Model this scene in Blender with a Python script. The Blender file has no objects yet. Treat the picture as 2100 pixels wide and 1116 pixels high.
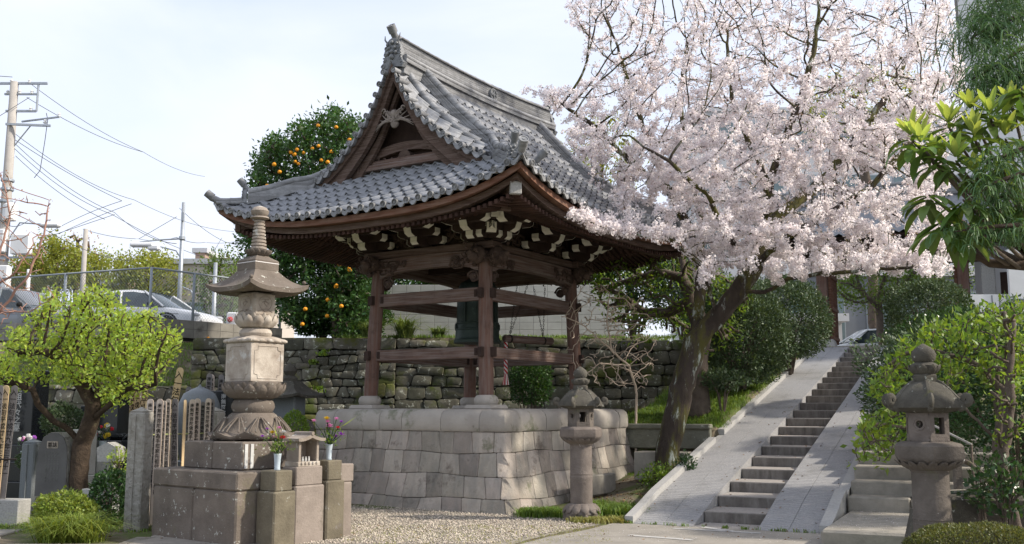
import bpy, math, random
import numpy as np
from mathutils import Vector, Matrix, kdtree
R = math.radians
sin, cos, pi = math.sin, math.cos, math.pi
scene = bpy.context.scene
COL = scene.collection
random.seed(7)
RS = np.random.RandomState(11)

# ---------------------------------------------------------------- camera, sky, sun, exposure
FPX, HOR, EYE = 2045.0, 837.0, 1.656
PITCH = math.atan((HOR - 558) / FPX)
cam_d = bpy.data.cameras.new('camera')
cam = bpy.data.objects.new('camera', cam_d)
COL.objects.link(cam)
cam.location = (0, 0, EYE)
cam.rotation_euler = (R(90) + PITCH, 0, 0)
cam_d.sensor_width = 36
cam_d.lens = 36 * FPX / 2100
cam_d.clip_end = 2000
scene.camera = cam

SUN_AZ, SUN_EL = R(98), R(37)       # azimuth clockwise from +Y
world = bpy.data.worlds.new('World')
scene.world = world
world.use_nodes = True
wn, wl = world.node_tree.nodes, world.node_tree.links
wn.clear()
wo = wn.new('ShaderNodeOutputWorld')
bg = wn.new('ShaderNodeBackground')
sky = wn.new('ShaderNodeTexSky')
sky.sky_type = 'NISHITA'
sky.sun_disc = False
sky.sun_elevation = SUN_EL
sky.sun_rotation = SUN_AZ
sky.air_density = 1.0
sky.dust_density = 2.5
sky.ozone_density = 1.5
tc = wn.new('ShaderNodeTexCoord')
mp = wn.new('ShaderNodeMapping'); mp.inputs['Scale'].default_value = (1, 1, 3.0)
nz = wn.new('ShaderNodeTexNoise'); nz.inputs['Scale'].default_value = 1.7; nz.inputs['Detail'].default_value = 6
nz.inputs['Distortion'].default_value = .6
cr = wn.new('ShaderNodeValToRGB'); cr.color_ramp.elements[0].position = .3; cr.color_ramp.elements[1].position = .62
cr.color_ramp.elements[0].color = (.55, .55, .55, 1); cr.color_ramp.elements[1].color = (.92, .92, .92, 1)
mx = wn.new('ShaderNodeMix'); mx.data_type = 'RGBA'
mx.inputs[7].default_value = (3.7, 3.87, 4.4, 1)     # thin high cloud
wl.new(tc.outputs['Generated'], mp.inputs[0]); wl.new(mp.outputs[0], nz.inputs['Vector'])
wl.new(nz.outputs[0], cr.inputs[0]); wl.new(cr.outputs[0], mx.inputs[0])
wl.new(sky.outputs[0], mx.inputs[6]); wl.new(mx.outputs[2], bg.inputs[0])
bg.inputs[1].default_value = 0.12
wl.new(bg.outputs[0], wo.inputs[0])

sun_d = bpy.data.lights.new('sun', 'SUN')
sun_d.energy = 2.35
sun_d.angle = R(2.5)
sun_d.color = (1, .91, .78)
sun = bpy.data.objects.new('sun', sun_d)
COL.objects.link(sun)
_sd = Vector((sin(SUN_AZ) * cos(SUN_EL), cos(SUN_AZ) * cos(SUN_EL), sin(SUN_EL)))
sun.rotation_euler = _sd.to_track_quat('Z', 'Y').to_euler()
sun.location = (20, 0, 20)
scene.view_settings.view_transform = 'Standard'
scene.view_settings.look = 'None'
scene.view_settings.gamma = 1
scene.view_settings.exposure = 1.2
scene.cycles.max_bounces = 8
scene.cycles.transparent_max_bounces = 12

# ---------------------------------------------------------------- helpers
def ray(px, py):
    a, b = (px - 1050) / FPX, -(py - 558) / FPX
    return np.array([a, cos(PITCH) - b * sin(PITCH), sin(PITCH) + b * cos(PITCH)])
def at(px, py, Y):
    r = ray(px, py); return np.array([0, 0, EYE]) + r * (Y / r[1])
def atz(px, py, z):
    r = ray(px, py); return np.array([0, 0, EYE]) + r * ((z - EYE) / r[2])

def tag(o, label=None, cat=None, group=None, kind=None):
    if label: o['label'] = label
    if cat: o['category'] = cat
    if group: o['group'] = group
    if kind: o['kind'] = kind
    return o
def thing(name, label, cat, loc=(0, 0, 0), rz=0, group=None):
    o = bpy.data.objects.new(name, None); COL.objects.link(o)
    o.location = loc; o.rotation_euler = (0, 0, rz); o.empty_display_size = .2
    return tag(o, label, cat, group)
def link_mesh(name, me, mat, parent=None, smooth=False):
    o = bpy.data.objects.new(name, me); COL.objects.link(o)
    if mat is not None: me.materials.append(mat)
    if parent is not None: o.parent = parent
    if smooth: me.shade_smooth()
    return o
def copy_tree(o, parent=None):
    c = o.copy(); COL.objects.link(c)
    c.parent = parent
    for ch in list(o.children): copy_tree(ch, c)
    return c
def np_mesh(name, V, F, mat, parent=None, smooth=False):
    """V (n,3) array, F (m,k) array of equal-size faces"""
    V = np.asarray(V, dtype=np.float32); F = np.asarray(F, dtype=np.int32)
    me = bpy.data.meshes.new(name)
    me.vertices.add(len(V)); me.vertices.foreach_set('co', V.ravel())
    k = F.shape[1]
    me.loops.add(F.size); me.loops.foreach_set('vertex_index', F.ravel())
    me.polygons.add(len(F)); me.polygons.foreach_set('loop_start', np.arange(0, F.size, k, dtype=np.int32))
    me.update(calc_edges=True)
    return link_mesh(name, me, mat, parent, smooth)

class MB:
    def __init__(s): s.v = []; s.f = []
    def add(s, V, F, M=None):
        n = len(s.v)
        if M is not None: V = [M @ Vector(p) for p in V]
        s.v.extend([tuple(p) for p in V]); s.f.extend([tuple(i + n for i in f) for f in F]); return s
    def box(s, c, d, rz=0, rot=None, bev=0, taper=1.0):
        hx, hy, hz = d[0] / 2, d[1] / 2, d[2] / 2
        M = Matrix.Translation(c) @ (rot.to_4x4() if rot is not None else Matrix.Rotation(rz, 4, 'Z'))
        if bev <= 0:
            V = [(x * hx * (taper if z > 0 else 1), y * hy * (taper if z > 0 else 1), z * hz) for z in (-1, 1) for x, y in ((-1, -1), (1, -1), (1, 1), (-1, 1))]
            F = [(3, 2, 1, 0), (4, 5, 6, 7), (0, 1, 5, 4), (1, 2, 6, 5), (2, 3, 7, 6), (3, 0, 4, 7)]
            return s.add(V, F, M)
        b = min(bev, hx * .9, hy * .9, hz * .9)
        V = []
        rings = [(-hz, b), (-hz + b, 0), (hz - b, 0), (hz, b)]
        for z, i in rings:
            k = taper if z > 0 else 1
            X, Y = hx * k - i, hy * k - i
            c2 = b if i == 0 else 0
            if i == 0:
                V += [(-X + b, -Y, z), (X - b, -Y, z), (X, -Y + b, z), (X, Y - b, z), (X - b, Y, z), (-X + b, Y, z), (-X, Y - b, z), (-X, -Y + b, z)]
            else:
                V += [(-X, -Y, z), (X, -Y, z), (X, -Y, z), (X, Y, z), (X, Y, z), (-X, Y, z), (-X, Y, z), (-X, -Y, z)]
        F = []
        for r in range(3):
            for i in range(8):
                j = (i + 1) % 8
                F.append((r * 8 + i, r * 8 + j, r * 8 + 8 + j, r * 8 + 8 + i))
        F.append((24, 25, 27, 29)); F.append((5, 3, 1, 0)[::1] if False else (0, 5, 3, 1))
        return s.add(V, F, M)
    def lathe(s, prof, n=24, c=(0, 0, 0), rot=0, sq=None, M=None, wob=None):
        """prof = [(r,z)...] bottom to top; sq(angle)->factor"""
        V = []; F = []
        for (r, z) in prof:
            for i in range(n):
                a = rot + 2 * pi * i / n
                k = sq(i, z) if sq else 1
                V.append((c[0] + r * k * cos(a), c[1] + r * k * sin(a), c[2] + z))
        m = len(prof)
        for j in range(m - 1):
            for i in range(n):
                k = (i + 1) % n
                F.append((j * n + i, j * n + k, j * n + n + k, j * n + n + i))
        F.append(tuple(range(n - 1, -1, -1))); F.append(tuple((m - 1) * n + i for i in range(n)))
        return s.add(V, F, M)
    def square(s, prof, c=(0, 0, 0), rz=0):
        return s.lathe([(r * math.sqrt(2), z) for r, z in prof], 4, c, pi / 4 + rz)
    def tube(s, P, rad, n=8, cap=True, flat=1.0):
        P = [np.array(p, dtype=float) for p in P]
        if not hasattr(rad, '__len__'): rad = [rad] * len(P)
        V = []; F = []
        t0 = P[1] - P[0]; t0 = t0 / (np.linalg.norm(t0) + 1e-9)
        a = np.array([0, 0, 1.]) if abs(t0[2]) < .9 else np.array([1., 0, 0])
        nrm = np.cross(t0, a); nrm /= np.linalg.norm(nrm)
        for i, p in enumerate(P):
            t = (P[min(i + 1, len(P) - 1)] - P[max(i - 1, 0)]); t = t / (np.linalg.norm(t) + 1e-9)
            nrm = nrm - t * nrm.dot(t); nrm /= (np.linalg.norm(nrm) + 1e-9)
            b = np.cross(t, nrm)
            for k in range(n):
                an = 2 * pi * k / n
                V.append(p + rad[i] * (nrm * cos(an) + b * sin(an) * flat))
        for j in range(len(P) - 1):
            for k in range(n):
                q = (k + 1) % n
                F.append((j * n + k, j * n + q, j * n + n + q, j * n + n + k))
        if cap:
            F.append(tuple(range(n - 1, -1, -1))); F.append(tuple((len(P) - 1) * n + i for i in range(n)))
        return s.add(V, F)
    def prism(s, poly, d0, d1, M=None, axis='y'):
        """poly in (a,b) plane extruded along the third axis from d0 to d1.  axis 'y': (x,z) ; 'x': (y,z) ; 'z': (x,y)"""
        n = len(poly)
        def mk(p, d):
            return {'y': (p[0], d, p[1]), 'x': (d, p[0], p[1]), 'z': (p[0], p[1], d)}[axis]
        V = [mk(p, d0) for p in poly] + [mk(p, d1) for p in poly]
        F = [tuple(range(n)), tuple(range(2 * n - 1, n - 1, -1))] + [(i, i + n, (i + 1) % n + n, (i + 1) % n) for i in range(n)]
        return s.add(V, F, M)
    def ball(s, c, r, n=10, m=6, sx=1, sy=1, sz=1, jit=0):
        pr = []
        V = []; F = []
        for j in range(1, m):
            ph = pi * j / m
            for i in range(n):
                a = 2 * pi * i / n
                k = 1 + random.uniform(-jit, jit)
                V.append((c[0] + r * sx * k * sin(ph) * cos(a), c[1] + r * sy * k * sin(ph) * sin(a), c[2] - r * sz * k * cos(ph)))
        V.append((c[0], c[1], c[2] - r * sz)); V.append((c[0], c[1], c[2] + r * sz))
        b, t = len(V) - 2, len(V) - 1
        for j in range(m - 2):
            for i in range(n):
                k = (i + 1) % n
                F.append((j * n + i, j * n + k, j * n + n + k, j * n + n + i))
        for i in range(n):
            k = (i + 1) % n
            F.append((b, k, i)); F.append((t, (m - 2) * n + i, (m - 2) * n + k))
        return s.add(V, F)
    def build(s, name, mat, parent=None, smooth=False, tagd=None, auto=None):
        me = bpy.data.meshes.new(name); me.from_pydata(s.v, [], s.f); me.update()
        o = link_mesh(name, me, mat, parent, smooth)
        if auto is not None:
            me.shade_smooth()
            try: me.set_sharp_from_angle(angle=R(auto))
            except Exception: pass
        return o

# carved scrollwork: spirals and lumps inside a rectangle in a local frame (origin, ex, ey, en)
def carving(mb, o, ex, ey, en, w, h, n, seed, r=.02, depth=.03):
    rn = random.Random(seed)
    o, ex, ey, en = [np.array(q, dtype=float) for q in (o, ex, ey, en)]
    for i in range(n):
        cx, cy = rn.uniform(.08, .92) * w, rn.uniform(.15, .85) * h
        R0 = rn.uniform(.25, .5) * min(h, w * .5); tw = rn.choice((-1, 1)) * rn.uniform(4, 7.5); a0 = rn.uniform(0, 6.28)
        pts = []; rad = []
        for k in range(11):
            t = k / 10; rr = R0 * (1 - t * .85); a = a0 + tw * t
            x = min(max(cx + rr * cos(a) * 1.3, 0), w); y = min(max(cy + rr * sin(a), 0), h)
            pts.append(o + ex * x + ey * y + en * (depth * (.4 + .8 * sin(pi * t)))); rad.append(r * (1.2 - .6 * t))
        mb.tube(pts, rad, 5)
    for i in range(n):
        x, y = rn.uniform(.05, .95) * w, rn.uniform(.1, .9) * h
        p = o + ex * x + ey * y + en * depth * .3
        mb.ball(p, r * rn.uniform(1.2, 2.2), 6, 4, jit=.2)
# ---------------------------------------------------------------- materials
def M(name, c1, c2=None, scale=4, rough=.85, bump=.3, bscale=25, spec=.3, island=0, spots=None, spots2=None, transl=0,
      stretch=None, band=None, metal=0, dist=.02, coat=0, bw=None, soft=.5, hue=0, tcol=None):
    m = bpy.data.materials.new(name); m.use_nodes = True
    N, L = m.node_tree.nodes, m.node_tree.links
    b = N['Principled BSDF']
    tcn = N.new('ShaderNodeTexCoord'); vec = tcn.outputs['Object']
    if stretch:
        mpn = N.new('ShaderNodeMapping'); mpn.inputs['Scale'].default_value = stretch; L.new(vec, mpn.inputs[0]); vec2 = mpn.outputs[0]
    else: vec2 = vec
    def noise(sc, det=6, v=None, rg=.55, d=0):
        n = N.new('ShaderNodeTexNoise'); n.inputs['Scale'].default_value = sc; n.inputs['Detail'].default_value = det
        n.inputs['Roughness'].default_value = rg; n.inputs['Distortion'].default_value = d
        L.new(v or vec2, n.inputs['Vector']); return n.outputs[0]
    def ramp(x, a, b_):
        r = N.new('ShaderNodeMapRange'); r.inputs[1].default_value = a; r.inputs[2].default_value = b_; L.new(x, r.inputs[0]); return r.outputs[0]
    def mix(f, a, b_, mode='MIX'):
        x = N.new('ShaderNodeMix'); x.data_type = 'RGBA'; x.blend_type = mode; x.clamp_factor = True
        for s_, v_ in ((0, f), (6, a), (7, b_)):
            if hasattr(v_, 'links') or hasattr(v_, 'is_linked'): L.new(v_, x.inputs[s_])
            elif s_ == 0: x.inputs[0].default_value = v_
            else: x.inputs[s_].default_value = (*v_, 1)
        return x.outputs[2]
    c2 = c2 or tuple(q * .7 for q in c1)
    col = mix(ramp(noise(scale, 8, rg=.62), .5 - soft * .4, .5 + soft * .4), c2, c1)
    if band:   # vertical/horizontal grain in object space: (axis scale vector, strength, colour)
        mp2 = N.new('ShaderNodeMapping'); mp2.inputs['Scale'].default_value = band[0]; L.new(vec, mp2.inputs[0])
        col = mix(ramp(noise(1, 7, mp2.outputs[0], .6, .3), .42, .66), col, band[1])
    for sp in (spots, spots2):
        if sp:   # (colour, scale, threshold, softness)
            col = mix(ramp(noise(sp[1], 7, vec2 if name == 'cherry_bark' else vec, .7), sp[2], sp[2] + sp[3]), col, sp[0])
    if island or hue:
        g = N.new('ShaderNodeNewGeometry'); h = N.new('ShaderNodeHueSaturation')
        r = ramp(g.outputs['Random Per Island'], 0, 1)
        mr = N.new('ShaderNodeMapRange'); mr.inputs[3].default_value = 1 - island; mr.inputs[4].default_value = 1 + island
        L.new(g.outputs['Random Per Island'], mr.inputs[0]); L.new(mr.outputs[0], h.inputs['Value'])
        if hue:
            wn_ = N.new('ShaderNodeTexWhiteNoise'); wn_.noise_dimensions = '1D'; L.new(g.outputs['Random Per Island'], wn_.inputs['W'])
            m3 = N.new('ShaderNodeMapRange'); m3.inputs[3].default_value = .5 - hue; m3.inputs[4].default_value = .5 + hue
            L.new(wn_.outputs['Value'], m3.inputs[0]); L.new(m3.outputs[0], h.inputs['Hue'])
        L.new(col, h.inputs['Color']); col = h.outputs[0]
    L.new(col, b.inputs['Base Color'])
    b.inputs['Roughness'].default_value = rough; b.inputs['Metallic'].default_value = metal
    b.inputs['Specular IOR Level'].default_value = spec; b.inputs['Coat Weight'].default_value = coat
    if bump:
        bp = N.new('ShaderNodeBump'); bp.inputs['Strength'].default_value = bump; bp.inputs['Distance'].default_value = dist
        hsrc = noise(bscale, 8, rg=.65)
        if bw:   # wave grooves: (axis, period)
            w = N.new('ShaderNodeTexWave'); w.wave_type = 'BANDS'; w.bands_direction = bw[0]; w.inputs['Scale'].default_value = .314 / bw[1] ; w.inputs['Distortion'].default_value = .0
            L.new(vec, w.inputs['Vector']); ad = N.new('ShaderNodeMath'); ad.operation = 'ADD'; L.new(w.outputs[1], ad.inputs[0]); L.new(hsrc, ad.inputs[1]); hsrc = ad.outputs[0]
        L.new(hsrc, bp.inputs['Height']); L.new(bp.outputs[0], b.inputs['Normal'])
    if transl:
        t = N.new('ShaderNodeBsdfTranslucent'); ms = N.new('ShaderNodeMixShader'); ms.inputs[0].default_value = transl
        if tcol:
            mm = mix(1.0, col, tcol, 'MULTIPLY'); L.new(mm, t.inputs[0])
        else: L.new(col, t.inputs[0])
        L.new(b.outputs[0], ms.inputs[1]); L.new(t.outputs[0], ms.inputs[2])
        L.new(ms.outputs[0], N['Material Output'].inputs[0])
    return m

LICH = (.42, .43, .38); MOSS = (.075, .085, .022)
mt = {}
mt['block'] = M('platform_stone', (.43, .385, .335), (.29, .25, .21), 2.6, .9, .9, 24, island=.3, hue=.015, band=((7, 7, .9), (.27, .25, .22)), spots=((.16, .135, .115), 2.6, .55, .12), spots2=((.17, .18, .11), 1.3, .6, .12))
mt['coping'] = M('coping_stone', (.45, .415, .37), (.33, .3, .265), 1.8, .9, .4, 30, island=.12, spots=((.17, .18, .12), 1.6, .56, .12), spots2=((.12, .11, .095), 5, .64, .1))
mt['joint'] = M('joint_earth', (.05, .048, .042), None, 5, 1, .3)
mt['rubble'] = M('rubble_stone', (.14, .135, .105), (.07, .066, .05), 3.2, .95, 1.0, 16, island=.42, hue=.025, spots=((.33, .34, .29), 8, .57, .05), spots2=(MOSS, 1.1, .52, .1))
mt['stupa'] = M('weathered_tuff', (.38, .33, .28), (.2, .165, .135), 2.2, .95, .5, 30, spots=((.5, .49, .45), 9, .6, .04), spots2=((.10, .09, .078), 2.2, .58, .15))
mt['stupa_dark'] = M('blackened_tuff', (.2, .168, .14), (.105, .088, .073), 2.4, .95, .5, 30, spots=((.45, .45, .4), 12, .61, .03), spots2=((.16, .15, .085), 1.8, .6, .15))
mt['stupa_pale'] = M('pale_tuff', (.5, .45, .385), (.25, .205, .165), 4.5, .92, .4, 30, spots=((.52, .51, .48), 5, .6, .1), spots2=((.18, .155, .13), 3, .62, .12))
mt['lantern'] = M('lantern_stone', (.17, .147, .127), (.095, .082, .07), 4, .95, .6, 34, spots=((.42, .41, .37), 16, .68, .03), spots2=((.13, .135, .075), 2.1, .57, .14))
mt['lantern_cap'] = M('lantern_cap_stone', (.12, .112, .092), (.058, .053, .045), 4, .95, .6, 34, spots=((.36, .37, .32), 14, .62, .04), spots2=((.13, .13, .05), 2.6, .6, .12))
mt['lantern_red'] = M('reddish_lantern_stone', (.21, .18, .158), (.12, .1, .088), 5, .95, .6, 34, spots=((.38, .35, .33), 14, .66, .04), spots2=((.1, .085, .07), 2.6, .62, .12))
mt['granite'] = M('granite', (.44, .435, .415), (.27, .265, .25), 40, .85, .35, 60, spots=((.2, .195, .17), 1.6, .6, .2))
mt['granite_rough'] = M('rough_granite', (.4, .385, .35), (.25, .235, .2), 9, .9, 1.0, 18, dist=.05, spots=((.21, .2, .15), 2, .58, .2))
mt['ramp'] = M('ramp_granite', (.34, .34, .345), (.25, .25, .253), 30, .8, .8, 60, bw=('Y', .085), dist=.012, spots=((.17, .17, .165), 1.1, .52, .25), spots2=((.46, .46, .46), 25, .66, .05))
mt['curb'] = M('curb_granite', (.42, .415, .4), (.32, .318, .31), 30, .85, .3, 60, spots=((.22, .215, .2), 1.2, .58, .2))
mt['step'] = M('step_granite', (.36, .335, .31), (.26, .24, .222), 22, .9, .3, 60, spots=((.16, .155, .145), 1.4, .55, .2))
mt['riser'] = M('stained_shaded_riser_granite', (.16, .145, .13), (.095, .086, .077), 9, .95, .4, 50, band=((9, 9, 2), (.21, .195, .178)))  # stain and the shade on the riser faces, both put into the colour
mt['oldstep'] = M('old_step_stone', (.34, .315, .27), (.22, .205, .175), 5, .95, .5, 30, spots=((.14, .13, .11), 1.5, .58, .15), spots2=(MOSS, 3, .68, .1))
mt['darkgranite'] = M('polished_black_granite', (.03, .033, .036), (.02, .022, .024), 60, .22, 0, spec=.5)
mt['bluegranite'] = M('blue_grey_granite', (.2, .22, .235), (.14, .155, .165), 50, .45, .1, 60)
mt['palegranite'] = M('pale_granite', (.5, .5, .49), (.38, .38, .37), 50, .6, .1, 60)
mt['slate'] = M('stele_slate', (.14, .138, .135), (.09, .088, .086), 3, .6, .15, 40)
mt['tile'] = M('fired_roof_tile', (.27, .28, .3), (.16, .168, .182), 7, .5, .25, 50, spec=.4, island=.1, spots=((.34, .35, .36), 14, .62, .12), spots2=((.14, .14, .14), 9, .66, .08))
mt['ridge'] = M('ridge_tile', (.33, .335, .345), (.18, .185, .19), 8, .45, .3, 50, spec=.45, island=.15, band=((.5, .5, 14), (.13, .13, .13)))
mt['oni'] = M('ornament_tile', (.2, .21, .22), (.12, .125, .13), 10, .4, .4, 40, spec=.5)
mt['wood'] = M('weathered_timber', (.12, .078, .06), (.065, .04, .03), 3, .85, .5, 60, band=((2, 2, 60), (.17, .125, .105)), spots=((.06, .037, .027), 1.5, .55, .2))
mt['woodv'] = M('weathered_post_timber', (.19, .105, .078), (.105, .058, .043), 3, .85, .5, 60, band=((30, 30, 1.2), (.19, .14, .12)), spots=((.075, .045, .035), 1.2, .55, .2))
mt['woodu'] = M('weathered_beam_timber', (.175, .11, .086), (.09, .053, .041), 3, .85, .5, 60, band=((1.2, 1.2, 38), (.23, .185, .165)), spots=((.085, .055, .042), 1.2, .58, .2))
mt['redwood'] = M('reddish_eave_board', (.19, .085, .05), (.11, .05, .032), 3, .8, .3, 50, band=((2, 2, 30), (.2, .12, .085)))
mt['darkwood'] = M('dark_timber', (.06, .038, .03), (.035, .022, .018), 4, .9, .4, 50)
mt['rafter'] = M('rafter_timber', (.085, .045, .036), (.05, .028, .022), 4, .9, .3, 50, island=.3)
mt['carved'] = M('carved_timber', (.12, .085, .068), (.065, .043, .034), 6, .85, .5, 60, island=.25)
mt['carvedpale'] = M('silvered_carving', (.3, .26, .23), (.16, .13, .11), 8, .85, .4, 60, island=.2)
mt['gofun'] = M('white_painted_arm_end', (.85, .82, .72), (.7, .66, .55), 8, .8, .2, 40)
mt['bronze'] = M('green_bronze', (.045, .065, .055), (.025, .038, .032), 5, .5, .2, 40, metal=.3, spots=((.08, .12, .1), 4, .6, .15))
mt['rope_red'] = M('red_cloth', (.55, .02, .03), None, 5, .9, 0)
mt['rope_white'] = M('white_cloth', (.75, .72, .7), (.65, .62, .6), 5, .9, 0)
mt['chain'] = M('iron_chain', (.05, .04, .035), None, 5, .6, 0, metal=.6)
mt['bark'] = M('cherry_bark', (.075, .058, .047), (.035, .027, .021), 5, .95, 1.0, 22, dist=.03, stretch=(1, 1, .3), spots=((.085, .08, .022), 2.6, .46, .1), spots2=((.4, .44, .4), 5.5, .56, .09))
mt['twig'] = M('dark_twig', (.085, .058, .045), (.05, .035, .028), 8, .95, .5, 30)
mt['redtwig'] = M('reddish_twig', (.38, .22, .17), (.26, .15, .12), 8, .9, .2, 30)
mt['bark2'] = M('grey_brown_bark', (.15, .12, .095), (.08, .062, .05), 6, .95, .8, 24, dist=.02, spots=((.13, .13, .06), 2, .6, .1))
mt['barkplum'] = M('plum_bark', (.1, .072, .05), (.045, .032, .024), 7, .95, 1.0, 20, dist=.04, spots=((.24, .2, .13), 4, .62, .08), spots2=((.07, .08, .025), 2, .6, .1))
mt['barktan'] = M('pale_twig', (.6, .5, .4), (.42, .34, .26), 8, .9, .2, 30)
mt['blossom'] = M('cherry_blossom', (.96, .91, .915), (.95, .895, .9), 3, .8, 0, transl=.58, island=.05, hue=.004)
mt['blossom_bud'] = M('pink_buds', (.72, .46, .46), (.6, .36, .33), 3, .8, 0, transl=.4, island=.15)
mt['leafbud'] = M('bronze_young_leaf', (.36, .3, .12), (.3, .19, .09), 3, .7, 0, transl=.45, island=.2)
def leaf(name, c, c2=None, tr=.35, rough=.5, isl=.3, hue=.02, spec=.4): return M(name, c, c2, 2.5, rough, 0, transl=tr, island=isl, hue=hue, spec=spec, tcol=(1.5, 1.35, .6))
mt['plumleaf'] = leaf('plum_leaf', (.4, .52, .12), (.28, .4, .07), .5)
mt['orangeleaf'] = leaf('citrus_leaf', (.06, .13, .035), (.035, .085, .022), .25, .45, .45)
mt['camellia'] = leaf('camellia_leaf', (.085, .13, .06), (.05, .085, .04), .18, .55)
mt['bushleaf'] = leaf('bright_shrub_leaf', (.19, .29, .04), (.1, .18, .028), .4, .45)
mt['loquat'] = leaf('loquat_leaf', (.13, .21, .045), (.07, .13, .04), .38, .4, .3)
mt['loquatnew'] = leaf('young_loquat_leaf', (.38, .48, .16), (.28, .38, .11), .5, .5, .2)
mt['cypress'] = leaf('thread_cypress', (.11, .2, .08), (.065, .13, .06), .35, .6)
mt['azalea'] = leaf('azalea_leaf', (.27, .34, .07), (.16, .22, .04), .35)
mt['hedge'] = leaf('hedge_leaf', (.12, .14, .035), (.09, .1, .035), .3, .5, .35, .03)
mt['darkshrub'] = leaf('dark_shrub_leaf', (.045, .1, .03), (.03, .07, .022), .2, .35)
mt['farleaf'] = leaf('far_yellow_green_leaf', (.3, .33, .06), (.22, .26, .05), .4)
mt['fargreen'] = leaf('far_green_leaf', (.16, .23, .07), (.11, .17, .05), .35)
mt['maple'] = leaf('maple_leaf', (.16, .24, .05), (.1, .17, .04), .45)
mt['grass'] = leaf('grass_blade', (.17, .27, .05), (.11, .18, .035), .35, .6)
mt['grassdry'] = leaf('yellowing_grass', (.36, .33, .12), (.22, .26, .07), .3, .6)
mt['strap'] = leaf('strap_leaf', (.2, .27, .1), (.11, .16, .05), .3, .5, .35)
mt['redleaf'] = leaf('reddish_young_leaf', (.4, .17, .1), (.35, .22, .08), .4)
mt['orange'] = M('orange_fruit', (.85, .36, .02), (.75, .28, .015), 8, .45, .1, 80)
mt['gravel'] = M('gravel_stone', (.52, .46, .38), (.32, .28, .23), 5, .95, 0, island=.45, hue=.02)
mt['plank'] = M('new_pine_board', (.62, .46, .27), (.52, .37, .2), 3, .75, .2, 60, band=((25, 25, 1), (.68, .53, .33)), island=.1)
mt['plankold'] = M('aged_pine_board', (.56, .46, .38), (.42, .34, .28), 3, .85, .2, 60, band=((25, 25, 1), (.64, .55, .47)), island=.15)
mt['plankgrey'] = M('grey_old_board', (.24, .22, .21), (.16, .15, .145), 3, .9, .2, 60, island=.15)
mt['ink'] = M('ink', (.02, .018, .016), None, 3, .8, 0)
mt['inkpale'] = M('carved_letter', (.2, .2, .19), None, 3, .8, 0)
mt['whiteink'] = M('white_lettering', (.5, .5, .48), None, 3, .8, 0)
mt['bamboo'] = M('bamboo', (.32, .34, .16), (.22, .25, .1), 4, .5, 0)
mt['steel'] = M('galvanised_steel', (.42, .45, .48), (.33, .36, .39), 10, .45, 0, metal=.5)
mt['steelgrey'] = M('grey_painted_steel', (.3, .33, .36), (.24, .27, .3), 10, .5, 0)
mt['concretepole'] = M('pole_concrete', (.42, .4, .37), (.33, .31, .29), 3, .9, .2, 40)
mt['wire'] = M('black_cable', (.06, .065, .08), None, 3, .6, 0)
mt['whitepaint'] = M('white_metal', (.75, .76, .77), (.68, .69, .7), 2, .4, 0)
mt['carwhite'] = M('white_car_paint', (.74, .75, .76), (.7, .71, .72), 2, .25, 0, spec=.5, coat=.6)
mt['carsilver'] = M('dark_silver_car_paint', (.2, .21, .225), (.17, .18, .19), 2, .28, 0, spec=.5, coat=.6, metal=.4)
mt['carglass'] = M('car_glass', (.04, .06, .07), None, 2, .06, 0, spec=.8)
mt['rubber'] = M('rubber', (.02, .02, .02), None, 2, .8, 0)
mt['rim'] = M('alloy_rim', (.5, .5, .5), None, 2, .3, 0, metal=.8)
mt['lampred'] = M('red_lens', (.5, .03, .03), None, 2, .2, 0)
mt['lampclear'] = M('clear_lens', (.6, .62, .65), None, 2, .1, 0)
mt['concretewall'] = M('concrete_block', (.43, .43, .41), (.34, .34, .32), 2, .9, .3, 30, island=.06, spots=((.25, .25, .23), 1.0, .6, .2))
mt['darkblock'] = M('weathered_concrete_block', (.3, .285, .255), (.19, .18, .16), 2, .9, .4, 30, island=.12, spots=((.12, .11, .095), 2, .55, .15))
mt['mortar'] = M('mortar', (.36, .35, .33), None, 3, .95, .2)
mt['mortardark'] = M('dirty_mortar', (.17, .16, .145), None, 3, .95, .2)
mt['plaster'] = M('white_plaster', (.72, .73, .74), (.62, .63, .64), 1.2, .9, .1, 20)
mt['plastergrey'] = M('grey_facade', (.5, .51, .53), (.44, .45, .47), .6, .85, .1, 20)
mt['cream'] = M('cream_facade', (.52, .47, .42), (.46, .42, .37), .6, .9, 0)
mt['brownfac'] = M('brown_facade', (.4, .29, .23), (.33, .24, .19), .6, .9, 0)
mt['greenroof'] = M('grey_green_roof', (.25, .3, .28), (.2, .24, .22), .6, .8, 0)
mt['glass'] = M('window_glass', (.12, .17, .19), (.07, .11, .12), .8, .1, 0, spec=.7)
mt['darkpanel'] = M('dark_grey_panel', (.16, .175, .2), (.13, .145, .165), .8, .5, 0)
mt['water'] = M('basin_water', (.05, .07, .07), None, 2, .05, 0, spec=.6)
mt['fabricred'] = M('red_flower', (.7, .03, .05), (.55, .02, .04), 5, .7, 0, transl=.3)
mt['flyellow'] = M('yellow_flower', (.85, .62, .05), None, 5, .7, 0, transl=.3)
mt['flviolet'] = M('violet_flower', (.45, .12, .6), (.36, .1, .5), 5, .7, 0, transl=.3)
mt['flpink'] = M('pink_flower', (.75, .4, .6), (.7, .3, .55), 5, .7, 0, transl=.3)
mt['flwhite'] = M('white_flower', (.8, .8, .78), None, 5, .7, 0, transl=.3)
mt['vase'] = M('pale_blue_vase', (.5, .57, .62), (.42, .49, .55), 5, .35, 0)
mt['ladle'] = M('pale_ladle_wood', (.6, .55, .45), None, 5, .7, 0)
mt['petal'] = M('fallen_petal', (.85, .78, .78), None, 5, .8, 0)
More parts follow.
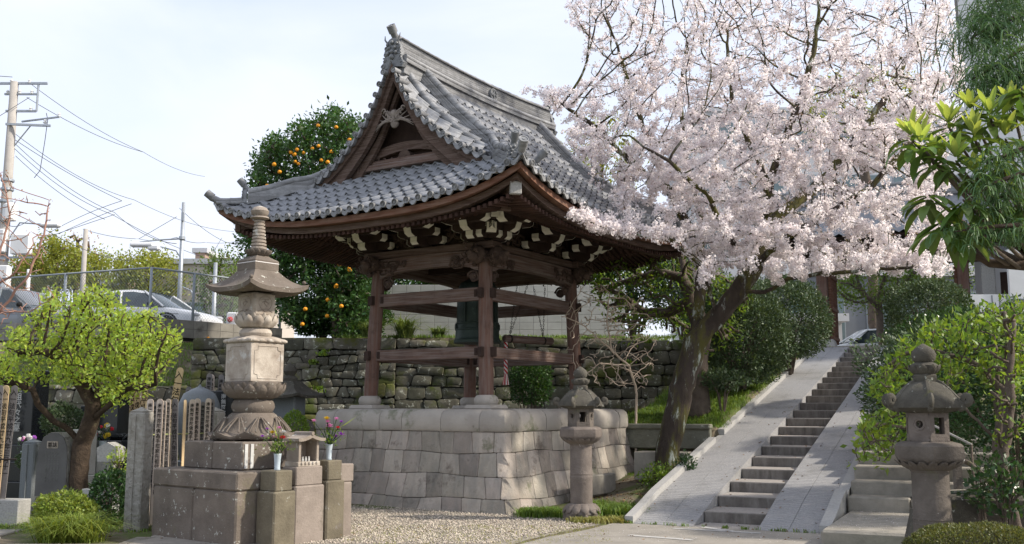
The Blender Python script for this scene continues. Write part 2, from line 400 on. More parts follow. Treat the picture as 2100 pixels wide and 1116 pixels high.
# ---------------------------------------------------------------- terrain
ST_O = np.array([1.63, 14.77]); ST_A = R(26.2)
ST_S = np.array([sin(ST_A), cos(ST_A)]); ST_T = np.array([cos(ST_A), -sin(ST_A)])
def sm(x, y):
    d = np.stack([np.asarray(x, float) - ST_O[0], np.asarray(y, float) - ST_O[1]], -1)
    return d @ ST_S, d @ ST_T
def st(s_, m_, z=0):
    p = ST_O + ST_S * s_ + ST_T * m_; return np.array([p[0], p[1], z])
def rampz(s_):
    return np.interp(s_, [0, .6, 1.2, 16.7, 30], [0, .14, .30, 3.43, 3.46])
def sstep(a, b, x):
    t = np.clip((x - a) / (b - a), 0, 1); return t * t * (3 - 2 * t)
TERR = 3.43
def hnoise(x, y):
    return .03 * (np.sin(x * 1.7 + 1.3 * np.sin(y * 1.1)) + np.sin(y * 2.3 + x * .9)) + .015 * np.sin(x * 5.1 + y * 3.3)
def height(x, y):
    x = np.asarray(x, float); y = np.asarray(y, float)
    s_, m_ = sm(x, y)
    a = sstep(.2, 2.6, x)
    z1 = a * np.clip((y - 15.6) * .105, 0, 1.1) + np.clip((y - 19) * .06, 0, .4) * (1 - a)
    z1 = np.where(m_ > -1.6, z1 * (1 - sstep(-1.6, -.3, m_)) + sstep(-1.6, -.3, m_) * np.clip(s_, 0, 6) * .115, z1)
    z1 = z1 + hnoise(x, y) * sstep(15.5, 17, y) * (.5 + a)
    # plateau and bank behind the retaining wall
    left = 1 - sstep(-8.2, -7.4, x)
    plat = TERR - left * 1.25 * (1 - sstep(25.2, 27.4, y))
    z = np.where(y > 25.2, plat, z1)
    # grass bank beside the stairway
    bank = np.minimum(1.28 + .2025 * (s_ - 5.3), TERR)
    wb = sstep(-3.1, -1.9, m_) * (s_ > 5.25)
    z = np.where((m_ < .15), z * (1 - wb) + np.maximum(bank, 0) * wb + hnoise(x, y) * wb, z)
    # under the stairway
    und = (m_ >= .05) & (m_ <= 2.85) & (s_ > -.1) & (s_ < 30)
    z = np.where(und, np.where(s_ < 16.9, rampz(s_) - .4, TERR), z)
    # right of the stairway
    zr = np.clip((s_ - 1.9 - .35 * np.clip(m_ - 4.4, 0, 9)) * .36, 0, TERR) - .12 * (s_ < 8)
    zr = np.where(s_ > .5, np.maximum(zr, -.02), 0)
    z = np.where((m_ > 2.85), zr, z)
    return z
def axis(a, b, d, lo, hi):
    c = list(np.arange(a, b + 1e-6, d)); st_ = d
    x = b
    while x < hi: st_ *= 1.35; x += st_; c.append(x)
    st_ = d; x = a; pre = []
    while x > lo: st_ *= 1.35; x -= st_; pre.append(x)
    return np.array(pre[::-1] + c)
gx, gy = axis(-14, 14, .2, -500, 500), axis(9, 34, .2, -60, 900)
GX, GY = np.meshgrid(gx, gy, indexing='ij')
GZ = height(GX, GY)
nx, ny = len(gx), len(gy)
idx = np.arange(nx * ny).reshape(nx, ny)
Fq = np.stack([idx[:-1, :-1], idx[1:, :-1], idx[1:, 1:], idx[:-1, 1:]], -1).reshape(-1, 4)
mt['soil'] = M('mossy_ground', (.2, .17, .12), (.12, .1, .07), 3, 1, .8, 18, dist=.04, spots=((.09, .12, .03), .9, .46, .12), spots2=((.3, .26, .19), 6, .6, .1))
g = np_mesh('ground', np.stack([GX, GY, GZ], -1).reshape(-1, 3), Fq, mt['soil'], smooth=True)
tag(g, kind='structure')

def sheet(name, poly, z, mat, res=.25, hfun=None, thick=0):
    mb = MB(); mb.v = [(x, y, z) for x, y in poly]; mb.f = [tuple(range(len(poly)))]
    if thick: mb = MB(); mb.prism(poly, z - thick, z, axis='z')
    o = mb.build(name, mat); tag(o, kind='structure'); return o
def pz(px, py, z=0): p = atz(px, py, z); return (p[0], p[1])
# gravel court in front of the platform
mt['gravelbed'] = M('gravel_bed', (.46, .415, .345), (.24, .215, .18), 38, 1, 1.0, 60, dist=.03, spots=((.33, .31, .13), 1.1, .58, .1), spots2=((.12, .11, .1), 20, .6, .08))
grav = [pz(470, 1040), pz(700, 1010), pz(1050, 1030), pz(1290, 1040), pz(1292, 1062), pz(1262, 1070), pz(1200, 1082), pz(1080, 1108), pz(1000, 1135), pz(780, 1150), pz(600, 1150), pz(480, 1130), pz(460, 1080)]
sheet('gravel_court', grav, .004, mt['gravelbed'])
mt['paving'] = M('worn_paving', (.33, .3, .26), (.2, .185, .165), 2.2, .95, .5, 35, spots=((.13, .12, .1), 1.4, .55, .1), spots2=((.42, .4, .36), 4, .63, .1))
mt['concretepath'] = M('path_concrete', (.34, .315, .275), (.23, .212, .185), 1.6, .95, .4, 45, spots=((.2, .19, .17), 1.1, .56, .14), spots2=((.5, .48, .44), 7, .66, .06))
path = [pz(1040, 1125), pz(1120, 1104), pz(1205, 1088), pz(1275, 1070), tuple(st(-.02, 0)[:2]), tuple(st(-.02, 2.95)[:2]), tuple(st(-1.3, 2.95)[:2]), (6, 8), (6, 3), (-1, 3)]
sheet('path', path, .012, mt['concretepath'])
# slabs of the old paving on the left, slightly raised, butted edge to edge
pav = []
mbp = MB()
rows_y = [10.4, 11.1, 11.75, 12.45, 13.1, 13.9]
for r_ in range(5):
    x = -8.5 + random.uniform(0, .6)
    while x < -3.3 + .12 * r_:
        w = random.uniform(.55, 1.15); c = (x + w / 2, (rows_y[r_] + rows_y[r_ + 1]) / 2)
        if not (-6.9 < c[0] < -5.0 and 12.2 < c[1] < 14.6): mbp.box((c[0], c[1], -.02 + random.uniform(0, .006)), (w - .02, rows_y[r_ + 1] - rows_y[r_] - .02, .09), bev=.012)
        x += w
tag(mbp.build('paving', mt['paving']), kind='structure')
# drainage cracks and patched strips on the concrete path
mbc = MB()
for (x0, y0, x1, y1, w) in ((1380, 1086, 1560, 1096, .1), (1290, 1100, 1420, 1110, .12), (1440, 1083, 1500, 1092, .14)):
    a, b = np.array(pz(x0, y0)), np.array(pz(x1, y1)); d = (b - a) / np.linalg.norm(b - a); n_ = np.array([-d[1], d[0]]) * w / 2
    q = [a - n_, b - n_, b + n_, a + n_]; mbc.add([(p[0], p[1], .017) for p in q], [(0, 1, 2, 3)])
tag(mbc.build('path_patch', M('mortar_patch', (.5, .49, .47), (.38, .37, .35), 6, .95, .2)), kind='structure')

# ---------------------------------------------------------------- generic block masonry
def rng_lines(n, amp, rn):
    return lambda s_, j=0: amp * sin(s_ * 1.9 + j * 2.1 + n) + amp * .5 * sin(s_ * 4.7 + j * 1.3 + n)
def masonry(mb, pt, S0, S1, rows, wmin, wmax, seed, gap=.006, bev=.02, puff=.01, wavy=.01, slant=.03, deep=.1, jit=.0, out=.0, cut=.13, sub=0):
    rn = random.Random(seed); ln = rng_lines(seed, wavy, rn)
    for r_ in range(len(rows) - 1):
        s = S0; prev = 0
        while s < S1 - 1e-4:
            w = rn.uniform(wmin, wmax)
            if S1 - s - w < wmin * .6: w = S1 - s
            nxt = rn.uniform(-slant, slant) if s + w < S1 - 1e-4 else 0
            def line(x, j): return rows[j] + (ln(x, j) if 0 < j < len(rows) - 1 else 0)
            hm = rn.uniform(-jit, jit)
            A = [(s - prev, line(s, r_)), (s + w - nxt, line(s + w, r_)), (s + w + nxt, line(s + w, r_ + 1) + hm), (s + prev, line(s, r_ + 1) + hm)]
            cx, cy = sum(p[0] for p in A) / 4, sum(p[1] for p in A) / 4
            # 8-gon outline with rounded corners
            P8 = []
            for i in range(4):
                p, q = A[i], A[(i + 1) % 4]
                for t in ([cut, 1 - cut] if not sub else list(np.linspace(cut, 1 - cut, sub))):
                    P8.append((p[0] + (q[0] - p[0]) * t + rn.uniform(-jit, jit) * .3, p[1] + (q[1] - p[1]) * t + rn.uniform(-jit, jit) * .3))
            off = rn.uniform(-out, out)
            def ring(ins, dep):
                R_ = []
                for (a, b) in P8:
                    dx, dy = a - cx, b - cy; L_ = math.hypot(dx, dy) + 1e-6; k = max(0, 1 - ins / L_)
                    p, n = pt(cx + dx * k, cy + dy * k); R_.append(p + n * dep)
                return R_
            V = ring(gap, -deep) + ring(gap, off - bev * .6) + ring(gap + bev * .6, off + puff * .55 - bev * .12) + ring(gap + bev * 2.2, off + puff * .9)
            p, n = pt(cx, cy); V.append(p + n * (off + puff + rn.uniform(0, jit * .5)))
            F = []
            q8 = len(P8)
            for k in range(3):
                for i in range(q8):
                    j = (i + 1) % q8; F.append((k * q8 + i, k * q8 + j, k * q8 + q8 + j, k * q8 + q8 + i))
            for i in range(q8): F.append((3 * q8 + i, 3 * q8 + (i + 1) % q8, 4 * q8))
            mb.add(V, F)
            s += w; prev = nxt
def flat_pt(a, b, nrm=None, batter=0):
    a = np.array(a, float); b = np.array(b, float); d = (b - a); L_ = np.linalg.norm(d); d /= L_
    n = np.array([d[1], -d[0], 0.])
    def f(s, h): return a + d * s + np.array([0, 0, h]) - n * batter * h, n
    return f, L_

# ---------------------------------------------------------------- bell platform
TH = .571
U = np.array([sin(TH), cos(TH)]); Vv = np.array([-cos(TH), sin(TH)]); PC = np.array([-.672, 19.353]); PRZ = pi / 2 - TH
PU, PV, CR = 2.236, 2.088, .07
plat = thing('stone_platform', 'square grey stone block platform with rounded coping carrying the wooden bell pavilion', 'platform', (PC[0], PC[1], 0), PRZ)
def perim(e=0):
    """rounded rectangle path; returns f(s)->(x,y,nx,ny), total"""
    a, b, r = PU + e, PV + e, CR
    segs = [((-a, b - r), (-a, -b + r)), ('c', -a + r, -b + r, pi), ((-a + r, -b), (a - r, -b)), ('c', a - r, -b + r, 1.5 * pi), ((a, -b + r), (a, b - r)), ('c', a - r, b - r, 0), ((a - r, b), (-a + r, b)), ('c', -a + r, b - r, .5 * pi)]
    Ls = [(r * pi / 2 if s_[0] == 'c' else math.hypot(s_[1][0] - s_[0][0], s_[1][1] - s_[0][1])) for s_ in segs]
    T = sum(Ls)
    def f(s):
        s = s % T
        for sg, L_ in zip(segs, Ls):
            if s <= L_ + 1e-9:
                if sg[0] == 'c':
                    an = sg[3] + s / r; return (sg[1] + r * cos(an), sg[2] + r * sin(an), cos(an), sin(an))
                (x0, y0), (x1, y1) = sg; t = s / L_; dx, dy = (x1 - x0) / L_, (y1 - y0) / L_
                return (x0 + (x1 - x0) * t, y0 + (y1 - y0) * t, dy, -dx)
            s -= L_
        return f(0)
    return f, T
pf, PT = perim()
def ppt(s, h):
    x, y, nx_, ny_ = pf(s); o = .33 * max(0, 1 - h / 1.27) ** 1.6
    return np.array([x * (PU + o) / PU, y * (PV + o) / PV, h]), np.array([nx_, ny_, 0.])
mb = MB(); masonry(mb, ppt, 0, PT, [-.12, .2, .56, .93, 1.268], .27, .44, 5, gap=.003, bev=.008, puff=.01, wavy=.022, slant=.028, out=.006, cut=.04, sub=9)
mb.build('wall_stones', mt['block'], plat, auto=35)
mb = MB(); N_ = 160
V = []; F = []
for i in range(N_):
    for h in (-.1, .1, .4, .8, 1.27):
        p, n = ppt(PT * i / N_, h); V.append(p - n * .07)
for i in range(N_):
    j = (i + 1) % N_
    for k in range(4): F.append((i * 5 + k, j * 5 + k, j * 5 + k + 1, i * 5 + k + 1))
mb.add(V, F); mb.build('joint_core', mt['joint'], plat)
prof = [(-.3, 1.27), (.02, 1.27), (.045, 1.3), (.05, 1.42), (.045, 1.5), (.015, 1.575), (-.045, 1.622), (-.14, 1.64), (-.34, 1.643)]
s = .25; mb = MB(); rn = random.Random(4); cuts = [0.]
while cuts[-1] < PT - 1.2: cuts.append(cuts[-1] + rn.uniform(.75, 1.15))
cuts.append(PT)
shift = 2.0
for a, b in zip(cuts[:-1], cuts[1:]):
    n = 10; V = []; F = []; jz = rn.uniform(-.004, .004); jo = rn.uniform(-.006, .006)
    for i in range(n + 1):
        x, y, nx_, ny_ = pf(a + .005 + (b - a - .01) * i / n + shift)
        for (o, z) in prof:
            e = -.012 if i in (0, n) and o > -.3 else 0
            V.append((x + nx_ * (o + jo + e), y + ny_ * (o + jo + e), z + jz + e))
    m_ = len(prof)
    for i in range(n):
        for k in range(m_ - 1): F.append((i * m_ + k, (i + 1) * m_ + k, (i + 1) * m_ + k + 1, i * m_ + k + 1))
    F.append(tuple(range(m_))); F.append(tuple((n * m_ + k) for k in range(m_ - 1, -1, -1)))
    mb.add(V, F)
mb.build('coping_stone', mt['coping'], plat, auto=50)
mb = MB(); mb.box((0, 0, 1.44), (2 * PU - .5, 2 * PV - .5, .4)); mb.build('platform_floor', mt['coping'], plat)

# ---------------------------------------------------------------- stairway with ramps
stw = thing('stone_stairway', 'long grey granite stairway with grooved ramps on both sides climbing to the temple gate', 'stairs', (ST_O[0], ST_O[1], 0), -ST_A)
def ramp_part(name, x0, x1, s0, s1, lift, mat, below=.5, n=40, zf=rampz):
    mb = MB(); V = []; F = []
    for i in range(n + 1):
        y = s0 + (s1 - s0) * i / n; z = float(zf(y)) + lift
        V += [(x0, y, z - below), (x0, y, z), (x1, y, z), (x1, y, z - below)]
    for i in range(n):
        for k in range(4): a = i * 4 + k; b = i * 4 + (k + 1) % 4; F.append((a, b, b + 4, a + 4))
    F.append((3, 2, 1, 0)); F.append(tuple(n * 4 + k for k in range(4)))
    mb.add(V, F); return mb
TOPS = 16.75
for x0, x1 in ((.13, .563), (1.905, 2.31)):
    mb = ramp_part('', x0, x1, 0, TOPS, .012, None); w_ = x1 - x0 + .006
    mb2 = ramp_part('', x1 + .006, x1 + .006 + (.43 if x0 < 1 else .4), 0, TOPS, .012, None)
    mb.add(mb2.v, mb2.f); mb.build('ramp', mt['ramp'], stw)
for x0, x1, s0, s1 in ((0, .125, 0, 4.7), (0, .125, 5.35, 16.0), (2.725, 2.88, .0, 1.55)):
    ramp_part('', x0, x1, s0, s1, .11, None).build('curb', mt['curb'], stw)
ramp_part('', 2.725, 2.88, 1.555, TOPS, .03, None).build('curb', mt['curb'], stw)
ramp_part('', .004, .125, 4.705, 5.345, .0, None).build('curb', mt['curb'], stw)
rn = random.Random(2)
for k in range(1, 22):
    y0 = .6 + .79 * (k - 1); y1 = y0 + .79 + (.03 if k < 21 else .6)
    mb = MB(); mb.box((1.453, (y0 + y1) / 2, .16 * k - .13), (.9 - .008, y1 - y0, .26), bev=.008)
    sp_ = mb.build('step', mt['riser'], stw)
    mb = MB(); mb.box((1.453, (y0 + y1) / 2 + .004, .16 * k + .004), (.9 - .02, y1 - y0 - .012, .012)); mb.build('tread', mt['step'], sp_)  # lighter sheet on the darkened block, so tread and riser contrast is in the colours
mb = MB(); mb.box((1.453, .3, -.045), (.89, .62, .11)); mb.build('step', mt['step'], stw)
# landing at the top
sheet('landing', [tuple(st(TOPS + .01, -2.6)[:2]), tuple(st(TOPS + .01, 5)[:2]), tuple(st(60, 14)[:2]), tuple(st(60, -14)[:2])], 3.47, mt['concretepath'], thick=.12)
# older steps to the right of the ramp
olds = thing('old_stone_steps', 'worn broad stone steps curving up beside the right hand ramp behind the large lantern', 'steps', (ST_O[0], ST_O[1], 0), -ST_A)
def oldstep(m0, m1, s0, s1, z0, z1, b=.02):
    mb = MB(); mb.box(((m0 + m1) / 2, (s0 + s1) / 2, (z0 + z1) / 2), (m1 - m0, s1 - s0, z1 - z0), bev=b); return mb.build('step', mt['oldstep'], olds)
oldstep(2.93, 5.2, -1.15, 1.6, -.2, .19, .03)
for k in range(7):
    oldstep(2.9 + .0 * k, 3.75 + .03 * k, 1.4 + .43 * k, 1.4 + .43 * (k + 1) + .06, .0, .19 + .2 * (k + 1) - .003 * k)
    oldstep(3.76 + .03 * k, 4.9, 1.42 + .43 * k, 1.42 + .43 * (k + 1) + .06, .0, .185 + .2 * (k + 1))
# ---------------------------------------------------------------- retaining walls
def rubble_rows(h0, h1, a, b, seed):
    rn = random.Random(seed); r_ = [h0]
    while r_[-1] < h1 - b: r_.append(r_[-1] + rn.uniform(a, b))
    r_.append(h1); return r_
rw = thing('retaining_wall', 'old dry stone retaining wall with mossy squared blocks behind the bell pavilion', 'stone wall', (0, 25, 0))
def wallpt(x0, y, bat=.08):
    def f(s, h): return np.array([x0 + s, y + bat * h + .04 * sin(s * .8) + .03 * sin(s * 2.3 + h * 3), h]), np.array([0, -1., 0])
    return f
mb = MB()
masonry(mb, wallpt(-8.0, -.3), 0, 5.1, rubble_rows(.2, 1.75, .17, .3, 3), .3, .95, 31, gap=.006, bev=.014, puff=.016, wavy=.02, slant=.05, jit=.02, out=.03)
masonry(mb, wallpt(-8.0, -.3), 0, 5.1, rubble_rows(1.75, 3.1, .15, .27, 8), .22, .42, 32, gap=.006, bev=.014, puff=.016, wavy=.035, slant=.06, jit=.03, out=.03)
masonry(mb, wallpt(-8.0, -.3), 0, 5.1, [3.1, 3.38], .5, 1.0, 33, gap=.006, bev=.014, puff=.016, wavy=.02, slant=.05, jit=.03, out=.05)
masonry(mb, wallpt(-2.9, -.3), 0, 5.6, rubble_rows(.2, 2.2, .2, .32, 4), .3, .75, 34, gap=.006, bev=.014, puff=.016, wavy=.02, slant=.04, jit=.025, out=.03)
masonry(mb, wallpt(-2.9, -.3), 0, 5.6, rubble_rows(2.2, 3.36, .18, .3, 9), .28, .7, 36, gap=.006, bev=.014, puff=.016, wavy=.03, slant=.05, jit=.03, out=.04)
masonry(mb, wallpt(2.7, -.3), 0, 2.1, rubble_rows(.3, 3.36, .24, .34, 5), .34, .62, 35, gap=.006, bev=.014, puff=.016, wavy=.025, slant=.03, jit=.025, out=.03)
mb.build('wall_stones', mt['rubble'], rw, auto=40)
mb = MB(); mb.add([(-8.0, -.22, 0), (4.8, -.22, 0), (4.8, .06, 3.3), (-8.0, .06, 3.3)], [(0, 1, 2, 3)]); mb.build('joint_core', mt['joint'], rw)
rw2 = thing('retaining_wall', 'low rubble wall under the overgrown bank behind the cemetery on the left', 'stone wall', (0, 25, 0))
mb = MB()
masonry(mb, wallpt(-15, -.3), 0, 6.95, rubble_rows(.1, 2.2, .26, .42, 6), .35, .7, 41, gap=.006, bev=.014, puff=.016, wavy=.03, slant=.05, jit=.03, out=.03)
mb.build('wall_stones', mt['rubble'], rw2, auto=40)
mb = MB(); mb.add([(-15, -.22, 0), (-8.05, -.22, 0), (-8.05, -.05, 2.15), (-15, -.05, 2.15)], [(0, 1, 2, 3)]); mb.build('joint_core', mt['joint'], rw2)

def block_wall(name, label, a, b, h, bh, bl, mat, mortar, thick=.15, z0=0, cap=False):
    a = np.array(a, float); b = np.array(b, float)
    t = thing(name, label, 'block wall', (a[0], a[1], z0), math.atan2(b[1] - a[1], b[0] - a[0]))
    L_ = float(np.linalg.norm(b[:2] - a[:2])); nr = max(1, round(h / bh)); mb = MB()
    for r_ in range(nr):
        x = -(bl / 2 if r_ % 2 else 0); x = 0
        while x < L_:
            w = min(bl, L_ - x)
            if w > .05: mb.box((x + w / 2, 0, (r_ + .5) * h / nr), (w - .012, thick, h / nr - .012), bev=.006)
            x += bl
    mb.build('blocks', mat, t)
    mb = MB(); mb.box((L_ / 2, 0, h / 2 - .005), (L_ - .01, thick - .012, h - .012)); mb.build('mortar', mortar, t)
    return t
# pale block wall on the terrace behind the pavilion
block_wall('block_wall', 'pale grey concrete block wall standing on the terrace behind the bell pavilion', (-4.6, 28.2), (3.2, 28.2), 1.72, .21, .4, mt['concretewall'], mt['mortar'], z0=TERR - .02)
# block wall below the car park fence
pA, pB, pC = at(-120, 668, 29.8), at(306, 656, 26.6), at(520, 668, 29.5)
parkz = 3.62
block_wall('block_wall', 'weathered dark block wall under the wire fence beside the white car', (pB[0], pB[1]), (pC[0] + .6, pC[1] + .9), .5, .25, .46, mt['darkblock'], mt['mortardark'], z0=parkz - .05)
block_wall('block_wall', 'weathered dark block wall under the wire fence below the dark car', (pA[0], pA[1]), (pB[0] - .02, pB[1]), .5, .25, .46, mt['darkblock'], mt['mortardark'], z0=parkz - .05)
# row of big stones under that wall
rk = thing('kerb_stones', 'mottled brown kerb stones at the foot of the car park wall above the bank', 'stone kerb', (0, 0, 0))
mb = MB()
def kp(s, h):
    t = s / 9.; x = pA[0] + (pB[0] - pA[0]) * min(t * 1.35, 1) + max(0, t * 1.35 - 1) / .35 * (pC[0] - pB[0]) ; y = pA[1] + (pB[1] - pA[1]) * min(t * 1.35, 1) + max(0, t * 1.35 - 1) / .35 * (pC[1] - pB[1])
    return np.array([x, y - .32, h]), np.array([.1, -1., 0])
masonry(mb, kp, 0, 9., [3.2, 3.5], .5, 1.1, 51, gap=.01, bev=.05, puff=.06, wavy=.02, slant=.05, jit=.03, out=.03, deep=.4)
mt['kerbstone'] = M('mottled_kerb_stone', (.13, .075, .055), (.06, .045, .038), 2, .95, .8, 14, island=.3, spots=((.5, .5, .48), 2.5, .62, .05))
mb.build('kerb_stones', mt['kerbstone'], rk, auto=40)
# car park surface (street level)
sheet('car_park', [(pA[0], pA[1] + .1), (pB[0], pB[1] + .1), (pC[0], pC[1] + .1), (-7, 34), (-7, 80), (-60, 80), (-60, 32)], parkz, M('asphalt', (.07, .07, .072), (.05, .05, .05), 5, .95, .3, 40), thick=.3)

# chain link fence: posts, top rail, diamond mesh
def chain_fence(label, a, b, posts, h=1.35, z0=parkz + .45):
    a, b = np.array(a[:2], float), np.array(b[:2], float); d = b - a; L_ = np.linalg.norm(d)
    t = thing('chain_link_fence', label, 'fence', (a[0], a[1], z0), math.atan2(d[1], d[0]))
    for p in posts:
        mb = MB(); mb.tube([(p * L_, 0, -.4), (p * L_, 0, h)], .038, 8); mb.build('post', mt['steelgrey'], t, smooth=True)
    mb = MB(); mb.tube([(0, 0, h - .02), (L_, 0, h - .02)], .026, 8); mb.build('top_rail', mt['steelgrey'], t, smooth=True)
    V = []; F = []; sp = .095; hh = h - .05
    k = -hh
    mb = MB()
    while k < L_:
        for sgn in (0, 1):
            x0, z0_, x1, z1_ = (k, .02, k + hh, hh + .02) if sgn == 0 else (k + hh, .02, k, hh + .02)
            # clip to 0..L
            def cl(x0, z0_, x1, z1_):
                pts = []
                for (xa, za, xb, zb) in ((x0, z0_, x1, z1_), (x1, z1_, x0, z0_)):
                    if xa < 0: tt = (0 - xa) / (xb - xa); xa, za = 0, za + (zb - za) * tt
                    if xa > L_: tt = (L_ - xa) / (xb - xa); xa, za = L_, za + (zb - za) * tt
                    pts.append((xa, za))
                return pts
            (p0, q0), (p1, q1) = cl(x0, z0_, x1, z1_)
            if abs(p0 - p1) > .01: mb.tube([(p0, sgn * .004, q0), (p1, sgn * .004, q1)], .0042, 3, cap=False)
        k += sp
    mb.build('wire_mesh', mt['steel'], t)
    return t
chain_fence('grey wire mesh fence right of the corner post in front of the white car', pB, pC + np.array([.6, .9, 0]), [0, .3, .78, .99])
chain_fence('grey wire mesh fence left of the corner post in front of the dark car', pA, pB - np.array([.08, 0, 0]), [.0, .3, .62])
# ---------------------------------------------------------------- bell pavilion (local x along the ridge, y across)
pv = thing('bell_pavilion', 'open wooden bell pavilion with curved grey tiled roof on the stone platform', 'pavilion', (PC[0], PC[1], 0), PRZ)
KU, KV = 3.70, 3.35
def roofp(d):   # height over distance from ridge axis toward the eave (0..KV)
    return np.interp(d, [0, .2, .42, .8, 1.1, 1.5, 1.8, 2.1, 2.4, 2.7, 3.0, 3.35, 3.6], [7.72, 7.5, 7.26, 6.85, 6.55, 6.18, 5.94, 5.72, 5.5, 5.28, 5.08, 4.87, 4.77])
def verge_drop(d): return max(0., float(roofp(d) - np.interp(d, [0, .08, .15, .27, .42, .55, .78, 1.0, 1.25, 1.5, 1.77, 2.1, 2.3], [7.66, 7.52, 7.38, 7.13, 6.88, 6.7, 6.46, 6.27, 6.07, 5.9, 5.76, 5.6, 5.57])))
def zmain(u, v):
    f = np.clip((abs(v) - 1.1) / (KV - 1.1), 0, 1); return roofp(abs(v)) - verge_drop(abs(v)) * float(np.clip((abs(u) - 1.95) / .7, 0, 1)) ** 1.6 + .47 * (min(abs(u), KU + .2) / KU) ** 3.2 * f ** 1.3 + .05 * (abs(u) / 2.75) ** 3 * (1 - f)
def zskirt(u, v):
    d = KV - (KU - abs(u)); f = np.clip((d - 1.1) / (KV - 1.1), 0, 1); return roofp(d) + .47 * (min(abs(v), KV + .2) / KV) ** 3.2 * f ** 1.3
def leg(a, s): return a - .035 * (s - 1.7) * (1 if a > 0 else -1)
HX, HY = 1.61, 1.307
for sx, sy in ((-1, -1), (-1, 1), (1, -1), (1, 1)):
    mb = MB(); zs = [1.87, 2.1, 2.6, 3.2, 3.8, 4.3]
    mb.tube([(leg(sx * HX, z), leg(sy * HY, z), z) for z in zs], [.128, .13, .129, .127, .124, .12], 20)
    mb.build('post', mt['woodv'], pv, auto=40)
    mb = MB(); mb.lathe([(.15, 1.69), (.195, 1.72), (.215, 1.78), (.2, 1.84), (.16, 1.875), (.13, 1.88)], 24, (sx * HX, sy * HY, 0)); ps = mb.build('base_stone', mt['coping'], pv, auto=50)
    mb = MB(); mb.box((sx * HX, sy * HY, 1.675), (.56, .56, .075), bev=.015, taper=.93); mb.build('plinth_slab', mt['coping'], pv)
def hbeam(z0, z1, th, name='tie_beam', ext=.0, mat='woodu', wob=0):
    z = (z0 + z1) / 2
    for sx in (-1, 1):
        x = leg(sx * HX, z); y = leg(HY, z); mb = MB(); mb.box((x, 0, z), (th, 2 * y + ext, z1 - z0), bev=.01); mb.build(name, mt[mat], pv)
    for sy in (-1, 1):
        y = leg(sy * HY, z); x = leg(HX, z); mb = MB(); mb.box((0, y, z - .004), (2 * x + ext, th, z1 - z0), bev=.01); mb.build(name, mt[mat], pv)
hbeam(2.52, 2.72, .115); hbeam(3.535, 3.765, .115)
# through tenons and wedges at the posts
for z in (2.62, 3.65):
    for sx in (-1, 1):
        for sy in (-1, 1):
            x, y = leg(sx * HX, z), leg(sy * HY, z)
            for c_, d_ in (((x, y + sy * .155, z), (.09, .09, .17)), ((x + sx * .155, y, z), (.09, .09, .17)), ((x, y - sy * .17, z + .01), (.15, .07, .13)), ((x - sx * .17, y, z + .01), (.07, .15, .13))):
                mb = MB(); mb.box(c_, d_, bev=.008); mb.build('wedge', mt['darkwood'], pv)
# carved rainbow beams
def rainbow(half, n=24):
    top = []; bot = []
    for i in range(n + 1):
        x = -half + 2 * half * i / n; t = abs(x) / half
        bot.append((x, 4.09 + .10 * (1 - t ** 3) - (.03 if t > .9 else 0))); top.append((x, 4.42 + .02 * (1 - t * t)))
    return bot + top[::-1]
for sx in (-1, 1):
    mb = MB(); x = sx * 1.525; mb.prism([(p[0], p[1]) for p in rainbow(1.12)], x - .085, x + .085, axis='x'); mb.build('rainbow_beam', mt['woodu'], pv)
    for s_ in (-1, 1): mb = MB(); carving(mb, (x + sx * .085, s_ * 1.12 - (.62 if s_ > 0 else 0), 4.13), (0, 1, 0), (0, 0, 1), (sx, 0, 0), .62, .24, 9, 70 + s_ + sx * 3, .013, .02); mb.build('beam_carving', mt['carved'], pv, smooth=True)
for sy in (-1, 1):
    mb = MB(); y = sy * 1.22; mb.prism([(p[0], p[1] - .004) for p in rainbow(1.42)], y - .085, y + .085, axis='y'); mb.build('rainbow_beam', mt['woodu'], pv)
    for s_ in (-1, 1): mb = MB(); carving(mb, (s_ * 1.42 - (.7 if s_ > 0 else 0), y + sy * .085, 4.13), (1, 0, 0), (0, 0, 1), (0, sy, 0), .7, .24, 10, 80 + s_ + sy * 3, .013, .02); mb.build('beam_carving', mt['carved'], pv, smooth=True)
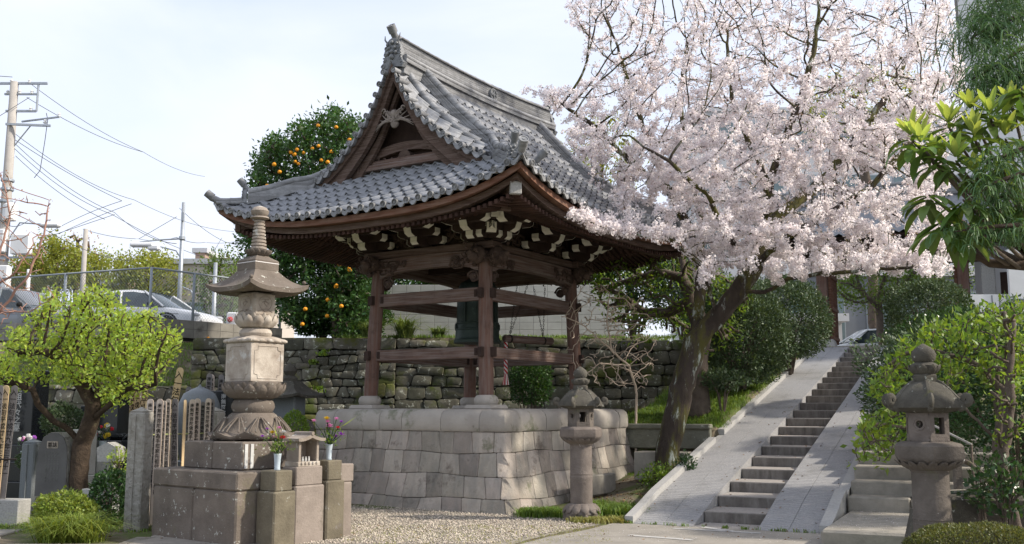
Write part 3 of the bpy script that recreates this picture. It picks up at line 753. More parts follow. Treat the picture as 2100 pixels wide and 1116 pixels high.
# carved lion nosings at the corners and scroll brackets under the beams
for sx in (-1, 1):
    for sy in (-1, 1):
        for ax in (0, 1):
            mb = MB(); z = 4.3; d = np.array([sx, 0, 0.]) if ax == 0 else np.array([0, sy, 0.]); e = np.array([0, 1., 0]) if ax == 0 else np.array([1., 0, 0])
            base = np.array([sx * 1.52, sy * 1.21, z]); rn = random.Random(int(17 + sx * 3 + sy * 5 + ax))
            mb.ball(base + d * .24 + np.array([0, 0, .02]), .16, 12, 8, sz=1.0, jit=.08); mb.ball(base + d * .38 + np.array([0, 0, -.02]), .1, 10, 7, jit=.1)
            mb.ball(base + d * .46 + np.array([0, 0, .03]), .05, 8, 5, jit=.1)
            for q in range(26):
                a = rn.uniform(0, 6.28); rr = rn.uniform(.08, .21); c = base + d * rn.uniform(.1, .46) + e * rr * cos(a) + np.array([0, 0, rr * sin(a)])
                pts = []; R0 = rn.uniform(.03, .06); a0 = rn.uniform(0, 6)
                for k in range(8): t = k / 7; pts.append(c + (e * cos(a0 + 5 * t) + np.array([0, 0, sin(a0 + 5 * t)])) * R0 * (1 - .7 * t) + d * .03 * sin(pi * t))
                mb.tube(pts, [.015 * (1.2 - .6 * k / 7) for k in range(8)], 5)
            mb.build('lion_nosing', mt['carved'], pv, smooth=True)
            mb = MB(); c = np.array([leg(sx * HX, 3.95), leg(sy * HY, 3.95), 3.97]); dd = -e * (sy if ax == 0 else sx)
            c = c + dd * .25
            for q in range(7):
                pts = []; R0 = .115 - q * .012; a0 = q * 1.1
                for k in range(12): t = k / 11; a = a0 + 5.4 * t; pts.append(c + dd * R0 * (1 - .35 * t) * cos(a) * 1.1 + np.array([0, 0, R0 * (1 - .35 * t) * sin(a)]) + d * .02 * sin(3 * a))
                mb.tube(pts, .02, 6)
            mb.ball(c, .07, 10, 6, sx=.6, sy=.6); mb.build('scroll_bracket', mt['carved'], pv, smooth=True)
# top plate
mb = MB()
for sx in (-1, 1): mb.box((sx * 1.525, 0, 4.5), (.3, 2.95, .12), bev=.01)
for sy in (-1, 1): mb.box((0, sy * 1.22, 4.503), (2.74, .3, .115), bev=.01)
mb.build('top_plate', mt['wood'], pv)
# dark inner frieze, ceiling
mb = MB()
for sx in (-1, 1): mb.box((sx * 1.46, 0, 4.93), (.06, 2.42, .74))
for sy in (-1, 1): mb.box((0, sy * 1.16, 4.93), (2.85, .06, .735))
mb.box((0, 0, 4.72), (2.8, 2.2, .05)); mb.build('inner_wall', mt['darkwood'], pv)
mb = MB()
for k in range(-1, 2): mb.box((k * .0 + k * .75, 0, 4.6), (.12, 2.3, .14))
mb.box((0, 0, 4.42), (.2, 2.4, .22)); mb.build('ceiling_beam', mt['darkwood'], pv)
for sx in (-1, 1):
    for q, (a, b) in enumerate(((-1.1, -.25), (.25, 1.1))): mb = MB(); carving(mb, (sx * 1.5, a, 4.6), (0, 1, 0), (0, 0, 1), (sx, 0, 0), b - a, .3, 16, 90 + q + sx, .017, .06); mb.build('frieze_carving', mt['carved'], pv, smooth=True)
for sy in (-1, 1):
    for q, (a, b) in enumerate(((-1.35, -.3), (.3, 1.35))): mb = MB(); carving(mb, (a, sy * 1.2, 4.6), (1, 0, 0), (0, 0, 1), (0, sy, 0), b - a, .3, 18, 95 + q + sy, .017, .06); mb.build('frieze_carving', mt['carved'], pv, smooth=True)
# bracket sets: dark arms whose end faces are painted white
def arm(dk, wh, o, d, e, L_, z, w=.095, h=.11, nose=False):
    """arm from o in direction d (unit), end at L_; e = side direction"""
    o = np.array([o[0], o[1], 0.]); d = np.array([d[0], d[1], 0.]); e = np.array([e[0], e[1], 0.]); zz = np.array([0, 0, 1.])
    if not nose:
        pr = [(0, z), (L_ - .07, z), (L_, z + .045), (L_, z + h), (0, z + h)]
        fr = [(L_ - .055, z - .001), (L_ + .004, z + .043), (L_ + .004, z + h)]
        capt = [(L_ - .02, z + h + .0), (L_ + .05, z + h)]
    else:   # long upswept nose
        pr = [(0, z), (L_ - .2, z), (L_ - .1, z + .05), (L_ - .06, z + .15), (L_ + .06, z + .25), (L_ + .02, z + .29), (L_ - .14, z + .2), (L_ - .2, z + .13), (0, z + .13)]
        fr = [(L_ - .21, z - .003), (L_ - .196, z - .002), (L_ - .096, z + .045), (L_ - .056, z + .147), (L_ + .066, z + .252), (L_ + .026, z + .295)]
    n = len(pr); V = []
    for sd in (-w / 2, w / 2):
        for (a, b) in pr: V.append(o + d * a + e * sd + zz * b)
    F = [tuple(range(n)), tuple(range(2 * n - 1, n - 1, -1))] + [(i, i + n, (i + 1) % n + n, (i + 1) % n) for i in range(n)]
    dk.add(V, F)
    V = []; F = []; t = .006
    for i, (a, b) in enumerate(fr):
        for (sd, tt) in ((-w / 2 - .002, 0), (w / 2 + .002, 0), (w / 2 + .002, t), (-w / 2 - .002, t)): V.append(o + d * (a + tt) + e * sd + zz * (b - tt * .3))
    for i in range(len(fr) - 1):
        for k in range(4): q = (k + 1) % 4; F.append((i * 4 + k, i * 4 + q, i * 4 + 4 + q, i * 4 + 4 + k))
    F.append((3, 2, 1, 0)); m_ = (len(fr) - 1) * 4; F.append((m_, m_ + 1, m_ + 2, m_ + 3)); wh.add(V, F)
def blockb(dk, wh, c, s_, z, h=.07, white=()):
    dk.box((c[0], c[1], z + h / 2), (s_, s_, h), bev=.008)
    for d in white:
        c2 = (c[0] + d[0] * (s_ / 2 + .003), c[1] + d[1] * (s_ / 2 + .003), z + h / 2)
        wh.box(c2, (.006 if abs(d[0]) > .5 else s_ * .96, .006 if abs(d[1]) > .5 else s_ * .96, h * .9))
def bracket(o, dirs, corner=False):
    dk, wh = MB(), MB()
    blockb(dk, wh, o, .24, 4.565, .1)
    for d in dirs:
        e = (-d[1], d[0])
        arm(dk, wh, o, d, e, .5, 4.57, w=.14, h=.15)
        blockb(dk, wh, (o[0] + d[0] * .3, o[1] + d[1] * .3), .12, 4.785, .06)
        arm(dk, wh, o, d, e, .76, 4.7, nose=True, w=.15)
        arm(dk, wh, (o[0] + d[0] * .1, o[1] + d[1] * .1), d, e, .95, 4.85, nose=True, w=.17)
        for sg in (-1, 1):
            ee = (e[0] * sg, e[1] * sg)
            arm(dk, wh, (o[0] + d[0] * .12, o[1] + d[1] * .12), ee, d, .4, 4.6, w=.13, h=.13)
            arm(dk, wh, (o[0] + d[0] * .36, o[1] + d[1] * .36), ee, d, .42, 4.72, w=.14, h=.13)
            arm(dk, wh, (o[0] + d[0] * .62, o[1] + d[1] * .62), ee, d, .56, 4.82, w=.16, nose=True)
            for q in (.17, .3):
                blockb(dk, wh, (o[0] + d[0] * .3 + ee[0] * q, o[1] + d[1] * .3 + ee[1] * q), .1, 4.975, .05)
    if corner:
        s2 = math.sqrt(.5); d = (dirs[0][0] * s2 + dirs[1][0] * s2, dirs[0][1] * s2 + dirs[1][1] * s2); e = (-d[1], d[0])
        arm(dk, wh, o, d, e, .55, 4.66, w=.17, h=.17); arm(dk, wh, o, d, e, .86, 4.875, w=.13, h=.13); arm(dk, wh, o, d, e, 1.1, 5.0, w=.14, nose=True)
        M_ = Matrix.Translation((o[0] + d[0] * .52, o[1] + d[1] * .52, 4.75)) @ Matrix.Rotation(math.atan2(d[1], d[0]), 4, 'Z')
        for k, (r_, z, s_) in enumerate(((.505, 4.75, .13), (.87, 4.94, .14))):
            wh.box((o[0] + d[0] * r_, o[1] + d[1] * r_, z), (.008, s_, .14), rz=math.atan2(d[1], d[0]))
    b = dk.build('bracket_set', mt['darkwood'], pv); wh.build('white_arm_end', mt['gofun'], b)
for sx in (-1, 1):
    for sy in (-1, 1): bracket((sx * 1.52, sy * 1.22), ((sx, 0), (0, sy)), True)
for sx in (-1, 1): bracket((sx * 1.52, 0), ((sx, 0),))
for sy in (-1, 1): bracket((0, sy * 1.22), ((0, sy),))
# outer purlins carried by the brackets
mb = MB()
for sx in (-1, 1): mb.box((sx * 2.1, 0, 5.16), (.14, 4.3, .16), bev=.01)
for sy in (-1, 1): mb.box((0, sy * 1.8, 5.163), (5.0, .14, .155), bev=.01)
mb.build('purlin', mt['wood'], pv)

# ---- eaves: rafters, eave boards, soffit
def eave_z(side, t):   # tile edge height along the eave, t = coordinate along it
    return zskirt(-KU, t) if side == 'x' else zmain(t, -KV)
def rafters(kind, s, out0, out1, dz0, dz1, sp, w, h, name):
    K = KV if kind == 'x' else KU; mb = MB(); n = int(2 * (out1 - (KU - K if kind == 'x' else 0) ) / sp) if False else int(2 * K / sp)
    for i in range(n + 1):
        t = -K * .93 + 2 * K * .93 * i / n
        other = KU if kind == 'x' else KV
        # distances are measured from the eave line inward
        a_in, a_out = other - out0, other - out1
        lim = other - (K - abs(t))            # where the hip line passes
        ins = max(a_in, lim - .02)
        if ins > a_out - .08: continue
        ez = eave_z(kind, t * (1.0)); lift = ez - 4.86
        zi = 4.86 + dz0 + lift * .15 + (dz1 - dz0 + lift * .7) * (ins - a_in) / max(a_out - a_in, .01); zo = 4.86 + dz1 + lift * .85
        P0, P1 = (s * ins, t), (s * a_out, t)
        if kind == 'y': P0, P1 = (P0[1], P0[0]), (P1[1], P1[0])
        ex = np.array([0, 1., 0]) if kind == 'x' else np.array([1., 0, 0])
        V = []
        for (p, z) in ((P0, zi), (P1, zo)):
            for (sa, sb) in ((-1, 0), (1, 0), (1, 1), (-1, 1)): V.append(np.array([p[0], p[1], z - h + sb * h]) + ex * sa * w / 2)
        mb.add(V, [(3, 2, 1, 0), (4, 5, 6, 7), (0, 1, 5, 4), (1, 2, 6, 5), (2, 3, 7, 6), (3, 0, 4, 7)])
    return mb.build(name, mt['rafter'], pv)
for kind in ('x', 'y'):
    for s in (-1, 1):
        rafters(kind, s, 2.25 if kind == 'x' else 2.2, .95, .62, -.08, .135, .06, .075, 'base_rafters')
        rafters(kind, s, 1.1, .3, .02, -.225, .115, .055, .065, 'flying_rafters')
def eave_strip(name, mat, in0, in1, dz0, dz1, th, liftk=1.0, n=36):
    """curved board following the eave on all four sides between inset in0 (outer) and in1 (inner)"""
    mb = MB()
    for kind, s in (('x', -1), ('x', 1), ('y', -1), ('y', 1)):
        K = KV if kind == 'x' else KU; other = KU if kind == 'x' else KV
        V = []; F = []
        for i in range(n + 1):
            q = -1 + 2 * i / n
            for (ins, dz, zt) in ((in0, dz0, 0), (in1, dz1, 0), (in1, dz1, th), (in0, dz0, th)):
                t = q * (K - ins); a = s * (other - ins); lf = (eave_z(kind, q * K) - 4.86) * liftk
                z = 4.86 + dz + lf - zt
                V.append((a, t, z) if kind == 'x' else (t, a, z))
        for i in range(n):
            for k in range(4): q2 = (k + 1) % 4; F.append((i * 4 + k, i * 4 + q2, i * 4 + 4 + q2, i * 4 + 4 + k))
        mb.add(V, F)
    return mb.build(name, mat, pv, auto=30)
eave_strip('eave_board', mt['redwood'], .06, .34, -.03, -.02, .1)
eave_strip('eave_board', mt['wood'], .22, .5, -.13, -.12, .1, .95)
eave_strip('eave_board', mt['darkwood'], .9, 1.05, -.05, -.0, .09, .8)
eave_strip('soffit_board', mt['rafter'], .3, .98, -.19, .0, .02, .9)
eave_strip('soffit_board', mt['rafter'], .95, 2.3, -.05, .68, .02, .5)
# hip rafters
for sx in (-1, 1):
    for sy in (-1, 1):
        mb = MB(); s2 = math.sqrt(.5)
        def hp(ins, z): return np.array([sx * (KU - ins), sy * (KV - ins), z])
        for (i0, z0, i1, z1, w, h) in ((2.0, 5.42, .34, 4.98, .15, .17), (2.1, 5.25, .78, 4.83, .16, .17)):
            a, b = hp(i0, z0), hp(i1, z1); ang = math.atan2(b[1] - a[1], b[0] - a[0]); L_ = np.linalg.norm(b - a); M_ = Matrix.Translation(tuple((a + b) / 2)) @ Matrix.Rotation(ang, 4, 'Z') @ Matrix.Rotation(math.asin((a[2] - b[2]) / L_), 4, 'Y')
            mb.box((0, 0, 0), (L_, w, h), bev=.01); nv = len(mb.v)
            for i in range(nv - 32, nv): mb.v[i] = tuple(M_ @ Vector(mb.v[i]))
        mb.build('hip_rafter', mt['wood'], pv)
        p = hp(.31, 4.975); mb = MB(); mb.box(tuple(p), (.1, .175, .2), rz=math.atan2(sy, sx), bev=.01); mb.build('rafter_cap', mt['granite'] if (sx, sy) == (-1, -1) else mt['wood'], pv)

# ---- tiled slopes (wavy pantile columns with stepped courses)
CW = .238
def edge(d): return float(np.interp(d, [0, 2.05, 2.2, 2.37], [2.75, 2.545, 2.55, 2.72]))
def slope(kind, s, fz, c0, c1, d_of_c, d_eave, rowlen=.225, name='tile_slope'):
    """columns between c0,c1; each runs from upper distance d_of_c(c) to d_eave (distance axis outwards)"""
    V = []; F = []; n = int(round((c1 - c0) / CW)); cw = (c1 - c0) / n; SUB = 8
    for i in range(n):
        for q in range(SUB):
            w0, w1 = q / SUB, (q + 1) / SUB
            ca, cb = c0 + (i + w0) * cw, c0 + (i + w1) * cw
            da = max(d_of_c(ca), d_of_c(cb)) if True else 0
            if da > d_eave - .02: continue
            rows = int(math.ceil((d_eave - da) / rowlen)); k0 = len(V)
            for k in range(rows):
                dl = d_eave - k * rowlen; du = max(d_eave - (k + 1) * rowlen, da)
                for (dd, off) in ((dl - .055, .016), (dl, .036), (dl, .064), (du, .004)):
                    for (c, w) in ((ca, w0), (cb, w1)):
                        ph = w * 2 * pi
                        wave = .03 * cos(ph) + .012 * sin(2 * ph) + .01 * cos(2 * ph)
                        off2 = off
                        cx_ = c * edge(dd) / 2.72 if (kind == 'y' and abs(c) <= 2.72 + cw) else c
                        x = s * dd if kind == 'x' else cx_; y = c if kind == 'x' else s * dd
                        V.append((x, y, fz(x, y) + wave + off2 + .03))
            m_ = rows * 4
            for r_ in range(m_ - 1): a = k0 + r_ * 2; F.append((a, a + 1, a + 3, a + 2))
    return np_mesh(name, V, F, mt['tile'], pv)
for s in (-1, 1):
    slope('y', s, zmain, -KU, KU, lambda c: (0.0 if abs(c) < 2.72 else KV - (KU - abs(c)) - .02), KV)
    slope('x', s, zskirt, -KV, KV, lambda c: max(2.12, KU - (KV - abs(c)) - .02), KU)
# eave end tiles: round discs and scalloped pendants
def disc(mb, c, d, r, th=.03):
    """short cylinder at c with axis d (unit 3-vector), front face with raised rim"""
    d = np.array(d, float); d /= np.linalg.norm(d); a = np.array([0, 0, 1.]) if abs(d[2]) < .9 else np.array([1., 0, 0]); e1 = np.cross(d, a); e1 /= np.linalg.norm(e1); e2 = np.cross(e1, d)
    V = []; n = 14; c = np.array(c, float)
    for (rr, t) in ((r, -.12), (r, th), (r * .82, th), (r * .78, th * .55), (r * .35, th * .55), (r * .3, th)):
        for i in range(n): an = 2 * pi * i / n; V.append(c + d * t + (e1 * cos(an) + e2 * sin(an)) * rr)
    F = []
    for j in range(5):
        for i in range(n): k = (i + 1) % n; F.append((j * n + i, j * n + k, j * n + n + k, j * n + n + i))
    F.append(tuple(5 * n + i for i in range(n))); mb.add(V, F)
for kind, K, other in (('x', KV, KU), ('y', KU, KV)):
    for s in (-1, 1):
        mb = MB(); n = int(round(2 * K / CW)); cw = 2 * K / n
        for i in range(n + 1):
            c = -K + i * cw
            if abs(c) < K - .05:
                x, y = (s * other, c) if kind == 'x' else (c, s * other); z = (zskirt if kind == 'x' else zmain)(x, y) + .055
                d = (s, 0, -.15) if kind == 'x' else (0, s, -.15); disc(mb, (x + .015 * d[0], y + .015 * d[1], z), d, .056)
            if i < n:
                V = []; F = []; m_ = 10
                for j in range(m_ + 1):
                    w = j / m_; cc = c + w * cw; x, y = (s * other, cc) if kind == 'x' else (cc, s * other); z = (zskirt if kind == 'x' else zmain)(x, y) + .06 + .024 * cos(w * 2 * pi)
                    dp = .045 + .035 * math.sin(pi * min(max((w - .15) / .7, 0), 1)); ox = s * .012
                    for (o, zz) in ((ox, z), (ox + s * .01, z - dp), (ox - s * .02, z - dp), (ox - s * .03, z)): V.append((x + o, y, zz) if kind == 'x' else (x, y + o, zz))
                for j in range(m_):
                    for k in range(4): q = (k + 1) % 4; F.append((j * 4 + k, j * 4 + q, j * 4 + 4 + q, j * 4 + 4 + k))
                mb.add(V, F)
        mb.build('eave_end_tiles', mt['ridge'], pv, auto=40)
# verge tiles along the gable edges, facing outward
for sx in (-1, 1):
    for sy in (-1, 1):
        mb = MB(); d = .12; k = 0
        while d < 2.02:
            z = zmain(sx * 2.75, sy * d); e_ = edge(d); x0 = sx * (e_ + .03); sl = (zmain(sx * 2.75, d + .05) - zmain(sx * 2.75, d - .05)) / .1
            disc(mb, (x0 + sx * .02, sy * d, z + .075), (sx, 0, -.03), .052)
            mb.tube([(x0, sy * d, z + .075), (sx * (e_ - .25), sy * d, z + .085)], .045, 10)
            V = []; F = []; m_ = 8; L_ = .2 / math.sqrt(1 + sl * sl)
            for j in range(m_ + 1):
                dd = d + L_ * (j / m_ + .02); zz = zmain(sx * 2.75, dd) + .07 - .02 * sin(pi * j / m_); dp = .05 + .05 * sin(pi * j / m_)
                for (xo, zo) in ((sx * (e_ + .04), 0), (sx * (e_ + .05), -dp), (sx * (e_ + .02), -dp), (sx * (e_ - .25), 0)): V.append((xo, sy * dd, zz + zo))
            for j in range(m_):
                for q in range(4): q2 = (q + 1) % 4; F.append((j * 4 + q, j * 4 + q2, j * 4 + 4 + q2, j * 4 + 4 + q))
            mb.add(V, F); d += .215 / math.sqrt(1 + sl * sl)
        mb.build('verge_tiles', mt['ridge'], pv, auto=40)
# long rows of half round tiles running down beside the verge
def roll(mb, P, r=.062, seg=.3):
    """row of overlapping round tiles along polyline P"""
    P = [np.array(p, float) for p in P]; Ls = [0]
    for a, b in zip(P[:-1], P[1:]): Ls.append(Ls[-1] + np.linalg.norm(b - a))
    T = Ls[-1]; arr = np.array(P); n = max(1, round(T / seg))
    for k in range(n):
        pts = []; rad = []
        for j in range(5):
            t = T * (k + j / 4 * 1.02) / n; pts.append(np.array([np.interp(min(t, T), Ls, arr[:, i]) for i in range(3)])); rad.append(r * (1.0 if j < 4 else 1.06) * (1 - .05 * (1 - j / 4)))
        mb.tube(pts, rad, 10)
for sx in (-1, 1):
    for sy in (-1, 1):
        mb = MB()
        for uu, dz, r_, d1 in ((.32, .1, .066, 2.0), (.45, .075, .04, 1.95)):
            roll(mb, [(sx * (edge(d) - uu), sy * d, zmain(2.4, d) + dz) for d in np.linspace(.1, d1, 14)], r_)
        mb.build('verge_roll', mt['ridge'], pv, auto=40)
        # descending ridge
        mb = MB(); D = np.linspace(.14, 1.78, 13); u0 = 2.0
        for i, (w, h0, h1) in enumerate(((.26, .02, .09), (.22, .09, .15), (.18, .15, .2))):
            V = []; F = []
            for d in D:
                z = zmain(u0, d)
                for (a, b) in ((-w / 2, h0), (w / 2, h0), (w / 2, h1 - .006), (-w / 2, h1 - .006)): V.append((sx * u0 + a, sy * d, z + b))
            for j in range(len(D) - 1):
                for q in range(4): q2 = (q + 1) % 4; F.append((j * 4 + q, j * 4 + q2, j * 4 + 4 + q2, j * 4 + 4 + q))
            F.append((3, 2, 1, 0)); F.append(tuple((len(D) - 1) * 4 + q for q in range(4))); mb.add(V, F)
        roll(mb, [(sx * u0, sy * d, zmain(u0, d) + .245) for d in D], .07)
        mb.build('descending_ridge', mt['ridge'], pv, auto=40)
        # hip ridge toward the corner
        mb = MB(); T = np.linspace(1.72, .42, 12)
        def hq(t, h): return np.array([sx * (KU - t), sy * (KV - t), zmain(KU - t, KV - t) + h])
        dirc = np.array([sx, sy, 0.]) / math.sqrt(2); prp = np.array([-dirc[1], dirc[0], 0.])
        for (w, h0, h1) in ((.25, .0, .09), (.21, .09, .15), (.17, .15, .205)):
            V = []; F = []
            for t in T:
                for (a, b) in ((-w / 2, h0), (w / 2, h0), (w / 2, h1 - .006), (-w / 2, h1 - .006)): V.append(hq(t, b) + prp * a)
            for j in range(len(T) - 1):
                for q in range(4): q2 = (q + 1) % 4; F.append((j * 4 + q, j * 4 + q2, j * 4 + 4 + q2, j * 4 + 4 + q))
            F.append((3, 2, 1, 0)); F.append(tuple((len(T) - 1) * 4 + q for q in range(4))); mb.add(V, F)
        roll(mb, [hq(t, .25) for t in T], .068)
        roll(mb, [hq(t, .1) for t in np.linspace(.4, .0, 6)], .062)
        roll(mb, [hq(t, .05) + prp * .1 for t in np.linspace(.4, .03, 6)], .035); roll(mb, [hq(t, .05) - prp * .1 for t in np.linspace(.4, .03, 6)], .035)
        mb.build('hip_ridge', mt['ridge'], pv, auto=40)
def oni(name, o, d, s=1.0, tall=1.0, tube_up=.5, tube_len=.3):
    """ornamental end tile: scrolled plaque facing d with relief, and a round tile stub rising over it"""
    d = np.array([d[0], d[1], 0.]); d /= np.linalg.norm(d); e = np.array([-d[1], d[0], 0.]); z = np.array([0, 0, 1.]); o = np.array(o, float); mb = MB()
    half = [(0, 0), (.22, -.04), (.26, .04), (.2, .1), (.17, .18), (.19, .26), (.15, .36), (.13, .44), (.07, .5), (0, .52)]
    pr = [(a, b) for a, b in half] + [(-a, b) for a, b in half[::-1][1:-1]]
    V = []; n = len(pr)
    for dd in (-.06, .04):
        for a, b in pr: V.append(o + e * a * s + z * b * s * tall + d * dd * s)
    mb.add(V, [tuple(range(n)), tuple(range(2 * n - 1, n - 1, -1))] + [(i, i + n, (i + 1) % n + n, (i + 1) % n) for i in range(n)])
    rn = random.Random(int(abs(o[0] * 100 + o[1] * 10)))
    for a, b, r_ in ((.06, .33, .035), (-.06, .33, .035), (0, .26, .045), (.085, .24, .035), (-.085, .24, .035), (0, .17, .05), (.1, .4, .03), (-.1, .4, .03), (0, .43, .04)):
        mb.ball(o + e * a * s + z * b * s * tall + d * .055 * s, r_ * s, 8, 6)
    for sg in (-1, 1):
        for q in range(4):
            c = o + e * sg * (.2 - .02 * q) * s + z * (.02 + .11 * q) * s * tall + d * .04 * s; pts = []
            for k in range(9): t = k / 8; a = 5.5 * t + q; pts.append(c + (e * cos(a) * sg + z * sin(a)) * .05 * s * (1 - .7 * t))
            mb.tube(pts, .014 * s, 5)
        mb.tube([o + e * sg * .1 * s + z * .42 * s * tall + d * .04 * s, o + e * sg * .16 * s + z * .5 * s * tall + d * .05 * s, o + e * sg * .17 * s + z * .58 * s * tall + d * .04 * s], [.022 * s, .015 * s, .006 * s], 6)
    if tube_len:
        a0 = o + z * .47 * s * tall - d * .1 * s; dr = d * cos(tube_up * pi / 2) + z * sin(tube_up * pi / 2)
        pts = [a0, a0 + dr * tube_len * .5, a0 + dr * tube_len * .9 + z * .01]
        mb.tube(pts, [.06 * max(s, .8), .062 * max(s, .8), .07 * max(s, .8)], 14); disc(mb, pts[-1], dr, .082 * max(s, .8), .02)
    return mb.build(name, mt['oni'], pv, auto=40)
for sx in (-1, 1):
    for sy in (-1, 1):
        dd = (sx, sy); t = .42; z = zmain(KU - t, KV - t)
        oni('corner_ornament', (sx * (KU - t + .04), sy * (KV - t + .04), z + .0), dd, .62, .95, .55, .26)
        # second, lower round tile right at the corner tip, swept upward
        mb = MB(); c = np.array([sx * (KU + .02), sy * (KV + .02), zmain(KU, KV) + .1]); dr = np.array([sx, sy, 0.]) / math.sqrt(2)
        mb.tube([c - dr * .3, c - dr * .12 + [0, 0, .0], c + dr * .02 + [0, 0, .06], c + dr * .1 + [0, 0, .14]], [.06, .063, .066, .062], 14); disc(mb, c + dr * .1 + [0, 0, .14], dr + np.array([0, 0, .8]), .075, .02)
        mb.build('corner_tip_tile', mt['ridge'], pv, auto=40)
for sx in (-1, 1):   # low ornament closing the first tile row on the long sides, near the corner
    oni('slope_ornament', (sx * 2.75, -3.02, zmain(2.75, 3.0) + .05), (0, -1), .5, .9, .4, .3); oni('slope_ornament', (sx * 2.75, 3.02, zmain(2.75, 3.0) + .05), (0, 1), .5, .9, .4, .3)
    for sy in (-1, 1):
        mb = MB(); roll(mb, [(sx * 2.75, sy * d, zmain(2.75, d) + .1) for d in np.linspace(2.5, 3.0, 5)], .06); mb.build('roll_tile', mt['ridge'], pv, auto=40)
# main ridge: stacked courses, gently sagging
mb = MB(); X = np.linspace(-2.62, 2.62, 25)
def rz(x): return 7.70 + .09 * (abs(x) / 2.6) ** 2
courses = [(.42, -.24, -.04), (.52, -.04, .03), (.42, .03, .1)] + [(.3 - .008 * k, .10 + .042 * k, .10 + .042 * (k + 1)) for k in range(7)] + [(.34, .394, .42)]
for (w, h0, h1) in courses:
    V = []; F = []
    for x in X:
        for (a, b) in ((-w / 2, h0), (w / 2, h0), (w / 2 + .006, h1 - .01), (-w / 2 - .006, h1 - .01)): V.append((x, a, rz(x) + b))
    for j in range(len(X) - 1):
        for q in range(4): q2 = (q + 1) % 4; F.append((j * 4 + q, j * 4 + q2, j * 4 + 4 + q2, j * 4 + 4 + q))
    F.append((3, 2, 1, 0)); F.append(tuple((len(X) - 1) * 4 + q for q in range(4))); mb.add(V, F)
roll(mb, [(x, 0, rz(x) + .45) for x in X], .075, .3)
for sy in (-1, 1): roll(mb, [(x, sy * .23, rz(x) + .06) for x in X], .045, .25)
mb.build('main_ridge', mt['ridge'], pv, auto=40)
mb = MB(); pts = [(-2.6, 0, 7.9), (-2.55, 0, 8.17)]
oni('ridge_end_ornament', (-2.66, 0, 7.68), (-1, 0), 1.02, 1.0, .56, .34); oni('ridge_end_ornament', (2.66, 0, 7.68), (1, 0), 1.02, 1.0, .56, .34)
mb = MB(); disc(mb, (.27, -.16, 7.93), (0, -1, 0), .125, .035); o_ = mb.build('ridge_crest', mt['oni'], pv, auto=40)
mb = MB(); 
for a in (0, pi / 2): mb.box((.27, -.197, 7.93), (.15 * cos(a) + .018, .012, .15 * sin(a) + .018))
mb.tube([(.19, -.198, 7.9), (.27, -.2, 7.98), (.35, -.198, 7.9)], .01, 5); mb.build('crest_relief', mt['oni'], o_)
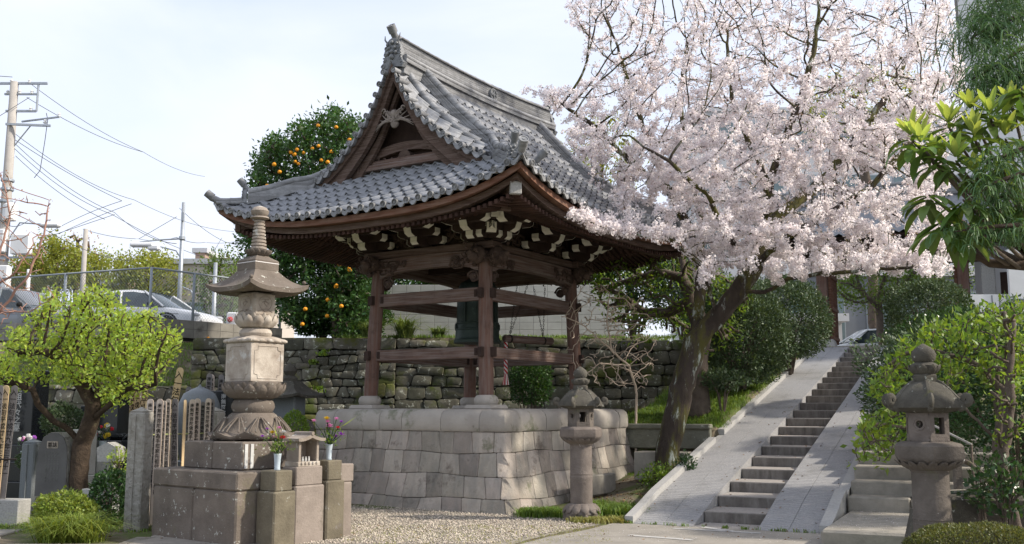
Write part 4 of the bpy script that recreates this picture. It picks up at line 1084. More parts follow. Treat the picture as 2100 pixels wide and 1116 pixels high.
# ---- gables
for sx in (-1, 1):
    def board(x0, x1, dz0, dz1, dmax, mat, name, dmin=0):
        mb = MB()
        for sy in (-1, 1):
            V = []; F = []; D = np.linspace(dmin, dmax, 22)
            for d in D:
                z = zmain(2.75, d); w = 1 + .35 * (d / dmax) ** 2; eo = 2.75 - edge(d)
                for (xx, zz) in ((x0, z - dz0), (x1, z - dz0), (x1, z - dz1 * w), (x0, z - dz1 * w)): V.append((sx * (xx - (eo if xx > 2.2 else 0)), sy * d, zz))
            for j in range(len(D) - 1):
                for q in range(4): q2 = (q + 1) % 4; F.append((j * 4 + q, j * 4 + q2, j * 4 + 4 + q2, j * 4 + 4 + q))
            F.append((3, 2, 1, 0)); F.append(tuple((len(D) - 1) * 4 + q for q in range(4))); mb.add(V, F)
        mb.build(name, mat, pv, auto=30)
    board(2.72, 2.42, -.02, .09, 1.95, mt['wood'], 'verge_board')
    board(2.66, 2.56, .085, .3, 1.8, mt['wood'], 'barge_board')
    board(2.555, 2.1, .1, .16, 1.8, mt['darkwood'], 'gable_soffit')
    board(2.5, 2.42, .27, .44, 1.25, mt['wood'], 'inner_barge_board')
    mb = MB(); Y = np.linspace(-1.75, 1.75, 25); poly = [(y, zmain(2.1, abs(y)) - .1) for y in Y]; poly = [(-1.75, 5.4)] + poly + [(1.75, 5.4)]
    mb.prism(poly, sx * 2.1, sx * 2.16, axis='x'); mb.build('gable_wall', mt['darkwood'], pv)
    mb = MB(); mb.box((sx * 2.25, 0, 6.07), (.2, 1.8, .08), bev=.01); mb.box((sx * 2.27, 0, 5.98), (.26, 2.1, .1), bev=.01); mb.build('gable_sill', mt['woodu'], pv)
    mb = MB()
    P = [(-.95 + 1.9 * i / 14, 6.24 + .16 * sin(pi * i / 14)) for i in range(15)]; poly = P + [(p[0], p[1] - .16) for p in P[::-1]]; mb.prism(poly, sx * 2.17, sx * 2.3, axis='x')
    mb.build('gable_beam', mt['wood'], pv)
    mb = MB(); mb.prism([(-.2, 6.0), (.2, 6.0), (.1, 6.2), (0, 6.26), (-.1, 6.2)], sx * 2.17, sx * 2.33, axis='x'); carving(mb, (sx * 2.3, -.75, 6.0), (0, 1, 0), (0, 0, 1), (sx, 0, 0), 1.5, .14, 9, 33, .014, .03); mb.build('gable_strut', mt['carved'], pv)
    # pale carved pendant under the apex
    mb = MB(); rn = random.Random(3)
    c0 = np.array([sx * 2.6, 0, 6.78])
    mb.ball(c0 + [0, 0, -.12], .09, 12, 8, sx=.6); mb.ball(c0 + [sx * .04, 0, .05], .07, 10, 7, sx=.6)
    for sg in (-1, 1):
        for q in range(11):
            a = R(-25 + q * 12); L_ = .42 - .02 * q + (.08 if q < 3 else 0); pts = []
            for k in range(7):
                t = k / 6; pts.append(c0 + [sx * .05 * sin(pi * t), sg * (L_ * t * cos(a) * .95), L_ * t * sin(a) * .8 - .06 + .05 * sin(3 * t + q)])
            mb.tube(pts, [.028 * (1 - .75 * k / 6) for k in range(7)], 5)
        for q in range(5):
            pts = []; c = c0 + [sx * .05, sg * (.05 + .04 * q), -.08 + .05 * q]
            for k in range(9): t = k / 8; pts.append(c + [0, sg * .05 * (1 - .7 * t) * cos(5 * t), .05 * (1 - .7 * t) * sin(5 * t)])
            mb.tube(pts, .014, 5)
    mb.build('gable_pendant', mt['carvedpale'], pv, smooth=True)

# ---------------------------------------------------------------- bell, striker, rope
bell = thing('temple_bell', 'large dark green bronze temple bell hanging inside the wooden pavilion', 'bell', (PC[0], PC[1], 2.9), PRZ)
mb = MB(); mb.lathe([(.36, .0), (.455, .0), (.46, .05), (.435, .085), (.43, .12), (.425, .2), (.42, .24), (.435, .25), (.435, .27), (.415, .28), (.412, .36), (.425, .37), (.425, .39), (.405, .4), (.4, .8), (.41, .81), (.41, .83), (.395, .84), (.385, 1.05), (.33, 1.17), (.2, 1.24), (.0, 1.26)], 40); mb.build('bell_body', mt['bronze'], bell, auto=40)
mb = MB()
for a in (0, pi / 2): mb.box((0, 0, .62), (.84 * cos(a) + .03, .84 * sin(a) + .03, .46))
for k in range(4): a = k * pi / 2 + pi / 4; mb.lathe([(.07, 0), (.07, .03), (.05, .035), (.0, .035)], 12, M=Matrix.Translation((.405 * cos(a), .405 * sin(a), .31)) @ Matrix.Rotation(a, 4, 'Z') @ Matrix.Rotation(pi / 2, 4, 'Y'))
for r_ in range(4):
    for k in range(28):
        a = 2 * pi * k / 28; mb.ball((.4 * cos(a), .4 * sin(a), .88 + .045 * r_), .014, 6, 4)
mb.build('bell_relief', mt['bronze'], bell, auto=40)
mb = MB(); mb.tube([(-.1, 0, 1.24), (-.09, 0, 1.38), (0, 0, 1.43), (.09, 0, 1.38), (.1, 0, 1.24)], .035, 8); mb.build('bell_crown', mt['bronze'], bell, smooth=True)
la, lb = np.array([-.16, 19.45, 3.0]), np.array([.8, 20.3, 3.0])
log = thing('striker_log', 'horizontal round wooden striker log hung on chains beside the bell', 'striker', tuple((la + lb) / 2)); c_ = (la + lb) / 2
mb = MB(); mb.tube([la - c_, (la * .98 + lb * .02) - c_, lb - c_], [.055, .075, .08], 16); mb.build('log', mt['woodu'], log, auto=40)
def chain(name, a, b, par):
    a, b = np.array(a), np.array(b); L_ = np.linalg.norm(b - a); n = int(L_ / .045); mb = MB()
    d = (b - a) / L_; e = np.cross(d, [0, 1, 0]); e /= np.linalg.norm(e); f = np.cross(d, e)
    for k in range(n):
        c = a + d * (k + .5) * L_ / n; w = e if k % 2 else f
        mb.tube([c + d * .028 * cos(t) + w * .014 * sin(t) for t in np.linspace(0, 2 * pi, 9)], .0045, 4, cap=False)
    return mb.build(name, mt['chain'], par)
for t, dx in ((.12, .1), (.82, -.12)):
    p = la + (lb - la) * t - c_
    chain('chain', p + [0, 0, .07], p + [dx * 1.5, .1, 1.1], log); chain('chain', p + [0, 0, .07], p + [dx * 1.5 + .22, -.14, 1.1], log)
mb = MB()
for t in (.12, .82): p = la + (lb - la) * t - c_; dn = (lb - la) / np.linalg.norm(lb - la); mb.tube([p - dn * .02, p + dn * .02], .083, 16)
mb.build('iron_band', mt['chain'], log)
rp = la + (lb - la) * .04
rope = thing('bell_rope', 'red and white twisted rope hanging from the striker log', 'rope', (rp[0] + .0, rp[1], rp[2]))
for i, m_ in ((0, 'rope_red'), (1, 'rope_white'), (2, 'rope_red'), (3, 'rope_white')):
    mb = MB(); mb.tube([(.02 * cos(i * pi / 2 + 22 * t), .02 * sin(i * pi / 2 + 22 * t), -.06 - t * .62) for t in np.linspace(0, 1, 60)], .018, 6); mb.build('strand', mt[m_], rope, smooth=True)
mb = MB(); rn = random.Random(5)
for k in range(16): a = rn.uniform(0, 6.28); mb.tube([(.015 * cos(a), .015 * sin(a), -.66), (.04 * cos(a), .04 * sin(a), -.8), (.055 * cos(a), .055 * sin(a), -.9)], .009, 5)
mb.build('tassel', mt['rope_red'], rope)
mb = MB()
for k in range(9): a = rn.uniform(0, 6.28); mb.tube([(.018 * cos(a), .018 * sin(a), -.67), (.044 * cos(a), .044 * sin(a), -.8), (.06 * cos(a), .06 * sin(a), -.9)], .008, 5)
mb.build('tassel', mt['rope_white'], rope)
# ---------------------------------------------------------------- stone stupa on the left
SC = (-3.46, 13.45); SA = R(38); SRZ = pi / 2 - SA
stu = thing('stone_stupa', 'tall weathered stone stupa with lotus bands, flared roof and ringed spire on a stepped base', 'stupa', (SC[0], SC[1], 0), SRZ)
def zz(y, D=13.42): return EYE - (y - HOR) / FPX * D * 1.0
def prt(name, mat, fn, par, auto=40):
    mb = MB(); fn(mb); return mb.build(name, mt[mat], par, auto=auto)
def slabs(name, hw, z0, z1, mat, parts=2, bev=.015):
    """square course made of a few stones per side, butted"""
    mb = MB(); n = parts
    for i in range(n):
        for j in range(n):
            w = 2 * hw / n; mb.box((-hw + w * (i + .5), -hw + w * (j + .5), (z0 + z1) / 2 + random.uniform(-.002, .002)), (w - .005, w - .005, z1 - z0 - .004), bev=bev)
    return mb.build(name, mt[mat], stu)
slabs('base_course', .88, -.05, .66, 'stupa_dark', 2, .02)
slabs('base_ledge', .89, .66, .885, 'stupa_dark', 1, .02)
slabs('plinth_course', .62, .885, 1.235, 'stupa_dark', 2, .015)
mb = MB()
for x in (-.36, -.27): mb.box((-.62 - .001 + 0, 0, 0), (.001, .001, .001)) if False else mb.box((x - .2, -.625, 1.06), (.045, .006, .3))
mb.build('painted_stripe', mt['flwhite'], stu)
def petals(mb, r0, z0, r1, z1, n, w, curl=.02, th=.02, a0=0, rows=6, tip=1.0):
    """ring of pointed lotus petals from (r0,z0) at the root to (r1,z1) at the tip"""
    for k in range(n):
        a = a0 + 2 * pi * k / n; V = []; F = []; m_ = 7
        for i in range(rows + 1):
            t = i / rows; ww = w * (sin(pi * min(t * .62 + .28, 1)) if t < .99 else .02) * (1 - .0 * t); rr = r0 + (r1 - r0) * t ** 1.0 + curl * sin(pi * t); zc = z0 + (z1 - z0) * t
            for j in range(m_):
                u = -1 + 2 * j / (m_ - 1); aa = a + u * ww / max(rr, .05); bump_ = th * (1 - u * u) * (.4 + .6 * sin(pi * t * .9 + .2)); V.append(((rr + bump_) * cos(aa), (rr + bump_) * sin(aa), zc))
        for i in range(rows):
            for j in range(m_ - 1): q = i * m_ + j; F.append((q, q + 1, q + m_ + 1, q + m_))
        mb.add(V, F)
# wavy lotus foot
z0, z1 = 1.235, 1.6
def foot(mb):
    n = 48; V = []; F = []; prof = [(.5, .0), (.545, .03), (.55, .055), (.5, .07), (.42, .1), (.375, .17), (.35, .26), (.31, .33), (.27, .36)]
    for (r, z) in prof:
        for i in range(n):
            a = 2 * pi * i / n; wv = .5 + .5 * cos(8 * (a - pi / 4)); f = max(0, (r - .36) / .19)
            V.append(((r + .03 * wv * f) * cos(a), (r + .03 * wv * f) * sin(a), z0 + z + .06 * wv * f ** 2.2))
    for j in range(len(prof) - 1):
        for i in range(n): k = (i + 1) % n; F.append((j * n + i, j * n + k, j * n + n + k, j * n + n + i))
    F.append(tuple(range(n - 1, -1, -1))); F.append(tuple((len(prof) - 1) * n + i for i in range(n))); mb.add(V, F)
    for k in range(8):
        a = 2 * pi * k / 8 + pi / 8
        for sg in (-1, 1):
            for w_ in (.34, .18): mb.tube([((.53 - .21 * t) * cos(a + sg * w_ * (1 - t ** 1.6)), (.53 - .21 * t) * sin(a + sg * w_ * (1 - t ** 1.6)), z0 + .065 + .27 * t ** .8) for t in np.linspace(.12, .85, 8)], .011, 5)
prt('lotus_foot', 'stupa_dark', foot, stu)
prt('moulded_ring', 'stupa_dark', lambda mb: mb.lathe([(.2, 1.59), (.25, 1.6), (.27, 1.63), (.285, 1.67), (.275, 1.72), (.25, 1.76), (.23, 1.775)], 40), stu)
def lot2(mb):
    mb.lathe([(.2, 1.77), (.26, 1.78), (.33, 1.83), (.36, 1.9), (.36, 2.0), (.3, 2.015)], 32)
    petals(mb, .29, 1.79, .415, 1.97, 16, .085, .03, .02); petals(mb, .3, 1.8, .425, 2.0, 16, .06, .01, .01, a0=pi / 16)
prt('lotus_band', 'stupa_dark', lot2, stu)
zb0, zb1 = 2.005, 2.525
def boxs(mb):
    mb.box((0, 0, (zb0 + zb1) / 2), (.545, .545, zb1 - zb0), bev=.01)
prt('body_block', 'stupa_pale', boxs, stu)
def panel(mb):
    for (ax, sg) in (('x', -1), ('x', 1), ('y', -1), ('y', 1)):
        w, h = .215, .215; P = []
        for (a, b) in ((-w + .06, -h), (w - .06, -h), (w - .05, -h + .05), (w, -h + .06), (w, h - .06), (w - .05, h - .05), (w - .06, h), (-w + .06, h), (-w + .05, h - .05), (-w, h - .06), (-w, -h + .06), (-w + .05, -h + .05), (-w + .06, -h)):
            z = (zb0 + zb1) / 2 + b; P.append((sg * .2725, a, z) if ax == 'x' else (a, sg * .2725, z))
        mb.tube(P, .009, 5)
prt('panel_frame', 'stupa_pale', panel, stu)
def slab3(mb):
    n = 4
    mb.square([(.28, 2.525), (.3, 2.54), (.3, 2.565), (.2, 2.61), (.17, 2.62)])
    for k in range(4):
        a = k * pi / 2; ca, sa = cos(a), sin(a)
        for q in range(5):
            x = -.24 + .12 * q; mb.ball((.285 * ca - x * sa, .285 * sa + x * ca, 2.555), .06, 8, 6, sx=.5 if k % 2 == 0 else 1, sy=1 if k % 2 == 0 else .5, sz=.45)
prt('scalloped_slab', 'stupa_pale', slab3, stu)
prt('neck_ring', 'stupa_pale', lambda mb: mb.lathe([(.18, 2.6), (.205, 2.62), (.22, 2.66), (.205, 2.7), (.18, 2.72), (.17, 2.73)], 32), stu)
def lot3(mb):
    mb.lathe([(.17, 2.73), (.2, 2.75), (.245, 2.82), (.25, 2.88), (.2, 2.9)], 28); petals(mb, .21, 2.74, .265, 2.9, 12, .07, .03, .02); petals(mb, .21, 2.74, .275, 2.93, 12, .05, .0, .01, a0=pi / 12)
prt('lotus_band', 'stupa_pale', lot3, stu)
prt('upper_shaft', 'stupa_pale', lambda mb: mb.box((0, 0, 3.08), (.37, .37, .4), bev=.03), stu)
def sanskrit(mb):   # incised medallions on the shaft faces
    for (ax, sg) in (('x', -1), ('y', -1)):
        def q(a, b): return (sg * .187, a, 3.1 + b) if ax == 'x' else (a, sg * .187, 3.1 + b)
        mb.tube([q(.11 * cos(t), .12 * sin(t)) for t in np.linspace(0, 2 * pi, 20)], .003, 4, cap=False)
        mb.tube([q(-.06, .06), q(.05, .06)], .005, 5); mb.tube([q(.0, .06), q(-.02, -.01), q(.03, -.06)], .005, 5); mb.tube([q(-.05, .0), q(-.02, .03), q(.05, .0), q(.04, -.03)], .005, 5)
        mb.tube([q(-.12, -.15), q(-.05, -.12), q(0, -.15), q(.05, -.12), q(.12, -.15)], .008, 4)
prt('incised_medallion', 'stupa', sanskrit, stu)
def curved_roof(mb, ht, zt, he, ze, lift, th, n=14, pw=1.7, c=(0, 0)):
    """square roof: concave slopes from half width ht at zt down to he at ze with upturned corners"""
    def zf(k, q): t = 1 - k; return ze + (zt - ze) * t ** pw + lift * abs(q) ** 3 * k ** 2
    for s in range(4):
        a = s * pi / 2; ca, sa = cos(a), sin(a); V = []; F = []
        for i in range(n + 1):
            k = i / n; w = ht + (he - ht) * k
            for j in range(n + 1): q = -1 + 2 * j / n; V.append((w * ca - q * w * sa + c[0], w * sa + q * w * ca + c[1], zf(k, q)))
        for j in range(n + 1): q = -1 + 2 * j / n; w = he - .01; V.append((w * ca - q * w * sa + c[0], w * sa + q * w * ca + c[1], zf(1, q) - th))
        for j in range(n + 1): q = -1 + 2 * j / n; w = ht; V.append((w * ca - q * w * sa + c[0], w * sa + q * w * ca + c[1], ze - th * .6))
        for i in range(n + 2):
            for j in range(n): p = i * (n + 1) + j; F.append((p, p + n + 1, p + n + 2, p + 1))
        mb.add(V, F)
prt('roof_stone', 'stupa_dark', lambda mb: curved_roof(mb, .17, 3.63, .49, 3.33, .085, .06, 14, 1.6), stu, 50)
def horns(mb):
    for sx in (-1, 1):
        for sy in (-1, 1): mb.ball((sx * .44, sy * .44, 3.44), .028, 8, 6)
prt('roof_knob', 'stupa_dark', horns, stu)
prt('roof_cap', 'stupa_dark', lambda mb: mb.square([(.195, 3.6), (.195, 3.73), (.18, 3.745), (.12, 3.78), (.1, 3.8)]), stu)
prt('tied_cord', 'rope_white', lambda mb: mb.square([(.197, 3.695), (.199, 3.7), (.197, 3.705)]), stu)
def lot4(mb):
    mb.lathe([(.09, 3.79), (.13, 3.82), (.165, 3.87), (.165, 3.89), (.09, 3.9)], 24); petals(mb, .12, 3.81, .18, 3.89, 14, .032, .01, .012)
prt('lotus_collar', 'stupa_dark', lot4, stu)
def rings(mb):
    pr = []
    for k in range(9):
        r = .108 - .0048 * k; z = 3.9 + .052 * k; pr += [(r * .8, z), (r, z + .006), (r, z + .036), (r * .8, z + .044)]
    mb.lathe(pr, 24)
prt('spire_rings', 'stupa', rings, stu)
prt('jewel_finial', 'stupa', lambda mb: mb.lathe([(.08, 4.365), (.13, 4.385), (.12, 4.41), (.08, 4.42), (.11, 4.45), (.125, 4.51), (.09, 4.57), (.03, 4.6), (.0, 4.61)], 20), stu)

# heights above were read as if seen level: convert them to the tilted camera's true heights
for ob_s in stu.children:
    n_ = len(ob_s.data.vertices); co = np.empty(n_ * 3); ob_s.data.vertices.foreach_get('co', co); co = co.reshape(-1, 3)
    hi = co[:, 2] > EYE
    co[hi, 2] = np.interp(co[hi, 2], [1.6, 2.93, 3.28, 3.33, 3.63, 3.8, 3.9, 4.37, 4.61], [1.6, 2.93, 3.2, 3.25, 3.53, 3.7, 3.79, 4.2, 4.385])
    co[hi, 2] = [at(540, HOR - (z - EYE) / 13.42 * FPX, 13.42)[2] for z in co[hi, 2]]
    ob_s.data.vertices.foreach_set('co', co.ravel()); ob_s.data.update()

# pedestals along the right hand face, small shrine, vases with flowers
def sl(a, b): # a along the face (+u), b outward from centre (-v) -> local coords
    return (a, -b)
def pedestal(label, a0, a1, b0, b1, z1, cap, mat, name='stone_pedestal'):
    t = thing(name, label, 'pedestal', (SC[0], SC[1], 0), SRZ)
    mb = MB(); mb.box(((a0 + a1) / 2, -(b0 + b1) / 2, z1 / 2 - .02), (a1 - a0, b1 - b0, z1 + .04), bev=.02); mb.build('base_stone', mt[mat], t)
    if cap: mb = MB(); mb.box(((a0 + a1) / 2 + cap[2], -(b0 + b1) / 2 + .01, (z1 + cap[0]) / 2), (a1 - a0 - cap[1], b1 - b0 - cap[1] * .5, cap[0] - z1), bev=.012); mb.build('upper_stone', mt[mat], t)
    return t
mt['greenstone'] = M('algae_stained_stone', (.2, .175, .125), (.11, .095, .068), 3, .95, .5, 30, spots=((.45, .45, .4), 8, .63, .05), spots2=((.14, .12, .1), 2, .6, .1))
mt['pinkstone'] = M('pinkish_stone', (.3, .255, .22), (.185, .155, .132), 3, .95, .4, 30, spots=((.38, .34, .31), 6, .62, .1), spots2=((.13, .115, .085), 2.2, .58, .12))
pedestal('algae stained left pedestal carrying a flower vase beside the stupa', -.60, -.26, .9, 1.24, .655, (.90, .08, .0), 'greenstone')
pedestal('pinkish middle pedestal carrying the small stone shrine', -.245, .235, .9, 1.2, .7, (.93, .05, 0), 'pinkstone')
pedestal('algae stained right pedestal carrying a flower vase beside the small shrine', .25, .56, .9, 1.22, .74, (.99, .07, 0), 'greenstone')
pedestal('short brownish stone block at the far end behind the right flower vase', .57, .8, .9, 1.1, .7, (.93, -.04, 0), 'pinkstone', 'stone_block')
def wl(a, b, z=0):  # stupa local to world
    c, s_ = cos(SRZ), sin(SRZ); x, y = a, -b; return (SC[0] + x * c - y * s_, SC[1] + x * s_ + y * c, z)
shr = thing('small_stone_shrine', 'small open fronted stone shrine with curved gable roof on the pinkish pedestal', 'shrine', wl(-.0, 1.03, .93), SRZ)
prt('shrine_floor', 'stupa_pale', lambda mb: (mb.box((0, 0, .03), (.36, .26, .06), bev=.006), [mb.ball((-.12 + .06 * k, -.13, .04), .022, 6, 4) for k in range(5)]), shr)
def walls(mb):
    for sx in (-1, 1):
        mb.box((sx * .145, -.1, .19), (.035, .035, .26)); mb.box((sx * .15, .02, .19), (.02, .2, .26))
    mb.box((0, .115, .19), (.3, .02, .26))
prt('shrine_wall', 'stupa', walls, shr)
def sroof(mb):
    P = []; n = 12
    for i in range(n + 1):
        x = -.22 + .44 * i / n; t = abs(x) / .22; P.append((x, .33 + .075 * (1 - t) ** 1.5 + .02 * t ** 2))
    P2 = [(p[0] * .98, p[1] - .035 - .012 * (1 - abs(p[0]) / .22)) for p in P[::-1]]
    mb.prism(P + P2, -.18, .15, axis='y'); mb.tube([(0, -.19, .41), (0, .15, .41)], .024, 8)
prt('shrine_roof', 'stupa', sroof, shr)
for k in range(3):
    mb = MB(); mb.lathe([(.012, 0), (.015, .02), (.01, .045), (.012, .06)], 8); o = mb.build('offering_cup', mt['flwhite'])
    p = wl(-.06 + .05 * k, 1.1, .99); o.location = p; tag(o, 'small white offering cup standing inside the little stone shrine', 'cup', 'offering cups in the shrine')
def bouquet(label, loc, seed, tilt=0):
    """vase and flowers"""
    v = thing('flower_vase', 'pale blue vase of the ' + label, 'vase', loc)
    mb = MB(); mb.lathe([(.035, 0), (.04, .005), (.034, .03), (.036, .08), (.046, .19), (.05, .2), (.042, .2)], 20); mb.build('vase_body', mt['vase'], v, smooth=True)
    bq = thing('bouquet', label + ' standing beside the small stone shrine', 'bouquet', (loc[0], loc[1], loc[2] + .17))
    rn = random.Random(seed); st_ = MB(); cols = ['fabricred', 'flyellow', 'flviolet', 'flpink', 'flwhite', 'flviolet', 'flpink', 'fabricred', 'flyellow']
    heads = {}
    fixed = [('fabricred', .03, .17, .045), ('flyellow', -.06, .22, .04), ('flviolet', -.12, .19, .028), ('flwhite', .06, .23, .035), ('flpink', .0, .27, .03), ('flviolet', -.1, .26, .025), ('flpink', -.03, .18, .035)]
    if seed % 2: fixed = [('flyellow', -.02, .28, .045), ('flpink', .0, .2, .055), ('fabricred', .08, .19, .032), ('flviolet', .11, .12, .045), ('flviolet', .06, .1, .035), ('flpink', .07, .28, .035), ('flpink', -.13, .26, .035), ('flviolet', .1, .25, .03), ('flpink', -.01, .25, .04)]
    bq.scale = (1.45, 1.3, 1.25)
    for (c, x, z, r) in fixed:
        y = rn.uniform(-.07, .05); st_.tube([(0, 0, 0), (x * .4, y * .4, z * .5), (x, y, z)], .003, 4)
        mb = MB()
        for ring_ in range(3):
            for k in range(12):
                a = 2 * pi * k / 12 + ring_ * .3; el = R(10 + 32 * ring_); rr = r * (1 - .12 * ring_)
                tip = np.array([x + rr * cos(a) * cos(el), y + rr * sin(a) * cos(el) - .005, z + rr * sin(el)]); b_ = np.array([x, y, z]); s_ = np.array([-sin(a), cos(a), 0]) * rr * .28
                mid = b_ * .4 + tip * .6; mb.add([b_, mid - s_, tip, mid + s_], [(0, 1, 2, 3)])
        mb.build('flower', mt[c], bq)
    for k in range(10):
        a = rn.uniform(0, 6.28); L_ = rn.uniform(.12, .22); e = R(rn.uniform(35, 80)); st_.tube([(0, 0, 0), (L_ * cos(a) * cos(e), L_ * sin(a) * cos(e), L_ * sin(e))], .0025, 4)
    st_.build('stems', mt['darkshrub'], bq)
    mb = MB()
    for k in range(120):
        a = rn.uniform(0, 6.28); L_ = rn.uniform(.04, .2); e = R(rn.uniform(20, 85)); p = np.array([L_ * cos(a) * cos(e), L_ * sin(a) * cos(e), L_ * sin(e)]); d = np.array([rn.uniform(-1, 1), rn.uniform(-1, 1), rn.uniform(-.3, 1)]); d /= np.linalg.norm(d)
        s_ = np.cross(d, [0, 0, 1]); s_ = s_ / (np.linalg.norm(s_) + 1e-6) * .009; l2 = rn.uniform(.03, .055); mb.add([p, p + d * l2 * .5 - s_, p + d * l2, p + d * l2 * .5 + s_], [(0, 1, 2, 3)])
    mb.build('leaves', mt['bushleaf'], bq)
    mb = MB(); sg = 1 if seed % 2 else -.15
    for k in range(7): mb.add([(0 + sg * .1, 0, .2), (sg * (.2 + .01 * k), .01 * (k - 3), .26 + .012 * k), (sg * .1, .006, .205)], [(0, 1, 2)])
    mb.build('grass_ear', mt['plumleaf'], bq)
bouquet('bouquet with red middle flower and white flowers', wl(-.43, 1.07, .9), 2)
bouquet('bouquet with yellow top flower and violet flowers', wl(.41, 1.06, .99), 3)

# ---------------------------------------------------------------- stone lanterns
def lantern(name, label, loc, rz, mats, s=1.0, base=True):
    t = thing(name, label, 'stone lantern', loc, rz)
    def P(n_, m_, fn, auto=35): mb = MB(); fn(mb); return mb.build(n_, mt[m_], t, auto=auto)
    body, cap, box = mats
    if base:
        P('lotus_base', body, lambda mb: (mb.lathe([(.3, -.1), (.3, .06), (.28, .1)], 6, rot=R(30)), mb.lathe([(.27, .1), (.24, .18), (.19, .24), (.17, .25)], 24), petals(mb, .19, .245, .285, .1, 12, .07, .02, .02)))
    P('shaft', body, lambda mb: mb.lathe([(.165, .22), (.168, .6), (.172, .62), (.172, .64), (.168, .645), (.168, .675), (.172, .68), (.166, .7), (.162, 1.1), (.17, 1.11), (.17, 1.14)], 28))
    P('platform', body, lambda mb: (mb.lathe([(.17, 1.12), (.2, 1.14), (.29, 1.2), (.31, 1.215), (.325, 1.24), (.325, 1.34), (.3, 1.365), (.24, 1.38)], 6, rot=R(0)), petals(mb, .17, 1.12, .3, 1.21, 18, .05, .01, .015)))
    def chamber(mb):
        n = 6; r = .2; z0, z1 = 1.38, 1.66
        for k in range(n):
            a0, a1 = 2 * pi * k / n, 2 * pi * (k + 1) / n; p, q = np.array([r * cos(a0), r * sin(a0)]), np.array([r * cos(a1), r * sin(a1)]); m_ = (p + q) / 2; nn = m_ / np.linalg.norm(m_); ang = math.atan2(q[1] - p[1], q[0] - p[0]); L_ = np.linalg.norm(q - p)
            def bx(cx, cz, w, h, th=.04, o=0): c = m_ - nn * (.02 - o) + (q - p) / L_ * cx; mb.box((c[0], c[1], cz), (w, th, h), rz=ang)
            if k % 2 == 0:   # open window
                bx(-L_ * .38, 1.52, L_ * .24, .28); bx(L_ * .38, 1.52, L_ * .24, .28); bx(0, 1.415, L_ * .53, .07); bx(0, 1.63, L_ * .53, .06)
            else:
                hole = 12; V = []; F = []; hw, hh = L_ / 2, .14; rr = .035
                for o in (0, -.04):
                    for i in range(hole):
                        a = 2 * pi * i / hole; ca, sa = cos(a), sin(a); kx = min(hw / max(abs(ca), 1e-6), hh / max(abs(sa), 1e-6))
                        for rad in (kx, rr): c = m_ + nn * o + (q - p) / L_ * (ca * rad); V.append((c[0], c[1], 1.53 + sa * rad + (-.01 if rad == kx else .01)))
                for i in range(hole):
                    j = (i + 1) % hole; F.append((2 * i, 2 * j, 2 * j + 1, 2 * i + 1)); F.append((2 * i + 1, 2 * j + 1, 2 * j + 1 + 2 * hole, 2 * i + 1 + 2 * hole))
                mb.add(V, F)
                c = m_ + nn * .002; mb.tube([(c[0] + (q - p)[0] / L_ * .055 * cos(t_), c[1] + (q - p)[1] / L_ * .055 * cos(t_), 1.54 + .055 * sin(t_)) for t_ in np.linspace(0, 2 * pi, 14)], .006, 4, cap=False)
            bx(0, 1.4, L_ * .98, .02, .02, .012); bx(0, 1.645, L_ * .98, .02, .02, .012)
        mb.lathe([(.17, 1.375), (.17, 1.4)], 6); mb.lathe([(.17, 1.64), (.17, 1.66)], 6)
    P('fire_box', box, chamber, 30)
    def roof(mb):
        n = 48; V = []; F = []; prof = [(.2, 1.64), (.31, 1.665), (.37, 1.69), (.365, 1.73), (.33, 1.775), (.27, 1.84), (.2, 1.895), (.13, 1.925), (.105, 1.93)]
        for (r, z) in prof:
            for i in range(n):
                a = 2 * pi * i / n; hexr = cos(pi / 6) / cos((a % (pi / 3)) - pi / 6); f = np.clip((r - .12) / .2, 0, 1); V.append((r * (1 + (hexr - 1.0) * .9 * f) * cos(a) * .98, r * (1 + (hexr - 1.0) * .9 * f) * sin(a) * .98, z))
        for j in range(len(prof) - 1):
            for i in range(n): k = (i + 1) % n; F.append((j * n + i, j * n + k, j * n + n + k, j * n + n + i))
        F.append(tuple(range(n - 1, -1, -1))); mb.add(V, F)
        for k in range(6):   # curled fern-shoot corners and ribs
            a = k * pi / 3; d = np.array([cos(a), sin(a), 0]); z = np.array([0, 0, 1.])
            mb.tube([d * (.12 + .22 * t) + z * (1.93 - .22 * t ** 1.3) for t in np.linspace(0, 1, 8)], [.02 + .015 * t for t in np.linspace(0, 1, 8)], 6)
            c = d * .385 + z * 1.765; pts = [c + d * .045 * (1 - .75 * t) * cos(-2.2 + 6.5 * t) + z * .045 * (1 - .75 * t) * sin(-2.2 + 6.5 * t) for t in np.linspace(0, 1, 14)]
            pts = [d * .31 + z * 1.69, d * .36 + z * 1.705] + pts; mb.tube(pts, [.032, .03] + [.026] * 14, 8, flat=1.4)
    lr = P('lantern_roof', cap, roof, 50); lr.scale = (.95, .95, 1)
    P('finial', cap, lambda mb: (mb.lathe([(.105, 1.92), (.115, 1.94), (.115, 1.985), (.1, 2.0)], 6), mb.lathe([(.09, 2.0), (.12, 2.04), (.125, 2.08), (.1, 2.1), (.075, 2.11)], 20), petals(mb, .09, 2.0, .135, 2.09, 8, .05, .01, .015), mb.lathe([(.07, 2.1), (.1, 2.13), (.11, 2.18), (.095, 2.22), (.06, 2.25), (.015, 2.28), (0, 2.285)], 20)))
    return t
lantern('stone_lantern', 'slender stone lantern with mossy curled roof standing in front of the stone platform', (1.04, 15.25, .0), R(8), ('lantern_red', 'lantern_cap', 'lantern'))
lantern('stone_lantern', 'big nearby stone lantern with dark curled roof among the shrubs beside the stairway', (3.85, 9.35, -.03), R(14), ('lantern', 'lantern_cap', 'lantern_red'))
